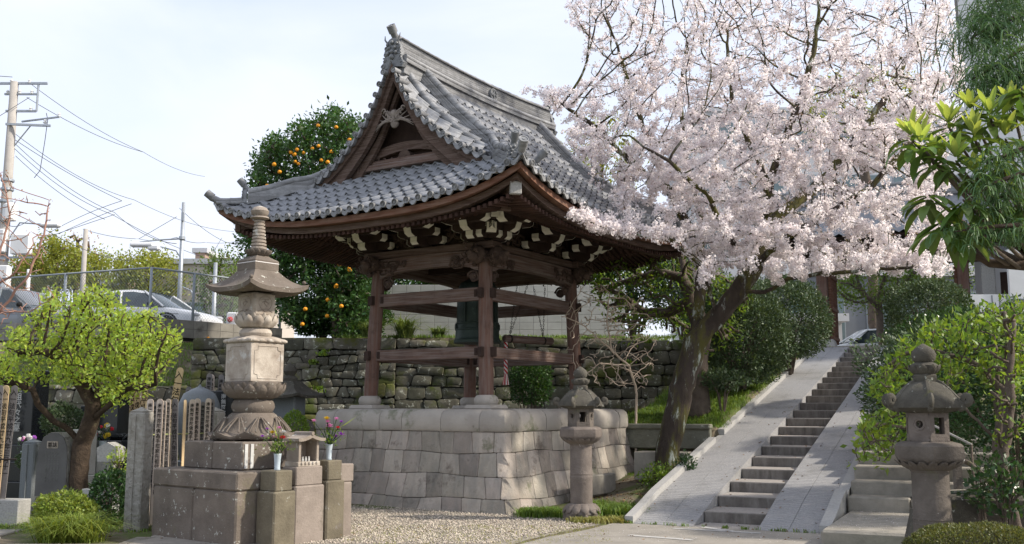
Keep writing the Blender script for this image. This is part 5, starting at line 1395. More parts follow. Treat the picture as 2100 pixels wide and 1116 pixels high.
# carved frieze on the big lantern platform is part of its stone; stone water basin behind it
wb = thing('water_basin', 'dark rough stone water basin standing behind the big lantern', 'water basin', (4.55, 10.0, 0), R(-8))
mb = MB(); mb.box((0, 0, .4), (.85, .55, .86), bev=.05, taper=.95); mb.build('basin_stone', mt['lantern_cap'], wb); mb = MB(); mb.box((0, 0, .835), (.6, .34, .008)); mb.build('water_surface', mt['water'], wb)
mb = MB(); mb.box((-.62, -.1, .33), (.1, .5, .72), bev=.03, rot=Matrix.Rotation(R(14), 3, 'Y')); mb.build('side_slab', mt['lantern_cap'], wb)
for k, (dx, dy, lab) in enumerate(((-.02, -.17, 'pale wooden ladle on the water basin, nearest to the lantern'), (.24, -.2, 'pale wooden ladle on the water basin, farthest from the lantern'))):
    ld = thing('ladle', lab, 'ladle', (4.55 + dx, 10.0 + dy, .85)); mb = MB(); mb.lathe([(.03, 0), (.038, .0), (.042, .045), (.036, .045), (.03, .012)], 18, (0, 0, .0)); mb.build('ladle_cup', mt['ladle'], ld, auto=30)
    mb = MB(); mb.tube([(-.03, 0, .025), (-.33, .05, .012)], .007, 6); mb.build('ladle_handle', mt['ladle'], ld)
fg = thing('faucet_post', 'thin stone post with a white cap standing behind the water basin', 'post', (4.66, 10.62, 0)); mb = MB(); mb.box((0, 0, .55), (.07, .07, 1.1)); mb.build('post', mt['lantern'], fg); mb = MB(); mb.box((0, 0, 1.12), (.12, .12, .035), bev=.01); mb.build('white_cap', mt['flwhite'], fg)
hr = thing('handrail', 'sloping grey metal handrail half hidden in the shrubs behind the big lantern', 'handrail', (5.0, 14.0, 0)); a, b = at(1905, 868, 12.2) - np.array([5, 14, 0]), at(1992, 912, 11.3) - np.array([5, 14, 0]); mb = MB(); mb.tube([a, b], .014, 8); mb.build('rail', mt['concretepole'], hr, smooth=True)
mb = MB(); mb.tube([b, b * [1, 1, 0] + [0, 0, .3]], .014, 8); mb.tube([a, a * [1, 1, 0] + [0, 0, .6]], .018, 8); mb.build('post', mt['bark2'], hr, smooth=True)

# small lantern like graves behind the stupa, planter beside the stair
pl = thing('stone_planter', 'mossy low stone planter edge at the foot of the cherry tree bank', 'stone edging', (ST_O[0], ST_O[1], 0), -ST_A)
mb = MB(); mb.box((-1.05, 5.2, 1.08), (1.9, .16, .42), bev=.02); mb.box((-1.05, 5.17, 1.3), (1.94, .24, .1), bev=.02); mb.box((-2.0, 6.0, 1.08), (.16, 1.6, .42), bev=.02); mb.build('planter_wall', M('mossy_block', (.24, .24, .19), (.13, .13, .1), 4, .95, .6, 25, spots=((.42, .44, .38), 7, .6, .06), spots2=(MOSS, 2, .55, .1)), pl)
cb = thing('concrete_box', 'low grey concrete box with a rusty plate between the cherry trunk and the ramp', 'meter box', (ST_O[0], ST_O[1], 0), -ST_A)
mb = MB(); mb.box((-.6, 3.75, .62), (.95, .5, .5), bev=.012); mb.build('box_body', mt['oldstep'], cb)
mb = MB(); mb.box((-.35, 3.495, .66), (.4, .012, .22)); mb.build('rusty_plate', M('rusty_plate', (.13, .075, .055), (.07, .05, .045), 6, .8, .2), cb)
for k, (m_, s_, l, rz_) in enumerate(((-1.35, 2.4, .9, 8), )):
    o = MB(); o.box((0, 0, .0), (.12, 1.5, .35), bev=.02); q = o.build('edging_slab', mt['oldstep']); p = st(2.6, -1.5, .32); q.location = tuple(p); q.rotation_euler = (0, 0, R(-32)); tag(q, 'flat stone edging slab lying between the cherry trunk and the platform', 'edging slab')

# ---------------------------------------------------------------- cemetery
_txt = {}
def text_mesh(txt, size, vertical=True, sp=1.0):
    key = (txt, size, vertical)
    if key in _txt: return _txt[key]
    cu = bpy.data.curves.new('writing', 'FONT'); cu.body = '\n'.join(txt) if vertical else txt; cu.size = size; cu.space_line = sp; cu.align_x = 'CENTER'; cu.extrude = .0015; cu.resolution_u = 1; cu.offset = size * .012
    o = bpy.data.objects.new('tmp', cu); COL.objects.link(o); dg = bpy.context.evaluated_depsgraph_get(); dg.update(); me = bpy.data.meshes.new_from_object(o.evaluated_get(dg)); bpy.data.objects.remove(o); bpy.data.curves.remove(cu); _txt[key] = me; return me
def writing(txt, size, par, loc, rot, mat, sp=1.0, vertical=True):
    me = text_mesh(txt, size, vertical, sp).copy(); me.materials.clear(); o = bpy.data.objects.new('writing', me); COL.objects.link(o); me.materials.append(mt[mat]); o.parent = par; o.location = loc; o.rotation_euler = rot; return o
def gpost(label, loc, h, w, rz=0, mat='granite_rough'):
    t = thing('granite_post', label, 'stone post', loc, rz); mb = MB(); mb.box((0, 0, h / 2 - .03), (w, w, h + .06), bev=.02); mb.box((0, 0, h + .035), (w * .92, w * .92, .07), bev=.01, taper=.2); mb.box((-w * .1, -w / 2 - .008, h / 2), (w * .25, .02, h * .96), bev=.006); mb.build('post_stone', mt[mat], t); return t
gpost('tall rough granite post at the near end of the grave tablets', (-5.13, 13.95, 0), 1.6, .25, R(-12))
gpost('rough granite post with pointed top behind the stupa base', (-4.98, 16.9, 0), 1.6, .25, R(-12))
gpost('grey granite post behind the left grave tablets beside the slate stele', (-7.72, 16.3, 0), 1.1, .24, R(-10), 'bluegranite')
# grave tablets
LONG = '南無阿弥陀佛為手塚家先祖代々追善菩提'; SHORT = '入一法句平成廿九年三月十一'
def tablet(label, a, b, w, mat, txt, size, lean=0, rz=R(-25), group=None, th=.012, ink='ink', lean2=0):
    """a = (x,y) foot, height b"""
    t = thing('grave_tablet', label, 'grave tablet', (a[0], a[1], 0), rz, group); t.rotation_euler = (R(lean2), R(lean), rz)
    h = b; n = 8; P = [(-w / 2, 0), (w / 2, 0), (w / 2, h - w * .5)]
    for i in range(n + 1): an = pi * i / n; P.append((w / 2 * cos(an), h - w * .5 + w * .5 * sin(an)))
    P.append((-w / 2, h - w * .5))
    mb = MB(); mb.prism(P, -th / 2, th / 2, axis='y'); mb.build('board', mt[mat], t)
    if txt: writing(txt, size, t, (0, -th / 2 - .001, h - w * .8 - size * .6), (R(90), 0, 0), ink, 1.02)
    return t
A_, B_ = np.array([-4.97, 14.15]), np.array([-4.78, 16.6])
SOT = [(311, 818, .085, 'plankold', LONG, .072, 14.3, 'pinkish grave tablet nearest to the tall granite post'),
       (327, 818, .09, 'plankold', LONG, .072, 14.55, 'grave tablet with long black writing, second from the tall granite post'),
       (334, 822, .08, 'plankold', LONG, .066, 14.9, 'grave tablet half covered by the second tablet from the granite post'),
       (348, 818, .07, 'plankold', LONG, .062, 15.1, 'narrow greenish grave tablet left of the short leaning one'),
       (360, 820, .08, 'plankold', LONG, .066, 15.3, 'grave tablet directly behind the short leaning one'),
       (367, 817, .085, 'plankgrey', SHORT, .08, 15.15, 'pale grey grave tablet with widely spaced writing, leaning slightly'),
       (394, 819, .09, 'plankold', LONG, .07, 15.8, 'warm brown grave tablet right of the thin edge-on tablet'),
       (407, 817, .095, 'plankold', LONG, .07, 16.0, 'grave tablet with black writing between the brown one and the last pair'),
       (426, 817, .085, 'plankold', LONG, .07, 16.3, 'front grave tablet of the last pair beside the pointed post'),
       (319, 824, .08, 'plankgrey', LONG, .066, 14.75, 'grey grave tablet squeezed behind the first and second tablets'),
       (341, 823, .08, 'plankgrey', LONG, .066, 15.25, 'grey grave tablet behind the narrow greenish one'),
       (387, 824, .08, 'plankgrey', LONG, .066, 15.9, 'grey grave tablet just right of the thin edge-on tablet, behind the brown one'),
       (416, 824, .08, 'plankgrey', LONG, .066, 16.4, 'grey grave tablet in the gap left of the last pair'),
       (434, 818, .08, 'plankgrey', LONG, .066, 16.5, 'rear grave tablet of the last pair beside the pointed post')]
for i, (px, py, w, m_, tx, sz, Y, lab) in enumerate(SOT):
    p = at(px, py, Y); k = .8; tablet(lab, (p[0], p[1]), p[2], w * 1.15, m_, tx, sz * .98, lean=random.uniform(-.8, .8) + (-2.0 if i == 5 else 0), rz=R(-8), group='grave tablets in the row beside the stupa')
p = at(380, 820, 15.5); tablet('thin new grave tablet seen edge on in the row beside the stupa', (p[0], p[1]), p[2], .08, 'plank', None, 0, rz=R(80), group='grave tablets in the row beside the stupa')
p = at(304, 822, 15.2); tablet('yellow new grave tablet just behind the tall granite post', (p[0], p[1]), p[2], .09, 'plank', None, 0, rz=R(-8), group='grave tablets in the row beside the stupa')
p = at(374, 757, 17.5); tablet('tall yellow leaning grave tablet rising above the row', (p[0] - .35, p[1]), p[2] + .05, .13, 'plank', '入一法句平成廿', .14, lean=8, rz=R(-5))
p = at(243, 763, 18.5); tablet('tall pale leaning grave tablet left of the yellow ones behind the plum tree', (p[0] + .4, p[1]), p[2] + .05, .13, 'plankold', '入一法句', .14, lean=-9, rz=R(-5))
for k in range(4):
    p = at(268 + 9 * k, 748 + 4 * (k % 2), 18.2 + .1 * k); tablet('wide yellow new grave tablet standing close beside its neighbours behind the plum tree', (p[0], p[1]), p[2], .12, 'plank', '入一法句平成廿', .12, lean=random.uniform(-2, 2), rz=R(-5), group='yellow grave tablets behind the plum tree')
for k, (px, py, m_) in enumerate(((426, 766, 'plankgrey'), (437, 768, 'plankold'), (445, 771, 'plankgrey'), (452, 768, 'plankgrey'), (458, 777, 'plankold'))):
    p = at(px, py, 21 + .1 * k); tablet('weathered grave tablet in the small bunch above the dome shaped tomb', (p[0], p[1]), p[2], .12, m_, LONG, .09, lean=random.uniform(-2, 3), rz=R(-5), group='bunch of weathered tablets behind the dome tomb')
for k in range(6):
    p = at(385 + 8 * k, 793 + 3 * (k % 3), 19.5 + .1 * k); tablet('dark weathered grave tablet in the rear row left of the dome shaped tomb', (p[0], p[1]), p[2], .11, 'plankgrey', LONG, .08, lean=random.uniform(-2, 2), rz=R(-5), group='rear row of dark tablets')
for k in range(3):
    p = at(207 + 9 * k, 776 + 5 * k, 18.6); tablet('grey leaning grave tablet behind the plum tree trunk', (p[0] - .15, p[1]), p[2], .1, 'plankgrey', LONG, .08, lean=7, rz=R(-5), group='leaning grey tablets behind the plum tree')
for k, (px, m_, lab) in enumerate(((3, 'plankgrey', 'grey brown grave tablet at the left edge of the photo'), (13, 'plank', 'orange toned grave tablet, middle one of the three on the far left'), (24, 'plankgrey', 'grey grave tablet nearest to the granite post on the far left'))):
    p = at(px, 790, 14.6 + .05 * k); tablet(lab, (p[0] - .05, p[1]), p[2], .105, m_, '入一法句平成廿九年三月十一', .095, lean=[1, 1.5, 3][k], rz=R(-5), group='grave tablets on the far left')
mt['plankrail'] = mt['bamboo']
br = thing('bamboo_rail', 'thin green bamboo rail holding the row of grave tablets', 'bamboo rail', (-5.05, 14.1, 0)); a = at(270, 893, 14.0); b = at(440, 888, 16.8); o_ = np.array([-5.05, 14.1, 0])
mb = MB(); mb.tube([a - o_ + (b - a) * t for t in np.linspace(0, 1, 9)], [.011, .0115, .011, .0115, .011, .0115, .011, .0115, .011], 8); mb.build('bamboo_pole', mt['bamboo'], br)
dr_ = thing('dark_rail', 'dark horizontal rail holding the tablets at the left edge', 'rail', (-8, 14.5, 0)); mb = MB()
for yy in (942, 1032): mb = MB(); a, b = at(-60, yy, 14.45) - [-8, 14.5, 0], at(34, yy, 14.55) - [-8, 14.5, 0]; mb.tube([a, b], .014, 6); mb.build('rail', mt['chain'], dr_)
p = atz(15, 1078, 0); o = MB(); o.box((0, 0, .15), (1.1, .3, .42), bev=.01); q = o.build('granite_block', mt['granite']); q.location = (p[0] - .35, p[1] + .15, 0); q.rotation_euler = (0, 0, R(-8)); tag(q, 'pale granite block at the foot of the tablets on the far left', 'granite block')
# slate stele
sp_ = atz(106, 1062, 0)
stl = thing('slate_stele', 'dark round topped stele with a small white title plate beside the plum tree', 'stele', (sp_[0] - .14, sp_[1] + .2, 0), R(-14))
P = []; w, h = .55, 1.28
for (a, b) in ((-.5, 0), (.5, 0), (.5, .55), (.46, .78), (.34, .92), (.14, .99), (-.1, .99), (-.32, .92), (-.44, .76), (-.49, .5)): P.append((a * w, .3 + b * (h - .3)))
mb = MB(); mb.prism(P, -.006, .012, axis='y'); mb.build('face', mt['slate'], stl)
mb = MB(); mb.prism([(p[0] * 1.02, .28 + (p[1] - .28) * 1.01) for p in P], .013, .2, axis='y'); mb.build('stele_body', mt['granite_rough'], stl)
mb = MB(); mb.box((-.0, -.009, h - .19), (.2, .008, .11), bev=.003); mb.build('title_plate', mt['stupa_pale'], stl)
writing('墓誌', .085, stl, (0, -.0145, h - .225), (R(90), 0, 0), 'ink', vertical=False)
for k in range(4): writing('平成二十年三月十一日没', .04, stl, (-.03 + .055 * k - .02, -.0075, h - .34), (R(90), 0, 0), 'inkpale')
writing('先祖代々之霊位菩提寺', .045, stl, (-.1, -.0075, h - .34), (R(90), 0, 0), 'inkpale')
mb = MB(); mb.ball((0, .1, .12), .34, 12, 8, sx=1.1, sy=.7, sz=.62, jit=.12); mb.build('rough_base', mt['stupa_dark'], stl)
# tombs
def tomb(label, px, Y, w, d, tiers, mat, rz=R(-8), name='tombstone', zt=None, flower=None):
    x = (px - 1050) / FPX * Y; t = thing(name, label, 'tombstone', (x, Y, 0), rz); z = -.1
    for i, (ww, hh) in enumerate(tiers):
        mb = MB(); mb.box((0, 0, z + hh / 2), (w * ww, d * ww if ww > .5 else w * ww, hh), bev=.012); mb.build('tomb_tier' if i < len(tiers) - 1 else 'tomb_shaft', mt[mat], t); z += hh
    return t, z
t, z = tomb('tall polished black tombstone with white lettering behind the plum tree', 62, 18.6, 1.15, .9, [(1, .45), (.85, .35), (.72, .3), (.52, 1.35)], 'darkgranite'); writing('先祖代々之墓', .14, t, (.05, -.31, 1.95), (R(90), 0, 0), 'whiteink')
t, z = tomb('black tombstone with wide stepped base left of the tall granite post', 240, 17.8, .95, .9, [(1.1, .35), (.95, .35), (.8, .5), (.5, .0), ], 'darkgranite')
mb = MB(); mb.square([(.2, 1.1), (.26, 1.16), (.26, 1.2), (.2, 1.22), (.19, 1.85)]); mb.build('tomb_shaft', mt['darkgranite'], t); mb = MB(); petals(mb, .16, 1.08, .29, 1.2, 14, .07, .01, .02); mb.build('lotus_band', mt['bluegranite'], t)
tomb('blue black tombstone directly behind the plum trunk', 205, 19.4, .9, .8, [(1.1, .4), (.9, .4), (.45, 1.0)], 'darkgranite')
tomb('pale grey stepped tombstone right of the plum trunk', 184, 17.0, .5, .5, [(1.2, .3), (.95, .35), (.6, .75)], 'palegranite')
t, z = tomb('dark green tombstone right of the dome shaped tomb', 466, 20.5, .8, .7, [(1.1, .4), (.9, .4), (.7, 1.3)], 'darkgranite'); writing('南無阿弥陀佛', .11, t, (.1, -.29, 1.85), (R(90), 0, 0), 'whiteink')
tomb('small light grey tombstone peeping out right of the dark green one', 486, 19.2, .5, .5, [(1.1, .4), (.9, .5), (.7, .6)], 'palegranite')
tomb('low pale stone tomb base right of the small shrub behind the granite post', 222, 15.6, .45, .4, [(1.0, .42), (.9, .12)], 'palegranite')
tomb('grey tombstone at the left edge behind the tablets', -20, 19, 1.2, .9, [(1.1, .5), (.9, .5), (.5, .9)], 'bluegranite')
t = thing('dome_tomb', 'rounded grey egg shaped tomb with pointed top behind the grave tablets', 'tomb', ((414 - 1050) / FPX * 18.5, 18.5, 0)); mb = MB(); mb.lathe([(.38, .0), (.38, .7), (.3, .72), (.34, .9), (.39, 1.2), (.39, 1.5), (.36, 1.75), (.28, 1.92), (.14, 2.0), (.04, 2.04), (.0, 2.1)], 28); mb.build('dome_stone', mt['bluegranite'], t, auto=40)
t = thing('house_shaped_stone', 'small house shaped grey stone marker beside the tall granite post', 'stone marker', ((240 - 1050) / FPX * 14.9, 14.9, 0), R(-8)); mb = MB(); mb.prism([(-.14, .88), (.14, .88), (.16, 1.08), (.0, 1.16), (-.16, 1.08)], -.12, .12, axis='y'); mb.build('marker_head', mt['granite'], t); mb = MB(); mb.box((.03, 0, .42), (.1, .1, .93), bev=.01); mb.build('marker_post', mt['granite'], t)
for (px, py, Y, lab, cols) in ((50, 925, 17.0, 'vase of white and violet flowers on the granite post at the far left', ('flwhite', 'flviolet', 'flwhite', 'flpink')), (211, 905, 17.2, 'vase of yellow and white grave flowers right of the plum trunk', ('flyellow', 'flwhite', 'flyellow', 'fabricred'))):
    p = at(px, py, Y); t = thing('grave_flowers', lab, 'flowers', tuple(p)); mb = MB(); mb.lathe([(.05, -.2), (.06, .0), (.05, .0)], 14); mb.box((0, .1, -.55), (.5, .4, .7), bev=.01); rn = random.Random(px)
    mb.v = mb.v[:0]; mb.f = mb.f[:0]; mb.lathe([(.05, -.2), (.06, .0), (.05, .0)], 14); mb.build('vase', mt['vase'], t)
    for c in set(cols):
        mb = MB()
        for k in range(7 if c == cols[0] else 3): mb = MB(); mb.ball((rn.uniform(-.13, .13), rn.uniform(-.1, .1), rn.uniform(.08, .28)), rn.uniform(.025, .045), 7, 5, jit=.25); mb.build('flower', mt[c], t)
    mb = MB()
    for k in range(60):
        a = rn.uniform(0, 6.28); q = np.array([.09 * cos(a), .09 * sin(a), rn.uniform(.0, .22)]); d = np.array([cos(a) * .04, sin(a) * .04, .05]); s_ = np.array([-sin(a), cos(a), 0]) * .012; mb.add([q, q + d * .5 - s_, q + d, q + d * .5 + s_], [(0, 1, 2, 3)])
    mb.build('leaves', mt['darkshrub'], t)
gpost('short grey stone block under the grave flowers right of the plum trunk', at(212, 1000, 17.3) * [1, 1, 0], 0.93, .3, 0, 'palegranite')
# old small lantern like tombs between stupa and platform
def oldtomb(label, px, Y, s, cap):
    x = (px - 1050) / FPX * Y; t = thing('old_tomb', label, 'tomb', (x, Y, 0), R(-20)); mb = MB(); mb.box((0, 0, .4 * s), (.55 * s, .55 * s, .85 * s), bev=.02); mb.box((0, 0, 1.1 * s), (.36 * s, .3 * s, .62 * s), bev=.03); mb.build('tomb_stone', mt['bluegranite' if cap else 'stupa_dark'], t)
    if cap: mb = MB(); curved_roof(mb, .12 * s, 1.6 * s, .36 * s, 1.4 * s, .05, .05, 8); mb.lathe([(.1 * s, 1.58 * s), (.11 * s, 1.64 * s), (.06 * s, 1.68 * s), (.1 * s, 1.74 * s), (.08 * s, 1.8 * s), (0, 1.86 * s)], 14); mb.build('tomb_roof', mt['lantern_cap'], t, auto=50)
    return t
oldtomb('dark roofed old tomb with a tall pale slab peeping out right of the stupa', 597, 19.0, 1.35, True)
t = thing('shrine_lantern', 'low round topped stone lantern with a small window right of the round shrub', 'stone lantern', ((609 - 1050) / FPX * 17.6, 17.6, 0), R(-20)); mb = MB(); mb.box((0, 0, .4), (.3, .3, .85), bev=.02); mb.box((0, 0, 1.02), (.34, .34, .4), bev=.02); mb.build('lantern_body', mt['stupa_dark'], t)
mb = MB(); mb.prism([(-.25, 1.22), (.25, 1.22), (.26, 1.34), (.2, 1.42), (.1, 1.46), (-.1, 1.46), (-.2, 1.42), (-.26, 1.34)], -.24, .24, axis='y'); mb.build('lantern_roof', mt['lantern_cap'], t); mb = MB(); mb.box((-.06, -.175, 1.03), (.12, .012, .2)); mb.box((.1, -.175, 1.03), (.1, .012, .2)); mb.build('window', mt['glass'], t)
t = thing('small_stone_marker', 'small dark stone marker between the low round topped lantern and the platform', 'stone marker', ((630 - 1050) / FPX * 18.4, 18.4, 0), R(-20)); mb = MB(); mb.box((0, 0, .35), (.3, .3, .75), bev=.02); mb.build('marker_post', mt['stupa_dark'], t); mb = MB(); curved_roof(mb, .08, 1.0, .2, .86, .03, .05, 6); mb.box((0, 0, .78), (.2, .2, .16)); mb.build('marker_roof', mt['lantern_cap'], t)
# ---------------------------------------------------------------- cars, poles, wires, gate, buildings
def car(label, loc, rz, paint, wagon=False, L_=4.6):
    t = thing('parked_car', label, 'car', loc, rz)
    # body: lofted stations from tail (x=-L/2) to nose; half width, sill z, shoulder z
    st_ = [(-.5, .74, .42, .72), (-.485, .83, .3, .92), (-.44, .88, .24, .98), (-.3, .91, .2, .98), (-.1, .92, .19, .95), (.1, .92, .19, .93), (.25, .91, .2, .9), (.36, .89, .21, .82), (.44, .84, .25, .73), (.485, .74, .32, .62), (.5, .62, .4, .52)]
    V = []; F = []; m_ = 9
    for (x, w, z0, z1) in st_:
        for (a, b) in ((-.0, z0), (-.75, z0), (-.97, z0 + .1), (-1., (z0 + z1) * .5), (-.985, z1 - .1), (-.93, z1 - .02), (-.8, z1 + .01), (-.4, z1 + .03), (0, z1 + .035)): V.append((x * L_, a * w, b))
        for (a, b) in ((.4, z1 + .03), (.8, z1 + .01), (.93, z1 - .02), (.985, z1 - .1), (1., (z0 + z1) * .5), (.97, z0 + .1), (.75, z0)): V.append((x * L_, a * w, b))
    m_ = 16; n = len(st_)
    for i in range(n - 1):
        for k in range(m_): q = (k + 1) % m_; F.append((i * m_ + k, i * m_ + q, i * m_ + m_ + q, i * m_ + m_ + k))
    F.append(tuple(range(m_ - 1, -1, -1))); F.append(tuple((n - 1) * m_ + k for k in range(m_)))
    mb = MB(); mb.add(V, F); mb.build('body', mt[paint], t, auto=40)
    # greenhouse
    top = 1.52 if wagon else 1.43
    if wagon: gs = [(-.485, .78, .95), (-.43, .76, top - .06), (-.3, .74, top), (-.05, .74, top + .01), (.07, .73, top - .02), (.2, .8, 1.0), (.26, .84, .9)]
    else: gs = [(-.42, .78, .97), (-.33, .74, 1.15), (-.2, .7, top - .07), (-.08, .69, top), (.04, .69, top), (.12, .71, top - .06), (.27, .83, .9)]
    def loft(k0, k1, sc, dz, nm, mat, full=True):
        V = []; F = []
        for (x, w, z) in gs[k0:k1]:
            zb = .9; wb = .86
            for (a, b) in ((-wb, zb), (-(wb * .5 + w * .5) * sc, (z + zb) / 2), (-w * sc, z - .05 + dz), (-w * .9 * sc, z + dz), (0, z + .02 + dz), (w * .9 * sc, z + dz), (w * sc, z - .05 + dz), ((wb * .5 + w * .5) * sc, (z + zb) / 2), (wb, zb)): V.append((x * L_, a, b))
        m_ = 9
        for i in range(k1 - k0 - 1):
            for k in range(m_ - 1): F.append((i * m_ + k, i * m_ + k + 1, i * m_ + m_ + k + 1, i * m_ + m_ + k))
        mb = MB(); mb.add(V, F); return mb.build(nm, mat, t, auto=40)
    loft(0, len(gs), 1.0, 0, 'windows', mt['carglass'])
    # roof skin and pillars over the glass
    mb = MB(); V = []; F = []; rg = gs[1:6] if wagon else gs[2:6]
    for (x, w, z) in rg:
        for (a, b) in ((-w * 1.0, z - .055), (-w * .91, z + .012), (0, z + .034), (w * .91, z + .012), (w * 1.0, z - .055)): V.append((x * L_, a * 1.008, b))
    for i in range(len(rg) - 1):
        for k in range(4): F.append((i * 5 + k, i * 5 + k + 1, i * 5 + 6 + k, i * 5 + 5 + k))
    mb.add(V, F)
    for sy in (-1, 1):
        for (p, q) in (((gs[-1][0], .85, .91), (gs[-2][0] if not wagon else gs[-3][0], .715, top - .05)), ((gs[0][0], .8, .96), (gs[2][0], .71, top - .1)), ((-.02, .87, .92), (-.045, .7, top - .04)), ((-.25, .87, .95), (-.24, .72, top - .12))):
            mb.tube([(p[0] * L_, sy * p[1], p[2]), ((p[0] + q[0]) / 2 * L_, sy * ((p[1] + q[1]) / 2 + .012), (p[2] + q[2]) / 2 + .01), (q[0] * L_, sy * q[1], q[2])], .03, 6)
    mb.build('roof', mt[paint], t, auto=40)
    for sx in (-.3, .3):
        for sy in (-1, 1):
            mb = MB(); mb.lathe([(.2, -.1), (.32, -.1), (.335, -.06), (.335, .06), (.32, .1), (.2, .1)], 24, M=Matrix.Translation((sx * L_, sy * .8, .335)) @ Matrix.Rotation(pi / 2, 4, 'X')); w = mb.build('wheel', mt['rubber'], t, auto=40)
            mb = MB(); mb.lathe([(.0, -.105), (.2, -.105), (.215, .0), (.2, .105), (.0, .105)], 16, M=Matrix.Translation((sx * L_, sy * .805, .335)) @ Matrix.Rotation(pi / 2, 4, 'X')); mb.build('rim', mt['rim'], w, auto=40)
            mb = MB(); mb.tube([(sx * L_ + .37 * cos(a), sy * .905, .34 + .37 * sin(a)) for a in np.linspace(-.1, pi + .1, 12)], .03, 6); mb.build('wheel_arch', mt['rubber'], t)
    for sy in (-1, 1):
        mb = MB(); mb.ball((.2 * L_, sy * .98, .98), .1, 10, 7, sx=.7, sy=1.1, sz=.75); mb.build('side_mirror', mt['rubber'], t, smooth=True)
        mb = MB(); mb.ball((.465 * L_, sy * .62, .66), .13, 10, 6, sx=.9, sy=1.2, sz=.55); mb.build('headlight', mt['lampclear'], t, smooth=True)
        mb = MB(); mb.box((-.487 * L_, sy * .66, .84), (.08, .3, .13), bev=.02); mb.build('tail_light', mt['lampred'], t)
    mb = MB()
    for sy in (-1, 1):
        for z in (.45, .72): mb.tube([(-.4 * L_, sy * .9, z), (0, sy * .925, z + .02), (.38 * L_, sy * .88, z - .04)], .006, 4)
        for x in (-.25, -.02, .22): mb.tube([(x * L_, sy * .924, .3), (x * L_, sy * .92, .9)], .004, 4)
    mb.build('door_seams', mt['rubber'], t); return t
c1 = at(292, 640, 29.2); car('white sedan parked behind the wire fence above the cemetery', (c1[0] - .1, 29.4, parkz), R(-14), 'carwhite', L_=4.7)
car('dark silver car at the left edge behind the wire fence', (-14.8, 29.6, parkz), R(-12), 'carsilver', True, 4.5)
car('white estate car parked beyond the top of the stairway', (15.45, 43.0, 3.47), R(180), 'carwhite', True, 4.7)

def pole(name, label, px, Y, ztop, r0, r1, mat, extra=None, zb=3.3):
    x = (px - 1050) / FPX * Y; t = thing(name, label, 'utility pole' if 'utility' in name else 'pole', (x, Y, zb)); mb = MB(); mb.tube([(0, 0, 0), (0, 0, ztop - zb)], [r0, r1], 14); mb.build('pole', mt[mat], t, smooth=True); return t, ztop - zb
t, h = pole('utility_pole', 'tall concrete utility pole with crossarms and transformer boxes at the left edge', -7, 32, 12.4, .2, .13, 'concretepole')
for c_, d_, z_ in (((.15, 0, h - .05), (1.9, .07, .07), 0), ((.25, 0, h - .42), (1.1, .06, .06), 0), ((.28, 0, h - 1.0), (1.0, .07, .07), 0), ((.6, -.1, h - 1.5), (1.4, .07, .07), 8), ((.9, .1, h - 1.25), (1.6, .05, .05), -20), ((.4, 0, h - 5.9), (1.2, .06, .06), 0)):
    mb = MB(); mb.box(c_, d_, rz=R(z_)); mb.build('crossarm', mt['steel'], t)
for p_, q_, r_ in (((.8, 0, h - .05), (.8, 0, h - 1.0), .035), ((.05, 0, h - 2.3), (.7, -.1, h - 1.5), .02)):
    mb = MB(); mb.tube([p_, q_], r_, 6); mb.build('brace', mt['steel'], t)
for (x, z) in ((-.6, -.05), (-.1, -.05), (.5, -.05), (-.2, -.42), (.2, -.42), (.6, -.42), (-.1, -1.0), (.6, -1.0), (1.1, -1.42), (1.55, -1.2), (.8, -5.75), (.4, -5.8)): mb = MB(); mb.lathe([(.05, 0), (.07, .03), (.03, .06), (.06, .09), (.02, .14)], 8, (x, 0, h + z)); mb.build('insulator', mt['whitepaint'], t)
mb = MB(); mb.lathe([(.2, 0), (.22, .05), (.22, .5), (.12, .58)], 14, (.2, -.1, h - 4.7)); mb.build('transformer', mt['whitepaint'], t)
for c_, d_ in (((-.05, -.25, h - 5.4), (.5, .3, .75)), ((.65, -.1, h - 5.5), (.6, .3, .65)), ((.2, -.2, h - 6.6), (.35, .3, .8))):
    mb = MB(); mb.box(c_, d_, bev=.03); mb.build('equipment_box', mt['whitepaint'], t)
for z in (-3.4, -3.7, -4.1, -6.0, -7.2): mb = MB(); mb.lathe([(.19, 0), (.21, .02), (.21, .08), (.19, .1)], 12, (0, 0, h + z)); mb.build('clamp_band', mt['steel'], t)
t, h = pole('street_lamp', 'slim grey street lamp pole with a long arm and boxy lamp head above the cars', 364, 36, 9.15, .1, .06, 'steel'); t['category'] = 'street lamp'
mb = MB(); mb.tube([(0, 0, h - 1.35), (-.9, -.1, h - 1.42), (-1.5, -.1, h - 1.5)], .03, 6); mb.tube([(0, 0, h - 2.1), (-.2, 0, h - 1.8), (-.9, 0, h - 1.62), (-1.3, 0, h - 1.62)], .025, 6); mb.build('lamp_arm', mt['steel'], t); mb = MB(); mb.box((-1.4, -.1, h - 1.6), (.85, .3, .16), bev=.05); mb.box((-.98, -.1, h - 1.7), (.42, .26, .2), bev=.05); mb.build('lamp_head', mt['whitepaint'], t)
mb = MB(); mb.box((.02, -.09, h - .55), (.09, .09, .3)); mb.lathe([(.1, h - 1.4), (.12, h - 1.38), (.12, h - 1.28), (.1, h - 1.26)], 10); mb.build('clamp_band', mt['steel'], t)
t, h = pole('street_pole', 'light grey pole with a traffic light arm between the yellow green trees', 163, 44, 9.6, .13, .1, 'concretepole')
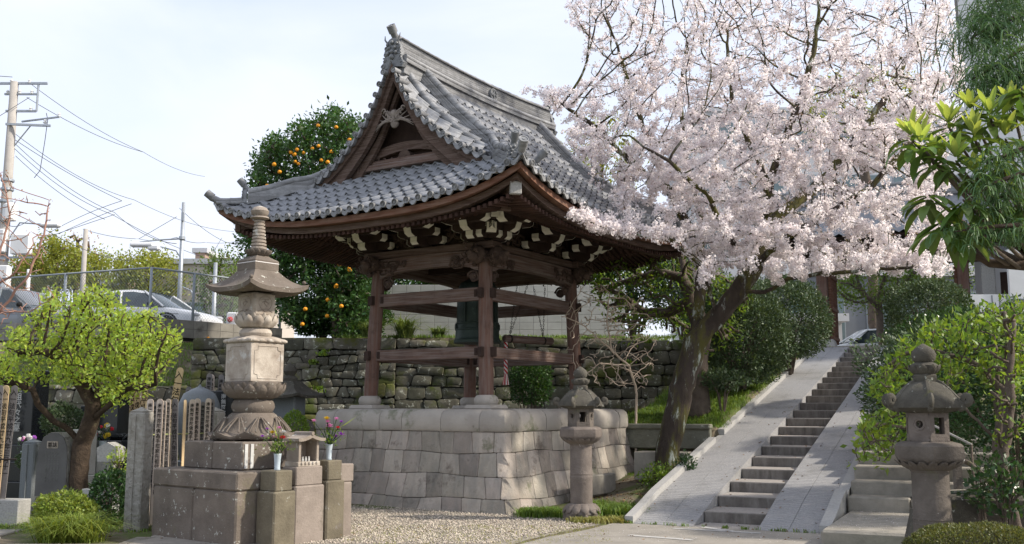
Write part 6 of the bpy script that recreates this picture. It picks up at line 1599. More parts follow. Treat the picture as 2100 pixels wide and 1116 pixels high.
mb = MB(); mb.box((1.2, 0, h - 2.9), (2.4, .06, .06)); mb.build('pole_arm', mt['steel'], t); mb = MB(); mb.box((3.2, 0, h - 3.6), (1.7, .4, .4), bev=.05); mb.build('signal_head', mt['whitepaint'], t); mb = MB(); [mb.lathe([(.16, 0), (.16, .2)], 12, M=Matrix.Translation((3.7 + .42 * k, -.22, h - 3.6)) @ Matrix.Rotation(pi / 2, 4, 'X')) for k in range(3)]; mb.build('signal_visor', mt['rubber'], t)
mb = MB(); mb.tube([(0, 0, h - 3.6), (3.2, 0, h - 3.4)], .04, 6); mb.build('signal_arm', mt['steel'], t)
pole('street_pole', 'thin grey pole right of the lamp behind the wire fence', 436, 38, 7.2, .09, .07, 'steel')
pole('street_pole', 'white pole low among the trees at the far left', 50, 42, 7.5, .1, .08, 'whitepaint')
t, h = pole('lamp_pole', 'small pale blue curved lamp pole behind the white car', 393, 40, 6.1, .04, .035, 'steel'); mb = MB(); mb.tube([(0, 0, h), (-.1, 0, h + .25), (-.45, 0, h + .4)], .035, 6); mb.build('lamp_arm', mt['steel'], t)
t = thing('street_light_head', 'pale street light head on a bracket behind the bare reddish twigs', 'street light', tuple(at(104, 462, 38))); mb = MB(); mb.box((0, 0, 0), (.75, .3, .18), bev=.06); mb.build('light_head', mt['whitepaint'], t); mb = MB(); mb.tube([(.2, 0, 0), (-1.2, 0, .1), (-1.62, 0, -.6)], .03, 6); mb.build('bracket_arm', mt['steel'], t)
def wire(label, pts, r=.011, sag=.3, n=14):
    """cable through (px,py,Y) points"""
    P = [at(*p) for p in pts]; o = P[0]; mb = MB(); Q = []
    for a, b in zip(P[:-1], P[1:]):
        for k in range(n + 1): t_ = k / n; q = a * (1 - t_) + b * t_ - o; q[2] -= sag * 4 * t_ * (1 - t_); Q.append(q)
    Q = [q for i, q in enumerate(Q) if i == 0 or np.linalg.norm(q - Q[i - 1]) > 1e-4]
    mb.tube(Q, r, 4); ob = mb.build('cable', mt['wire']); ob.location = tuple(o); tag(ob, label, 'cable', 'overhead cables'); return ob
WL = 'thin dark overhead cable running from the left utility pole across the sky'
for pts, s in ((((28, 285, 32), (250, 412, 38)), .1), (((28, 292, 32), (235, 436, 38), (362, 500, 36)), .25), (((30, 305, 32), (230, 440, 38), (480, 545, 50)), .25), (((32, 320, 32), (215, 450, 38)), .2),
               (((60, 170, 32), (294, 312, 45)), .2), (((55, 200, 32), (294, 312, 45), (420, 362, 60)), .2), (((25, 270, 32), (275, 410, 45), (480, 475, 60)), .3),
               (((250, 412, 38), (100, 478, 40)), -.1), (((270, 418, 38), (120, 480, 40)), -.05), (((235, 440, 38), (80, 492, 40)), .0),
               (((170, 470, 44), (285, 490, 46), (362, 487, 36)), .1), (((362, 487, 36), (420, 497, 50), (500, 492, 50)), .1), (((368, 427, 36), (455, 493, 45), (500, 500, 50)), .1), (((362, 445, 36), (285, 490, 40)), .0),
               (((-10, 440, 30), (60, 450, 32), (270, 535, 44)), .3), (((455, 488, 45), (436, 520, 38)), 0), (((-20, 155, 30), (25, 158, 32)), 0), (((-20, 250, 30), (60, 200, 32)), 0)):
    wire(WL, pts, sag=s)
t = thing('hanging_cable', 'thin cable loop hanging from the crossarm of the utility pole', 'cable', tuple(at(95, 235, 32))); mb = MB(); a = at(95, 235, 32); mb.tube([q - a for q in (at(95, 232, 32), at(98, 245, 32), at(92, 290, 32), at(82, 350, 32), at(70, 365, 32))], .012, 5); mb.build('cable', mt['wire'], t)

# ---- temple gate at the top of the stairway
gt = thing('temple_gate', 'old wooden temple gate with tiled roof at the top of the stairway', 'gate', (*st(17.4, .2)[:2], 3.47), -ST_A)
GW = 3.95
for x, nm in ((0, 0), (GW, 1)):
    mb = MB(); mb.box((x, 0, .11), (.72, .62, .26), bev=.03, taper=.82); mb.build('base_stone', mt['granite'], gt)
    mb = MB(); mb.box((x, 0, 1.35), (.3, .3, 2.2), bev=.015); mb.build('post', mt['woodv'], gt); mb = MB(); mb.box((x, 0, .42), (.32, .32, .34), bev=.01); mb.build('post_shoe', mt['darkwood'], gt)
    mb = MB(); mb.box((x, 1.6, 1.3), (.22, .22, 2.3), bev=.01); mb.build('rear_post', mt['wood'], gt)
mb = MB(); mb.box((GW / 2, 0, 2.52), (GW + 1.1, .26, .3), bev=.01); mb.build('lintel', mt['wood'], gt)
for x, sg in ((.2, 1), (GW - .2, -1)):
    mb = MB(); mb.box((x, .72, 1.25), (.06, 1.25, 2.2))
    for k in range(5): mb.box((x + sg * .04, .2 + .26 * k, 1.25), (.02, .03, 2.2))
    for z in (.3, 1.2, 2.2): mb.box((x + sg * .05, .72, z), (.03, 1.25, .1))
    mb.build('door_leaf', mt['redwood'], gt)
mb = MB()
for k in range(-3, 9): mb.box((GW / 2 - 3 + 0 + k * .62 + .3, .5, 3.0), (.08, 2.6, .1))
mb.box((GW / 2, .5, 2.82), (GW + 1.6, .3, .3)); mb.box((GW / 2, -.5, 2.95), (GW + 2.6, .14, .14)); mb.box((GW / 2, 1.5, 2.95), (GW + 2.6, .14, .14)); mb.build('roof_frame', mt['wood'], gt)
mb = MB(); x0, x1 = -2.3, GW + 1.6; V = []; F = []; nc = int((x1 - x0) / .25) * 4; prof = [(0, 4.55), (.25, 4.25), (.6, 3.9), (1.0, 3.6), (1.45, 3.35), (1.85, 3.2)]
for sg in (-1, 1):
    k0 = len(V)
    for i in range(nc + 1):
        x = x0 + (x1 - x0) * i / nc; lf = .3 * (abs(x - (x0 + x1) / 2) / ((x1 - x0) / 2)) ** 3
        for (d, z) in prof: V.append((x, .5 + sg * d, z + .035 * cos(i * pi / 2) + lf * (d / 1.85) * .8))
    m_ = len(prof)
    for i in range(nc):
        for k in range(m_ - 1): F.append((k0 + i * m_ + k, k0 + (i + 1) * m_ + k, k0 + (i + 1) * m_ + k + 1, k0 + i * m_ + k + 1))
mb.add(V, F); mb.build('roof_tiles', mt['tile'], gt)
mb = MB(); mb.box(((x0 + x1) / 2, .5, 4.68), (x1 - x0, .3, .4), bev=.03); mb.tube([(x0, .5, 4.93), (x1, .5, 4.93)], .09, 8); mb.build('roof_ridge', mt['ridge'], gt)
mb = MB(); mb.prism([(-1.75, 3.15), (1.75, 3.15), (1.75, 3.22), (1.0, 3.55), (0, 4.4), (-1.0, 3.55), (-1.75, 3.22)], x0 + .25, x0 + .3, axis='x'); mb.v = [(v[0], v[1] + .5, v[2]) for v in mb.v]; mb.box(((x0 + x1) / 2, .5, 3.15), (x1 - x0 - .3, 3.4, .04)); mb.build('roof_boards', mt['darkwood'], gt)
# wall beside the gate
t = thing('gate_side_wall', 'grey stone pillar and dark wooden side door right of the temple gate', 'gate wall', (*st(17.2, 4.55)[:2], 3.47), -ST_A); mb = MB(); mb.box((.25, 0, 1.1), (.36, .36, 2.2), bev=.02); mb.build('pillar', mt['granite'], t); mb = MB(); mb.box((.95, .1, 1.0), (.8, .1, 2.0)); mb.build('side_door', mt['darkwood'], t); mb = MB(); mb.prism([(-.5, 2.3), (.5, 2.3), (0, 2.75)], .3, 2.2, axis='x'); mb.build('small_roof', mt['tile'], t)

# ---- buildings
def building(label, x0, x1, Y, z0, z1, mat, floors=0, depth=8, cols=0, wcol='glass', rz=0, z_first=1.0, wh=1.5):
    t = thing('building', label, 'building', (x0, Y, z0), rz); w = x1 - x0; mb = MB(); mb.box((w / 2, depth / 2, (z1 - z0) / 2), (w, depth, z1 - z0)); mb.build('wall', mt[mat], t)
    mb = MB(); mb.box((w / 2, depth / 2, z1 - z0 + .12), (w + .3, depth + .3, .25)); mb.build('roof', mt['plastergrey'], t)
    if floors:
        fh = (z1 - z0) / floors; cw = w / cols
        for f in range(floors):
            for c in range(cols):
                mb = MB(); mb.box((cw * (c + .5), -.02, fh * f + fh * .55), (cw * .7 + .12, .1, wh + .12)); fr = mb.build('window', mt['steelgrey'], t); mb = MB(); mb.box((cw * (c + .5), -.06, fh * f + fh * .55), (cw * .7, .06, wh)); mb.build('pane', mt[wcol], fr)
    return t
building('large pale grey building rising behind the cherry blossoms', 11.5, 33.0, 62, 3.4, 20.5, 'plastergrey', 5, 10, 7)
building('low modern grey building with dark glass entrance beyond the temple gate', 14.4, 40.0, 54, 3.4, 8.8, 'darkpanel', 1, 6, 6, wh=3.0)
t = thing('entrance_canopy', 'white framed glass entrance canopy left of the gate post', 'canopy', (14.2, 52.5, 3.4)); mb = MB(); mb.box((1.2, 0, 2.9), (4.0, 2.4, .4)); mb.box((-.6, 0, 1.4), (.3, .3, 2.8)); mb.box((3.0, 0, 1.4), (.3, .3, 2.8)); mb.build('canopy_frame', mt['plastergrey'], t); mb = MB(); mb.box((1.2, .8, 1.4), (3.2, .1, 2.7)); mb.build('glass_door', mt['glass'], t); mb = MB(); mb.box((1.0, .7, 1.6), (.35, .06, 1.0)); mb.build('notice_board', mt['whitepaint'], t)
building('tall white plastered building at the right edge behind the dark cypress', 14.05, 26, 30.0, 3.0, 17, 'plaster', 0, 14, 0, rz=-R(25.4))
t = thing('white_wall_panel', 'white painted panel wall standing right of the temple gate', 'wall', (12.1, 26.6, 3.2)); 
mb = MB(); mb.box((1.4, 0, .85), (2.8, .1, 1.25)); mb.box((3.2, -.1, 2.0), (4.0, .1, 1.35)); mb.build('wall_panel', mt['plaster'], t)
mb = MB(); [mb.box((x, -.06, .85), (.02, .02, 1.2)) for x in (.75, .95, 1.15)]; mb.box((2.6, -.16, 1.33), (2.8, .02, .03)); mb.build('panel_joint', mt['darkpanel'], t)
building('long low cream building with grey green roof behind the lamp pole', -17.5, -11.8, 48, 3.3, 8.6, 'cream', 1, 6, 4, wh=.9)
building('brown chimney like tower above the cream building', (393 - 1050) / FPX * 55, (413 - 1050) / FPX * 55, 55, 3, 10.25, 'brownfac')
building('small tan block between the yellow green trees behind the white car', (238 - 1050) / FPX * 50, (257 - 1050) / FPX * 50, 50, 3, 8.2, 'brownfac')
building('white low house with grey roof behind the yellow green trees', (190 - 1050) / FPX * 50, (240 - 1050) / FPX * 50, 51, 3, 7.9, 'plaster', 1, 5, 2, wh=.8)
t = thing('small_truck', 'small white roadside signal box with red light at the right end of the fence', 'signal', tuple(at(478, 640, 33) * [1, 1, 0] + [0, 0, 3.4])); mb = MB(); mb.box((0, 0, 1.0), (.35, .3, .8), bev=.04); mb.box((0, 0, .3), (.08, .08, .8)); mb.build('signal_box', mt['whitepaint'], t); mb = MB(); mb.ball((-.05, -.17, 1.15), .1, 10, 6); mb.build('red_light', mt['lampred'], t)
t.name = 'signal_box_post'
# ---------------------------------------------------------------- plants
def unit(a): return a / (np.linalg.norm(a, axis=-1, keepdims=True) + 1e-9)
def leaf_arrays(P, D, N, L, W, fold=.25, pos=.45):
    """diamond leaves: base P, direction D, normal N, lengths L, widths W"""
    P, D, N = np.asarray(P, float), unit(np.asarray(D, float)), unit(np.asarray(N, float)); L = np.broadcast_to(L, len(P))[:, None]; W = np.broadcast_to(W, len(P))[:, None]
    S = unit(np.cross(D, N)); N2 = np.cross(S, D)
    m = P + D * L * pos + N2 * W * fold
    V = np.stack([P, m - S * W * .5, P + D * L, m + S * W * .5], 1).reshape(-1, 3)
    return V, np.arange(len(V)).reshape(-1, 4)
def merge(parts):
    Vs, Fs, n = [], [], 0
    for V, F in parts: Vs.append(V); Fs.append(F + n); n += len(V)
    return np.concatenate(Vs), np.concatenate(Fs)
def rdir(n, rs): return unit(rs.normal(size=(n, 3)))
def in_poly(px, py, poly):
    c = np.zeros(len(px), bool); j = len(poly) - 1
    for i in range(len(poly)):
        xi, yi = poly[i]; xj, yj = poly[j]
        c ^= ((yi > py) != (yj > py)) & (px < (xj - xi) * (py - yi) / (yj - yi + 1e-9) + xi); j = i
    return c
def attractors(poly, n, yf, rs):
    xs = [p[0] for p in poly]; ys = [p[1] for p in poly]; out = []
    while len(out) < n:
        px = rs.uniform(min(xs), max(xs), n); py = rs.uniform(min(ys), max(ys), n); k = in_poly(px, py, poly)
        for a, b in zip(px[k], py[k]):
            y0, y1 = yf(a, b); out.append(at(a, b, rs.uniform(y0, y1)))
    return np.array(out[:n])
def colonize(limbs, A, step=.15, di=1.2, dk=.25, iters=60, rs=None, bias=(0, 0, 0), wob=.25):
    """limbs: list of polylines (arrays), each starting on an earlier node. returns P, parent"""
    rs = rs or RS; P = []; par = []
    for li, pl in enumerate(limbs):
        pl = [np.array(q, float) for q in pl]
        if li == 0: P.append(pl[0]); par.append(-1); cur = 0
        else: cur = int(np.argmin([np.linalg.norm(q - pl[0]) for q in P]))
        # Catmull-like smoothing by resampling
        for a, b in zip(pl[:-1], pl[1:]):
            n = max(1, int(np.linalg.norm(b - a) / step))
            for k in range(1, n + 1):
                q = a + (b - a) * k / n + rs.normal(size=3) * step * .08; P.append(q); par.append(cur); cur = len(P) - 1
    A = np.array(A); alive = np.ones(len(A), bool); bias = np.array(bias, float)
    near_i = np.zeros(len(A), int); near_d = np.full(len(A), 1e9)
    def upd(i0):
        if i0 >= len(P): return
        Q = np.array(P[i0:]); 
        for c in range(0, len(Q), 400):
            d = np.linalg.norm(A[:, None, :] - Q[None, c:c + 400, :], axis=2); j = d.argmin(1); dm = d[np.arange(len(A)), j]; b = dm < near_d; near_d[b] = dm[b]; near_i[b] = j[b] + i0 + c
    upd(0)
    for it in range(iters):
        k = alive & (near_d < di)
        if not k.any(): break
        idx = near_i[k]; dirs = unit(A[k] - np.array(P)[idx]); acc = {}
        for i, d in zip(idx, dirs): acc[i] = acc.get(i, 0) + d
        n0 = len(P)
        for i, d in acc.items():
            d = np.array(d) + bias + rs.normal(size=3) * wob; d = d / (np.linalg.norm(d) + 1e-9); P.append(P[i] + d * step); par.append(i)
        upd(n0); alive &= near_d > dk
    return np.array(P), np.array(par)
def tree_mesh(P, par, base_r, tip_r, mat, parent, name='trunk', pw=2.2, sides=(10, 5, 3), minr=0, flare=0):
    n = len(P); flow = np.zeros(n); ch = [[] for _ in range(n)]
    for i in range(n - 1, 0, -1):
        if flow[i] == 0: flow[i] = 1
        flow[par[i]] += flow[i]; ch[par[i]].append(i)
    fm = flow[0]; r = tip_r + (base_r - tip_r) * (flow / fm) ** (1 / pw)
    mb = MB(); starts = [0]; done = set()
    stack = [(0, None)]
    while stack:
        s, pre = stack.pop(); chain = ([pre] if pre is not None else []) + [s]; c = s
        while ch[c]:
            m_ = max(ch[c], key=lambda q: flow[q])
            for q in ch[c]:
                if q != m_: stack.append((q, c))
            chain.append(m_); c = m_
        if len(chain) < 2: continue
        rad = [r[i] for i in chain]
        if pre is not None: rad[0] = rad[1]
        if flare and pre is None:
            for k in range(min(4, len(rad))): rad[k] *= 1 + flare * (1 - k / 4)
        if rad[0] < minr: continue
        sd = sides[0] if rad[0] > base_r * .3 else (sides[1] if rad[0] > tip_r * 3 else sides[2])
        mb.tube([P[i] for i in chain], rad, sd, cap=True)
    # gnarl
    return mb.build(name, mat, parent, smooth=True), r, flow
def rel(o, *arrs): return [np.asarray(a, float) - np.array(o) for a in arrs]

def bush(name, label, cat, c, rad, n, L, W, mat, seed, lumps=.18, shell=.16, stem='bark2', group=None, flat=.3, up=.35, foot=True, fn='foliage', box=0):
    """leafy shrub, c = centre of the crown"""
    rs = np.random.RandomState(seed); gz = float(height(c[0], c[1])) if foot else c[2] - rad[2]
    t = thing(name, label, cat, (c[0], c[1], gz), 0, group); rad = np.array(rad, float)
    d = rdir(n, rs); ph = rs.uniform(0, 6.28, 9)
    if box: d = np.sign(d) * np.abs(d) ** box
    nz_ = np.zeros(n)
    for k, (f, a) in enumerate(((2.2, .5), (4.1, .35), (7.3, .25))): nz_ += a * np.sin(f * d[:, 0] * 1.7 + ph[k]) * np.sin(f * d[:, 1] * 1.6 + ph[k + 3]) * np.sin(f * d[:, 2] * 1.8 + ph[k + 6] + 1)
    r = 1 + lumps * nz_ * 2 - np.abs(rs.normal(size=n)) * shell
    k = d[:, 2] * r > -.85; P = d * r[:, None] * rad; P = P[k]; d = d[k]; n = len(P)
    D = unit(d * .6 + rdir(n, rs) * .8 + np.array([0, 0, up])); N = unit(rdir(n, rs) + d * flat + np.array([0, 0, .4]))
    V, F = leaf_arrays(P + np.array([0, 0, c[2] - gz]), D, N, L * rs.uniform(.6, 1.3, n), W * rs.uniform(.7, 1.2, n))
    np_mesh(fn, V, F, mt[mat], t)
    mb = MB()
    for k in range(9):
        e = rdir(1, rs)[0]; e[2] = abs(e[2]) * .6; q = e * rad * .8 + [0, 0, c[2] - gz]; mb.tube([(e[0] * .04, e[1] * .04, -.05), q * [.35, .35, .55], q], [max(rad) * .035, max(rad) * .025, max(rad) * .012], 5)
    mb.build('stem', mt[stem], t); return t
def canopy(name, label, cat, limbs, poly, nA, yf, seed, base_r, tip_r, bark, step, di, dk, leaf_fn, iters=60, bias=(0, 0, .0), pw=2.2, flare=.35, group=None, wob=.25, sides=(10, 5, 3)):
    rs = np.random.RandomState(seed); A = attractors(poly, nA, yf, rs); P, par = colonize(limbs, A, step, di, dk, iters, rs, bias, wob)
    o = P[0].copy(); t = thing(name, label, cat, tuple(o), 0, group); P = P - o
    tr, r, flow = tree_mesh(P, par, base_r, tip_r, mt[bark], t, 'trunk', pw, sides, flare=flare)
    leaf_fn(t, P, par, r, flow, rs, o); return t
def leafer(mat, per, L, W, spread, maxflow=6, up=.3, name='foliage', flat=.5, mask=None, droop=0):
    def f(t, P, par, r, flow, rs, o):
        k = (flow <= maxflow) & (par >= 0); Q = P[k]; dr = unit(Q - P[par[k]])
        n = rs.poisson(per, len(Q)) if mask is None else rs.poisson(per * mask(Q + o))
        Q = np.repeat(Q, n, 0); dr = np.repeat(dr, n, 0); m_ = len(Q)
        Q = Q + rs.normal(size=(m_, 3)) * spread; D = unit(dr * .7 + rdir(m_, rs) + np.array([0, 0, up - droop])); N = unit(rdir(m_, rs) + np.array([0, 0, flat]))
        V, F = leaf_arrays(Q, D, N, L * rs.uniform(.6, 1.25, m_), W * rs.uniform(.7, 1.2, m_)); np_mesh(name, V, F, mt[mat], t)
    return f

# ---- cherry tree in bloom
def P3(l): return [at(*q) for q in l]
gz0 = float(height(2.77, 18.0)); b0 = np.array([2.74, 18.0, gz0 - .1])
limbs = [[b0] + P3([(1368, 930, 18), (1388, 850, 18), (1405, 770, 18), (1428, 700, 18.0), (1432, 630, 18.2), (1440, 560, 18.4), (1420, 480, 18.5), (1372, 390, 18.6), (1330, 290, 18.8), (1296, 190, 19), (1270, 110, 19)]),
         P3([(1428, 700, 18.0), (1470, 650, 17.9), (1512, 600, 17.8), (1545, 548, 17.8), (1572, 460, 17.8), (1578, 380, 17.6), (1600, 300, 17.5), (1640, 210, 17.4), (1668, 110, 17.5), (1680, 20, 17.6)]),
         P3([(1512, 600, 17.8), (1570, 600, 17.5), (1618, 572, 17.3), (1700, 560, 17.0), (1800, 552, 16.8), (1900, 545, 16.6)]),
         P3([(1545, 548, 17.8), (1610, 490, 17.2), (1700, 440, 16.9), (1790, 380, 16.7), (1860, 300, 16.8), (1905, 220, 17)]),
         P3([(1440, 560, 18.4), (1440, 440, 19.5), (1405, 320, 20), (1395, 200, 20.3), (1410, 80, 20.5)]),
         P3([(1470, 650, 17.9), (1440, 545, 17.0), (1370, 490, 16.3), (1290, 478, 15.8), (1220, 460, 15.4), (1172, 437, 15.2)]),
         P3([(1545, 548, 17.8), (1490, 480, 16.8), (1450, 400, 16.3), (1370, 330, 16.0), (1290, 280, 16.0)]),
         P3([(1578, 380, 17.6), (1540, 300, 18.2), (1500, 200, 18.6), (1490, 80, 18.8)]),
         P3([(1572, 460, 17.8), (1680, 380, 18.6), (1760, 280, 19), (1830, 180, 19.2), (1880, 80, 19.4)]),
         P3([(1372, 390, 18.6), (1290, 330, 18.0), (1220, 260, 17.6), (1140, 205, 17.4), (1085, 182, 17.3)])]
cpoly = [(1150, 20), (1200, 110), (1175, 180), (1085, 172), (1130, 235), (1180, 320), (1215, 390), (1290, 430), (1170, 432), (1215, 480), (1320, 490), (1400, 525), (1430, 600), (1500, 560), (1600, 570), (1700, 565), (1860, 568), (1950, 578), (1965, 480), (1940, 330), (1985, 200), (1960, 70), (1940, -80), (1300, -100), (1180, -40)]
def cy(px, py):
    if px < 1400: return (15.4, 16.4) if py > 425 else (16.2, 18.6 if py > 240 else 20)
    w = 2.6 * math.sqrt(max(.05, 1 - ((px - 1600) / 420) ** 2)); return (17.8 - w, 18.4 + w)
def cherry_leaves(t, P, par, r, flow, rs, o):
    k = (flow <= 9) & (par >= 0); Q = P[k]; W_ = Q + o
    # image height of each twig decides how full the bloom is
    D = W_[:, 1] * cos(PITCH) + (W_[:, 2] - EYE) * sin(PITCH); py = 558 - FPX * (-W_[:, 1] * sin(PITCH) + (W_[:, 2] - EYE) * cos(PITCH)) / D
    f = np.clip((W_[:, 2] - 3.0) / 6.0, 0, 1); dens = 1.2 - 1.02 * f ** .8
    nn_ = np.sin(W_[:, 0] * 2.6 + 2 + np.sin(W_[:, 2] * 2)) * np.sin(W_[:, 2] * 4.6 + 1 + np.sin(W_[:, 0] * 2.1)) + .6 * np.sin(W_[:, 1] * 3.7) * np.sin(W_[:, 0] * 5.3 + W_[:, 2] * 4); clump = .2 + 1.5 * np.clip((nn_ + .35) * 1.6, 0, 1)
    n = rs.poisson(7.6 * dens * clump); C = np.repeat(Q, n, 0) + rs.normal(size=(n.sum(), 3)) * .045
    # each cluster centre gets a ball of flowers
    m_ = 9; cc = np.repeat(C, m_, 0); d = rdir(len(cc), rs); cc = cc + d * rs.uniform(.012, .055, len(cc))[:, None]
    a = unit(np.cross(d, rdir(len(cc), rs))); V, F = leaf_arrays(cc - a * .017, a, d, rs.uniform(.034, .05, len(cc)), rs.uniform(.032, .046, len(cc)), fold=.35, pos=.5); np_mesh('blossom', V, F, mt['blossom'], t)
    n = rs.poisson(1.3 * (.3 + f)); B = np.repeat(Q, n, 0) + rs.normal(size=(n.sum(), 3)) * .04; V, F = leaf_arrays(B, rdir(len(B), rs), rdir(len(B), rs), .034, .016); np_mesh('flower_bud', V, F, mt['blossom_bud'], t)
    n = rs.poisson(.9, len(Q)); B = np.repeat(Q, n, 0) + rs.normal(size=(n.sum(), 3)) * .04; V, F = leaf_arrays(B, unit(rdir(len(B), rs) + [0, 0, .6]), rdir(len(B), rs), .045, .018); np_mesh('young_leaf', V, F, mt['leafbud'], t)
canopy('cherry_tree', 'big leaning cherry tree in full pale pink bloom beside the stairway', 'cherry tree', limbs, cpoly, 5200, cy, 21, .215, .0035, 'bark', .13, .9, .2, cherry_leaves, iters=70, bias=(0, 0, .25), pw=1.8, flare=.3, wob=.1)

# ---- plum tree on the left
pb = atz(163, 1010, 0.0); pb = np.array([pb[0] * 15.8 / pb[1], 15.8, -.05])
limbs = [[pb] + P3([(162, 960, 15.8), (168, 910, 15.8), (185, 865, 15.7), (192, 830, 15.6), (165, 785, 15.5), (140, 745, 15.4), (120, 715, 15.4)]),
         P3([(168, 910, 15.8), (140, 880, 15.7), (110, 862, 15.5), (78, 830, 15.3), (68, 800, 15.2), (30, 785, 15.1), (-20, 770, 15.1)]),
         P3([(192, 830, 15.6), (205, 800, 15.5), (190, 770, 15.6), (170, 745, 15.7)]),
         P3([(185, 865, 15.7), (225, 830, 15.4), (260, 800, 15.3), (320, 790, 15.2)]),
         P3([(165, 785, 15.5), (215, 760, 15.3), (250, 790, 15.2), (290, 770, 15.2)]),
         P3([(140, 745, 15.4), (90, 720, 15.2), (40, 720, 15.2)])]
ppoly = [(-30, 760), (5, 710), (35, 665), (68, 655), (72, 612), (110, 600), (150, 606), (185, 585), (235, 600), (262, 628), (320, 640), (350, 665), (380, 690), (362, 735), (335, 760), (322, 800), (270, 802), (250, 835), (212, 838), (200, 795), (150, 772), (122, 790), (88, 765), (50, 800), (10, 818), (-30, 800)]
canopy('plum_tree', 'gnarled old plum tree with dark twisted trunk and bright yellow green new leaves', 'plum tree', limbs, ppoly, 1500, lambda a, b: (14.5, 16.5), 5, .14, .0025, 'barkplum', .09, .7, .16, leafer('plumleaf', 9.5, .075, .04, .06, 8, .3, mask=lambda W: .18 + 1.5 * np.clip((np.sin(W[:, 0] * 5.2 + 2 * np.sin(W[:, 2] * 3)) * np.sin(W[:, 2] * 8.5 + W[:, 0] * 2) + .6 * np.sin(W[:, 1] * 6 + W[:, 0] * 4) + .45) * 1.5, 0, 1)), iters=50, pw=1.9, flare=.5, wob=.12)

# ---- citrus tree behind the pavilion
ob_ = at(697, 690, 26.2); ob_[2] = TERR - .1
limbs = [[ob_] + P3([(695, 640, 26.2), (690, 560, 26.2), (670, 470, 26.3), (660, 380, 26.3), (665, 290, 26.3)]), P3([(690, 560, 26.2), (620, 520, 26), (560, 470, 26)]), P3([(690, 560, 26.2), (740, 480, 26.5), (750, 400, 26.8)]), P3([(670, 470, 26.3), (600, 400, 26.4), (560, 340, 26.5)])]
opoly = [(505, 440), (520, 340), (545, 290), (590, 262), (640, 240), (690, 215), (745, 235), (790, 330), (800, 500), (790, 560), (760, 650), (700, 690), (650, 640), (605, 655), (575, 650), (555, 590), (500, 550), (490, 490)]
def orange_leaves(t, P, par, r, flow, rs, o):
    leafer('orangeleaf', 26, .14, .065, .13, 20, .25)(t, P, par, r, flow, rs, o)
canopy('orange_tree', 'dark green orange tree full of fruit standing behind the pavilion on the terrace', 'orange tree', limbs, opoly, 2200, lambda a, b: (24.6, 27.6), 9, .16, .006, 'bark2', .17, 1.2, .3, orange_leaves, iters=45)
OR = [(540, 553, 2.0), (440, 667, 0), (410, 681, 0), (428, 690, 0), (472, 682, 0), (513, 662, 0), (542, 650, 0), (604, 678, 0), (432, 725, 0), (447, 735, 0), (556, 718, 0), (586, 727, 0), (357, 774, 0), (390, 830, 0), (297, 840, 0), (331, 738, 0), (527, 801, 0), (455, 832, 0), (690, 620, 0), (627, 560, 0)]
ofr = [(420 + x / 2.326, 20 + y / 2.326, 24.75) for x, y, _ in OR] + [(696, 543, 24.6), (716, 550, 24.6), (717, 554, 24.7), (690, 585, 24.6), (689, 588, 24.7), (626, 634, 24.5), (700, 628, 24.5), (671, 648, 24.6), (620, 665, 24.5), (672, 615, 24.7), (514, 532, 24.6)]
src = None
for i, (px, py, Y) in enumerate(ofr):
    p = at(px, py, Y)
    if src is None:
        mb = MB(); mb.ball((0, 0, 0), .052, 10, 8, sz=.9); src = mb.build('orange', mt['orange'], smooth=True); mb = MB(); mb.tube([(0, 0, .04), (0, .01, .09)], .006, 5); mb.build('stalk', mt['twig'], src); o = src
    else: o = copy_tree(src)
    o.scale = (random.uniform(.8, 1.12),) * 3; o.location = tuple(p); tag(o, 'ripe orange hanging among the dark leaves of the orange tree behind the pavilion', 'orange', 'oranges on the tree')
for lab, q in (('fallen orange lying on the kerb stones under the car park wall', at(427, 694, 28.0)),):
    o = copy_tree(src); o.location = tuple(q); tag(o, lab, 'orange'); del o['group']

# ---- evergreen bushes and trees right of the pavilion
bush('camellia_bush', 'large rounded dark camellia bush on the bank directly right of the cherry trunk', 'camellia', at(1518, 690, 22.8), (1.2, .9, 1.25), 19000, .075, .04, 'camellia', 51, .16, .2)
bush('camellia_bush', 'large rounded dark camellia bush nearest to the temple gate post', 'camellia', at(1610, 655, 25.5), (1.15, 1.0, 1.15), 17000, .075, .04, 'camellia', 52, .16, .2)
bush('camellia_bush', 'dark camellia bush between the cherry trunk and the retaining wall', 'camellia', at(1470, 640, 24.2), (.8, .8, 1.0), 9000, .075, .04, 'camellia', 53, .2, .2)
bush('clipped_shrub', 'dark green clipped shrub mound right of the stairway behind the bright leaves', 'shrub', at(1905, 645, 21), (.9, .9, .72), 11000, .07, .035, 'camellia', 54, .14, .15)
bush('clipped_shrub', 'olive green dense shrub below the white wall panel right of the gate', 'shrub', at(1960, 725, 18), (1.2, 1.0, .8), 12000, .07, .035, 'darkshrub', 55, .2, .2)
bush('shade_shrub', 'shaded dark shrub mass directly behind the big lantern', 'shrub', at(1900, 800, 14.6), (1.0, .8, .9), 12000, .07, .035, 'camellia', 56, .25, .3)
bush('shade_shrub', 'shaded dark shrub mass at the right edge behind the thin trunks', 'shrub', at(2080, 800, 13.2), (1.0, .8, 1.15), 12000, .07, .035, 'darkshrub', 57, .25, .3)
bush('wall_shrub', 'dark glossy shrub growing against the rubble wall under the striped rope', 'shrub', at(1088, 785, 23.6), (.5, .3, .6), 3600, .075, .04, 'orangeleaf', 58, .25, .25)
bush('low_shrub', 'small dark leaved branchy shrub at the foot of the camellia beside the tree stump trunk', 'shrub', at(1480, 780, 20.6), (.5, .35, .22), 900, .1, .05, 'camellia', 59, .3, .3)
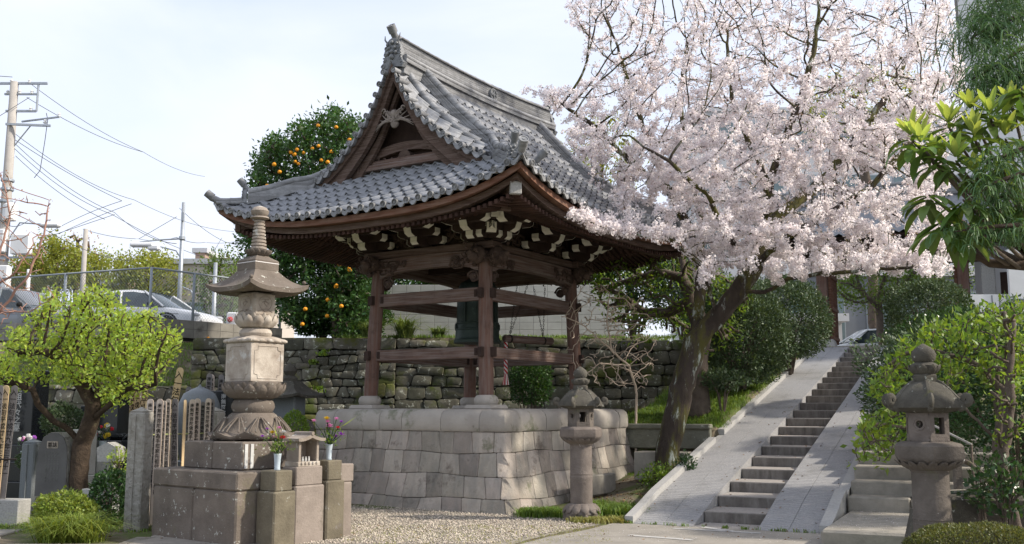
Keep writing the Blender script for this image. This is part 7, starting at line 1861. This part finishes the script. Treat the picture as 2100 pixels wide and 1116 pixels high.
# gnarled evergreen behind the cherry
g0 = at(1432, 850, 20.8)
limbs = [[np.array([g0[0], g0[1], float(height(g0[0], g0[1])) - .1])] + P3([(1432, 800, 20.8), (1432, 740, 20.8), (1442, 680, 20.8), (1420, 620, 21), (1400, 570, 21.3), (1350, 560, 21.6), (1290, 575, 22), (1240, 590, 22.2)]), P3([(1442, 680, 20.8), (1480, 640, 21), (1520, 610, 21)]), P3([(1400, 570, 21.3), (1400, 530, 21.5), (1380, 510, 22)]), P3([(1420, 620, 21), (1370, 640, 21.5), (1320, 640, 22), (1270, 600, 22)])]
gpoly = [(1210, 620), (1215, 560), (1260, 530), (1350, 520), (1420, 515), (1500, 560), (1560, 620), (1530, 700), (1460, 720), (1400, 700), (1330, 680), (1300, 720), (1270, 690)]
canopy('gnarled_tree', 'gnarled evergreen tree with knotted grey limbs reaching left behind the cherry trunk', 'tree', limbs, gpoly, 520, lambda a, b: (20.5, 22.8), 15, .2, .006, 'bark2', .16, 1.2, .3, leafer('bushleaf', 9, .12, .045, .09, 4, .1), iters=40, pw=2.1)
for k, (px, py, Y, rx, rz_, m_) in enumerate(((720, 600, 29.6, .9, 1.3, 'orangeleaf'), (820, 575, 30.0, 1.1, .8, 'orangeleaf'), (930, 560, 30.2, 1.1, .8, 'bushleaf'), (1060, 570, 30.2, 1.2, .75, 'orangeleaf'), (1190, 560, 30.4, 1.2, .8, 'bushleaf'), (1300, 560, 30.2, 1.2, 1.0, 'orangeleaf'), (1400, 600, 29.6, 1.1, 1.2, 'camellia'))):
    bush('garden_tree', 'leafy evergreen crown rising behind the pale block wall on the terrace', 'tree', at(px, py, Y), (rx, .8, rz_), 5200, .13, .06, m_, 300 + k, .25, .25, group='evergreen trees behind the block wall')
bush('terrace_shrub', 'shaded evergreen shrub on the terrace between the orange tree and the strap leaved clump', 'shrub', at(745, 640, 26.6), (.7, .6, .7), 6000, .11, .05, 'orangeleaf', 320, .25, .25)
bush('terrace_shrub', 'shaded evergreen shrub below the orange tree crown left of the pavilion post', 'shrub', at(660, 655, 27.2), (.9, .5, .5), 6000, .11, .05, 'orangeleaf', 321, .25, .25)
# bare pale twiggy shrub in front of the wall
b_ = at(1300, 850, 20.2); b_[2] = float(height(b_[0], b_[1]))
limbs = [[b_] + P3([(1305, 800, 20.0), (1290, 750, 19.8), (1255, 720, 19.6), (1245, 660, 19.5), (1250, 600, 19.5)]), P3([(1290, 750, 19.8), (1230, 745, 19.4), (1190, 775, 19.3)]), P3([(1255, 720, 19.6), (1200, 670, 19.3), (1160, 650, 19.2)])]
canopy('bare_shrub', 'leafless shrub of pale tangled twigs right of the pavilion in front of the wall', 'shrub', limbs, [(1150, 620), (1190, 570), (1260, 575), (1340, 620), (1350, 700), (1340, 790), (1250, 800), (1180, 800), (1160, 720)], 380, lambda a, b: (18.9, 20.4), 17, .024, .006, 'barktan', .09, .9, .12, lambda *a: None, iters=30, flare=0, wob=.5)
# spring trees behind the cherry and beyond the gate
def fartree(label, px, py, Y, rx, rz_, n, mat, seed, L=.22, zb=3.4, trunk_px=None, group=None):
    c = at(px, py, Y); t = thing('far_tree', label, 'tree', (c[0], Y, zb), 0, group); rs = np.random.RandomState(seed); h = c[2] - zb
    A = rs.normal(size=(220, 3)); A = unit(A) * rs.uniform(.35, 1, (220, 1)) ** .5 * np.array([rx, rx * .8, rz_]) + [0, 0, h]
    P, par = colonize([[np.array([0, 0, -.2]), np.array([.05, 0, h * .35]), np.array([0, .1, h * .75])]], A, .35, 4, .6, 40, rs, (0, 0, .1))
    tree_mesh(P, par, max(.12, rx * .07), .015, mt['bark2'], t, 'trunk', 2.2, (8, 4, 3))
    leafer(mat, n / max(1, len(P)), L, L * .55, .26, 8, .2, 'crown')(t, P, par, np.zeros(len(P)), _flow(par), rs, np.zeros(3)); return t
def _flow(par):
    f = np.ones(len(par))
    for i in range(len(par) - 1, 0, -1): f[par[i]] += f[i]
    return f
fartree('yellow green spring tree behind the right end of the pavilion roof', 1235, 340, 36, 1.6, 2.2, 2600, 'farleaf', 61, .14)
fartree('pale green spring tree showing through the blossoms near the right side', 1770, 225, 48, 3.6, 2.4, 5000, 'farleaf', 62, .18)
fartree('green maple tree with grey forked trunk seen through the temple gate', 1800, 570, 41, 2.2, 1.5, 6500, 'maple', 63, .13)
fartree('green maple tree behind the right gate post', 1930, 560, 43, 1.6, 1.6, 3000, 'maple', 64, .13)
fartree('yellow green round tree at the far left behind the dark car', 60, 560, 50, 1.6, 1.3, 5500, 'farleaf', 65, .17)
fartree('yellow green round tree left of the concrete pole with signals', 118, 545, 48, 1.6, 1.35, 6500, 'farleaf', 66, .17)
fartree('large yellow green tree behind the white sedan', 300, 575, 47, 1.9, 1.6, 9000, 'farleaf', 67, .17)
fartree('yellow green tree between the concrete pole and the white sedan', 195, 560, 52, 1.5, 1.2, 4500, 'farleaf', 68, .17)
fartree('loose green tree right of the lamp pole above the fence end', 455, 590, 42, 1.5, 1.6, 3600, 'fargreen', 69, .15)
fartree('thin brownish tree with few leaves rising beside the concrete pole', 160, 505, 49, .9, .9, 260, 'redleaf', 70, .14)
# bare tree with reddish young leaves at the left edge
limbs = [[at(-90, 760, 14)] + P3([(-60, 680, 14), (-30, 600, 14), (0, 520, 14.1), (20, 440, 14.2), (10, 380, 14.2)]), P3([(-60, 680, 14), (0, 640, 13.8), (60, 560, 13.7), (90, 480, 13.7), (100, 410, 13.8)]), P3([(-30, 600, 14), (30, 560, 13.9), (70, 500, 13.9)]), P3([(0, 640, 13.8), (60, 640, 13.6), (110, 610, 13.6)])]
limbs[0][0][2] = 0
canopy('young_cherry', 'nearly bare young tree with reddish buds at the left edge', 'tree', limbs, [(-60, 640), (-40, 380), (10, 330), (60, 420), (110, 400), (118, 480), (95, 560), (70, 640), (0, 680)], 150, lambda a, b: (13.4, 14.5), 19, .03, .0028, 'redtwig', .09, .8, .14, leafer('redleaf', 1.2, .035, .016, .02, 5, .5, 'bud_leaves'), iters=40, bias=(.1, 0, .45), flare=0, wob=.1)

# ---- shrubs and grasses in front
bush('azalea_ball', 'low bright yellow green rounded shrub in front of the slate stele', 'shrub', (-5.83, 13.3, .3), (.39, .34, .27), 4200, .05, .03, 'azalea', 71, .16, .2, fn='foliage', foot=False)
bush('glossy_shrub', 'dark glossy leaved shrub between the plum trunk and the granite post', 'shrub', (-5.72, 14.5, .38), (.32, .28, .42), 2600, .055, .035, 'darkshrub', 72, .18, .2, foot=False)
bush('round_shrub', 'small round dark green shrub between the stupa and the platform', 'shrub', at(603, 888, 16.9), (.24, .24, .36), 3600, .04, .018, 'bushleaf', 73, .05, .1)
bush('cemetery_shrub', 'dense dark shrub behind the slate stele under the plum branches', 'shrub', at(130, 868, 17.4), (.35, .3, .32), 3600, .05, .026, 'camellia', 74, .15, .15)
bush('cemetery_shrub', 'small dark cushion shaped shrub left of the slate stele', 'shrub', at(60, 945, 16.8), (.2, .2, .16), 1600, .04, .02, 'camellia', 75, .1, .12)
bush('cemetery_shrub', 'variegated pale green shrub behind the plum trunk', 'shrub', at(232, 868, 18.2), (.35, .3, .3), 3000, .05, .026, 'bushleaf', 76, .15, .15)
bush('trimmed_hedge', 'flat trimmed hedge with small olive leaves at the lower right corner', 'hedge', (3.62, 7.95, .42), (.58, .42, .34), 26000, .022, .012, 'hedge', 77, .04, .07, foot=False, box=.75)
bush('base_shrub', 'small leafy shrub growing at the root of the cherry tree on its left', 'shrub', (2.45, 17.1, .5), (.3, .2, .22), 700, .06, .028, 'bushleaf', 78, .3, .3)
bush('base_shrub', 'small dark leafy shrub between the cherry root and the ramp curb', 'shrub', (2.95, 17.2, .62), (.16, .14, .26), 500, .07, .03, 'darkshrub', 79, .3, .3)
bush('plum_shrub', 'bright leafy seedling rising over the dark glossy shrub', 'shrub', at(245, 945, 14.7), (.16, .14, .2), 160, .06, .03, 'plumleaf', 80, .3, .3, foot=False)
def blades(name, label, cat, pts, per, h, w, mat, seed, spread=.06, lean=.6, kind=None, top=True, segs=2):
    rs = np.random.RandomState(seed); pts = np.array(pts, float); B = np.repeat(pts, per, 0); n = len(B); B = B + rs.normal(size=(n, 3)) * [spread, spread, 0]
    a = rs.uniform(0, 2 * pi, n); H = h * rs.uniform(.5, 1.2, n); ln = lean * rs.uniform(.2, 1.3, n) * H; dx = np.stack([np.cos(a), np.sin(a), 0 * a], 1); sd = np.stack([-np.sin(a), np.cos(a), 0 * a], 1) * w * .5
    P0, P1, P2 = B, B + dx * ln[:, None] * .35 + np.array([0, 0, 1]) * H[:, None] * .75, B + dx * ln[:, None] * 1.1 + np.array([0, 0, 1]) * (H * (1 - .35 * lean * rs.uniform(0, 1.3, n)))[:, None]
    V = np.stack([P0 - sd, P0 + sd, P1 + sd * .8, P1 - sd * .8, P2 + sd * .15, P2 - sd * .15], 1).reshape(-1, 3); i = np.arange(n)[:, None] * 6; F = np.concatenate([i + [0, 1, 2, 3], i + [3, 2, 4, 5]])
    if kind: o = np_mesh(name, V, F, mt[mat]); tag(o, label, cat, kind=kind)
    else:
        c = pts.mean(0); o = np_mesh(name, V - c, F, mt[mat]); o.location = tuple(c); tag(o, label, cat)
    return o
rs = np.random.RandomState(3)
blades('grass_tuft', 'arching yellow green grass tuft in front of the rounded shrub at the lower left', 'grass tuft', rs.normal(size=(60, 3)) * [.16, .1, 0] + [-5.5, 12.75, 0], 24, .36, .012, 'azalea', 81, .03, 1.5)
blades('green_fern_patch', 'low bright green feathery plants at the platform corner left of the slender lantern', 'ground cover', [(rs.uniform(.15, .75), rs.uniform(15.45, 16.0), 0) for k in range(150)], 14, .14, .012, 'grass', 82, .05, .8, kind='stuff')
blades('green_fern_patch', 'low bright green feathery plants between the slender lantern and the ramp curb', 'ground cover', [(rs.uniform(1.15, 2.0), rs.uniform(15.2, 16.6), 0.03) for k in range(330)], 16, .17, .012, 'grass', 83, .05, .8, kind='stuff')
blades('dry_fern_patch', 'low yellowish plants at the foot of the slender lantern', 'ground cover', [(rs.uniform(.9, 1.65), rs.uniform(14.75, 15.25), 0) for k in range(200)], 14, .09, .011, 'grassdry', 84, .05, .9, kind='stuff')
# grass on the banks
def scatter(n, fx, seed):
    rs = np.random.RandomState(seed); out = []
    while len(out) < n:
        p = fx(rs)
        if p is not None: out.append((p[0], p[1], float(height(p[0], p[1])) - .005))
    return out
def bankf(rs):
    s_, m_ = rs.uniform(5.4, 16.5), rs.uniform(-2.6, -.05); q = st(s_, m_); return (q[0], q[1])
blades('grass', 'short green grass covering the bank beside the stairway', 'grass', scatter(7000, bankf, 1), 8, .085, .012, 'grass', 85, .07, .9, kind='stuff')
blades('grass', 'short mossy grass between the platform and the retaining wall', 'grass', scatter(2600, lambda r_: (r_.uniform(2.2, 4.2), r_.uniform(19.5, 24.6)), 2), 6, .05, .012, 'grass', 86, .08, .9, kind='stuff')
blades('bank_weeds', 'thin weeds and moss on the earth bank below the car park wall', 'weeds', scatter(1600, lambda r_: (r_.uniform(-13, -8), r_.uniform(25.3, 27.2)), 4), 6, .09, .014, 'grass', 87, .12, 1.0, kind='stuff')
blades('edge_moss', 'yellowish moss and grass tufts along the edge of the gravel', 'moss', [(*pz(rs.uniform(560, 1240), 0), 0) if False else (lambda q: (q[0], q[1], 0))(atz(rs.uniform(700, 1250), rs.uniform(1078, 1116), 0)) for k in range(500)], 9, .022, .008, 'grassdry', 88, .05, 1, kind='stuff')
blades('weeds', 'small green weeds at the foot of the grave tablets', 'weeds', [(rs.uniform(-8, -4.9), rs.uniform(13.7, 15.5), 0) for k in range(500)], 8, .05, .012, 'grass', 89, .06, .9, kind='stuff')
for (px, py, Y, s, lab) in ((757, 715, 24.9, .5, 'long strap leaved plant at the wall top left of the left post'), (828, 690, 25.2, .7, 'large clump of arching strap leaves on the terrace left of the bell'), (900, 695, 25.6, .35, 'small clump of strap leaves on the terrace beside the bell')):
    c = at(px, py, Y); c[2] = TERR - .02; blades('strap_leaf_plant', lab, 'plant', rs.normal(size=(12, 3)) * [.1 * s, .08 * s, 0] + c, 26, .62 * s + .1, .028, 'strap', int(px), .04, 1.25)
for k, (px, py) in enumerate(((640, 745), (665, 725), (655, 800), (1075, 745), (1290, 745), (1330, 700))):
    c = at(px, py, 24.62); blades('wall_weed', 'small tuft of fresh green weeds sprouting from the rubble wall', 'weed', rs.normal(size=(10, 3)) * [.05, .02, .03] + c, 6, .09, .03, 'bushleaf', 200 + k, .05, 1.2)['group'] = 'weeds in the rubble wall'
blades('terrace_grass', 'ground cover and grass along the top edge of the rubble wall', 'grass', [(rs.uniform(-4.5, 4.2), rs.uniform(25.1, 27.5), TERR) for k in range(1500)], 7, .09, .014, 'grass', 90, .1, 1.0, kind='stuff')
# gravel stones
n = 9000; rs = np.random.RandomState(6); gp = []; poly = np.array([(560, 1045), (700, 1012), (1050, 1035), (1290, 1045), (1285, 1062), (1200, 1080), (1080, 1104), (1000, 1116), (600, 1116)], float)
px = rs.uniform(540, 1300, 60000); py = rs.uniform(1012, 1120, 60000); k = in_poly(px, py, [tuple(q) for q in poly]); pts = np.array([atz(a, b, 0) for a, b in zip(px[k], py[k])])
w = np.random.RandomState(1).uniform(size=len(pts)) < np.clip((pts[:, 1] / 13.) ** 2, 0, 2); pts = pts[w][:16000]; n = len(pts)
o6 = np.array([[1, 0, 0], [0, 1, 0], [-1, 0, 0], [0, -1, 0], [0, 0, .8], [0, 0, -.5]], float); sc = rs.uniform(.009, .02, (n, 1, 1)) * rs.uniform(.6, 1.3, (n, 1, 3)); an = rs.uniform(0, 6.28, n); Rz = np.stack([np.stack([np.cos(an), -np.sin(an), 0 * an], 1), np.stack([np.sin(an), np.cos(an), 0 * an], 1), np.stack([0 * an, 0 * an, 1 + 0 * an], 1)], 1)
V = np.einsum('nij,nkj->nki', Rz, o6[None] * sc) + pts[:, None, :] + [0, 0, .008]; F8 = np.array([[0, 1, 4], [1, 2, 4], [2, 3, 4], [3, 0, 4], [1, 0, 5], [2, 1, 5], [3, 2, 5], [0, 3, 5]]); F = (np.arange(n)[:, None, None] * 6 + F8).reshape(-1, 3)
tag(np_mesh('gravel', V.reshape(-1, 3), F, mt['gravel']), 'loose grey and beige gravel between the platform and the path', 'gravel', kind='stuff')
# fallen petals
pp = []
for k in range(2600):
    s_, m_ = rs.uniform(0, 14) * rs.uniform(0, 1), rs.uniform(.15, 2.7)
    if 1.0 < m_ < 1.9: k2 = max(0, math.floor((s_ - .6) / .79) + 1); z = .16 * k2 + .008
    else: z = float(rampz(s_)) + .018
    q = st(s_, m_, z); pp.append(q)
for k in range(900):
    q = atz(rs.uniform(1050, 1850), rs.uniform(1070, 1116), 0); pp.append([q[0], q[1], .02 + (.19 if sm(q[0], q[1])[1] > 2.93 and -1.1 < sm(q[0], q[1])[0] < 1.5 else 0)])
for k in range(500): m_ = rs.uniform(2.95, 4.6); s_ = rs.uniform(-1.1, 1.4); pp.append(st(s_, m_, .2))
pp = np.array(pp); V, F = leaf_arrays(pp, np.stack([rs.normal(size=len(pp)), rs.normal(size=len(pp)), .1 * rs.normal(size=len(pp))], 1), [[0, .05, 1]] * len(pp), .016, .012, fold=.1)
tag(np_mesh('fallen_petals', V, F, mt['petal']), 'tiny white cherry petals fallen on the ramps, steps and path', 'petals', kind='stuff')

# fallen dry leaves and twigs
lv = []
for k in range(520): q = (rs.uniform(1.0, 3.0), rs.uniform(15.3, 19.5)); lv.append((q[0], q[1], float(height(*q)) + .012))
for k in range(160): q = atz(rs.uniform(20, 1900), rs.uniform(1062, 1116), 0); lv.append((q[0], q[1], .05))
for k in range(120): s_, m_ = rs.uniform(.1, 9), rs.choice([.2, .9, 1.1, 1.8, 2.0, 2.65]) + rs.normal() * .04; z_ = float(rampz(s_)) + .02 if not 1.0 < m_ < 1.9 else .16 * max(0, math.floor((s_ - .6) / .79) + 1) + .015; lv.append(tuple(st(s_, m_, z_)))
lv = np.array(lv); V, F = leaf_arrays(lv, np.stack([rs.normal(size=len(lv)), rs.normal(size=len(lv)), .1 * rs.normal(size=len(lv))], 1), np.stack([rs.normal(size=len(lv)) * .3, rs.normal(size=len(lv)) * .3, np.ones(len(lv))], 1), rs.uniform(.03, .055, len(lv)), .024, fold=.4)
mt['dryleaf'] = M('dry_leaf', (.25, .14, .06), (.14, .08, .04), 4, .8, 0, island=.4)
tag(np_mesh('fallen_leaves', V, F, mt['dryleaf']), 'brown dry leaves scattered around the lantern foot, the cherry root and the steps', 'leaves', kind='stuff')
blades('ramp_weeds', 'tiny weeds in the joints at the foot of the curbs and ramps', 'weeds', [tuple(st(rs.uniform(0, 6), -.03 - abs(rs.normal()) * .04, 0)[:2]) + (float(height(*st(1, -.05)[:2])) * 0 + .02,) for k in range(60)] + [tuple(st(-.03, rs.uniform(0, 2.9))[:2]) + (.012,) for k in range(40)], 7, .05, .01, 'grass', 93, .02, .9, kind='stuff')

# ---- right foreground: shrub tree with bright leaves, loquat, thread cypress
r0 = atz(2062, 1150, .1); rb = np.array([(2055 - 1050) / FPX * 10.2, 10.2, 0])
limbs = [[rb] + P3([(2052, 1000, 10.2), (2045, 900, 10.2), (2060, 800, 10.2), (2068, 700, 10.3), (2060, 640, 10.4)]), P3([(2045, 900, 10.2), (2045, 780, 10.3), (2040, 690, 10.4)]), P3([(2060, 800, 10.2), (1990, 740, 10.3), (1920, 720, 10.4), (1860, 725, 10.6), (1820, 750, 10.7)]), P3([(2045, 900, 10.2), (1990, 850, 10.3), (1940, 790, 10.5)]), P3([(2052, 1000, 10.2), (1960, 930, 10.9), (1870, 880, 11), (1800, 870, 10.9), (1760, 880, 10.8)])]
rpoly = [(1790, 770), (1815, 735), (1850, 700), (1890, 665), (1960, 640), (2020, 625), (2110, 610), (2120, 700), (2100, 800), (2030, 790), (1960, 800), (1920, 770), (1860, 780), (1850, 900), (1820, 950), (1760, 960), (1745, 880), (1800, 830), (1770, 800)]
canopy('bright_shrub_tree', 'multi stemmed shrub with bright backlit leaves behind and around the big lantern', 'shrub', limbs, rpoly, 900, lambda a, b: (9.9, 11.6), 23, .055, .0035, 'bark2', .075, .6, .13, leafer('bushleaf', 4.2, .09, .04, .05, 7, .55), iters=50, pw=1.8)
rb2 = np.array([(2085 - 1050) / FPX * 9.6, 9.6, 0])
canopy('thin_tree', 'thin dark trunk rising at the right edge beside the big lantern', 'tree', [[rb2] + P3([(2080, 1060, 9.6), (2055, 960, 9.6), (2072, 850, 9.7), (2070, 760, 9.7), (2080, 660, 9.8)])], [(2000, 760), (2040, 650), (2110, 640), (2110, 900), (2040, 900)], 160, lambda a, b: (9.2, 10.2), 24, .05, .003, 'bark2', .08, .6, .15, leafer('bushleaf', 3.2, .06, .03, .03, 5, .4), iters=30)
bush('low_plant', 'low glossy seedling plants at the right edge below the thin trunk', 'plant', at(2060, 1000, 9.3), (.35, .25, .3), 420, .075, .04, 'darkshrub', 91, .3, .4, foot=False)
bush('low_plant', 'young leafy plant in front of the water basin', 'plant', at(2010, 1000, 9.7), (.1, .1, .25), 90, .07, .035, 'camellia', 92, .3, .4, foot=False)
def big_leaf(V, F, p, d, n, L, W, curl, segs=6):
    d = d / np.linalg.norm(d); s = np.cross(d, n); s /= np.linalg.norm(s) + 1e-9; n = np.cross(s, d); k0 = len(V)
    for i in range(segs + 1):
        t = i / segs; w = W * .5 * (sin(pi * min(1, t * .85 + .08)) ** .8) if t < 1 else .002; a = curl * t * t
        c = p + d * L * t * (1 - .25 * abs(a)) + np.array([0, 0, -1]) * L * a * .5; ri = .012 * sin(i * 3.1)
        V.append(c - s * w + n * w * .35); V.append(c + n * 0); V.append(c + s * w + n * w * .35)
    for i in range(segs):
        a = k0 + i * 3; F.append((a, a + 1, a + 4, a + 3)); F.append((a + 1, a + 2, a + 5, a + 4))
rs = np.random.RandomState(8); Y0 = 8.6
whorls = [(1888, 300, 8.6, 1, .9), (1905, 400, 8.5, 0, 1.0), (1930, 455, 8.4, 0, 1.1), (1998, 285, 8.7, 1, .9), (2030, 240, 8.8, 1, .9), (2075, 215, 8.9, 1, .8), (1960, 330, 8.6, 1, .9), (1850 + 80, 330, 8.9, 1, .7), (2050, 330, 8.5, 0, .9), (1975, 410, 8.3, 0, .9), (2040, 420, 8.6, 0, .9), (2095, 180, 8.4, 0, 1.0), (1868, 285, 8.7, 1, .9), (1945, 260, 8.8, 1, .9), (1915, 330, 8.7, 1, .8), (2062, 285, 8.8, 1, .9), (1990, 230, 8.9, 1, .8), (2000, 360, 8.6, 1, .8), (1985, 470, 8.5, 0, .9), (2090, 420, 8.4, 0, 1.0)]
lq0 = np.array([4.75, 8.9, -.05]); lqt = thing('loquat_tree', 'loquat branch with large ribbed leaves and pale green upright young leaves', 'loquat tree', tuple(lq0)); OV, OF, NV, NF = [], [], [], []; mb = MB()
fork = at(2150, 560, 8.9); mb.tube([np.zeros(3), fork - lq0 - [0, 0, .8], fork - lq0], [.09, .07, .055], 8)
for (px, py, Y, new, s) in whorls:
    Y -= 1.1; c = at(px, py, Y) - lq0; a = fork - lq0; mid = (a + c) / 2 + np.array([.05, 0, -.12]); mb.tube([a, mid, c * .97 + mid * .03, c], [.03, .018, .011, .007], 6)
    n = 13 if not new else 9
    for k in range(n):
        an = 2.4 * k + rs.uniform(-.3, .3); el = rs.uniform(-.75, .15) if not new else rs.uniform(-.4, .35); d = np.array([cos(an) * cos(el), sin(an) * cos(el), sin(el)]); big_leaf(OV, OF, c + d * .015 - [0, 0, .012 * k % .1], d, np.array([0, 0, 1.]) + d * .2, s * rs.uniform(.22, .31), s * .078, rs.uniform(.3, 1.1))
    if new:
        for k in range(13): an = 2.4 * k; el = rs.uniform(.55, 1.4); d = np.array([cos(an) * cos(el), sin(an) * cos(el), sin(el)]); big_leaf(NV, NF, c + [0, 0, .03], d, np.array([cos(an + pi), sin(an + pi), .3]), s * rs.uniform(.17, .28), s * .055, .12)
mb.build('trunk', mt['bark2'], lqt, smooth=True); np_mesh('old_leaves', OV, OF, mt['loquat'], lqt, True); np_mesh('young_leaves', NV, NF, mt['loquatnew'], lqt, True)
# thread leaved cypress
cy0 = np.array([5.0, 8.3, -.05]); cyt = thing('cypress_tree', 'thread leaved cypress with drooping fine green sprays at the right edge', 'cypress', tuple(cy0)); mb = MB(); V, F = [], []; trk = at(2260, 560, 8.2)
mb.tube([np.zeros(3), (trk - cy0) * [.5, .5, .5], trk - cy0, trk - cy0 + [0, .0, 2.4]], [.16, .13, .11, .06], 10)
def spray(c, L, n, spread):
    for k in range(n):
        a = rs.uniform(0, 2 * pi); out = np.array([cos(a), sin(a), rs.uniform(-.1, .9)]); p = c + rs.normal(size=3) * spread; ln = L * rs.uniform(.5, 1.2); q = p.copy(); pts = [p]
        for i in range(4): out = out * .75 + np.array([0, 0, -.35]) + rs.normal(size=3) * .06; q = q + out / np.linalg.norm(out) * ln / 4; pts.append(q)
        for br_ in range(4):
            if br_ == 0: line = pts
            else:
                i = rs.randint(0, 3); e = rs.normal(size=3); e[2] = -abs(e[2]) - .3; e /= np.linalg.norm(e); line = [pts[i], pts[i] + e * ln * .22, pts[i] + e * ln * .38 + [0, 0, -.02]]
            w = .004; sd = rs.normal(size=3); sd /= np.linalg.norm(sd); k0 = len(V)
            for pt_ in line: V.append(pt_ - sd * w); V.append(pt_ + sd * w)
            for i in range(len(line) - 1): F.append((k0 + 2 * i, k0 + 2 * i + 1, k0 + 2 * i + 3, k0 + 2 * i + 2))
crowns = [([(2100, 30), (2040, 50), (1990, 80)], 8.2, 11), ([(2110, 90), (2050, 130), (1990, 165)], 8.0, 8), ([(2110, -20), (2060, -10), (2020, 20)], 8.4, 7), ([(2110, 300), (2060, 320), (2020, 330)], 7.2, 3), ([(2110, 350), (2040, 375), (2010, 395)], 7.1, 3), ([(2110, 460), (2030, 465), (1960, 475)], 7.1, 3), ([(2110, 400), (2060, 400), (2020, 420)], 7.2, 3), ([(2110, 480), (2080, 475), (2040, 480)], 7.2, 3), ([(2110, 160), (2080, 160), (2050, 170)], 8.1, 7)]
for (ln, Y, dens) in crowns:
    pts = [at(a, b, Y) - cy0 for a, b in ln]; a0 = np.array([trk[0] - cy0[0], trk[1] - cy0[1], pts[0][2]]); mb.tube([a0] + pts, [.03, .022, .014, .006], 6)
    allp = [pts[0] + (pts[1] - pts[0]) * t for t in np.linspace(0, 1, 5)] + [pts[1] + (pts[2] - pts[1]) * t for t in np.linspace(.2, 1, 5)]
    for q in allp: spray(q, .27 if Y > 7.5 else .17, dens * 3, .1 if Y > 7.5 else .05)
mb.tube([trk - cy0, at(2110, 545, 8.2) - cy0, at(2030, 540, 8.1) - cy0, at(1990, 515, 8.05) - cy0, at(1975, 495, 8.0) - cy0], [.06, .045, .036, .03, .018], 8)
for k in range(16):   # branches on the sides away from the court
    z_ = 3.4 + .23 * k; a_ = 2.4 * k; d_ = np.array([cos(a_), sin(a_), .1]); 
    if d_[0] < -.3: d_[0] = -d_[0]
    c_ = np.array([trk[0] - cy0[0], trk[1] - cy0[1], z_]); mb.tube([c_, c_ + d_ * .45, c_ + d_ * .85], [.02, .014, .006], 5)
    for t_ in (.3, .5, .7, .9): spray(c_ + d_ * t_, .26, 16, .12)
mb.build('trunk', mt['barkplum'], cyt, smooth=True); np_mesh('sprays', V, F, mt['cypress'], cyt)
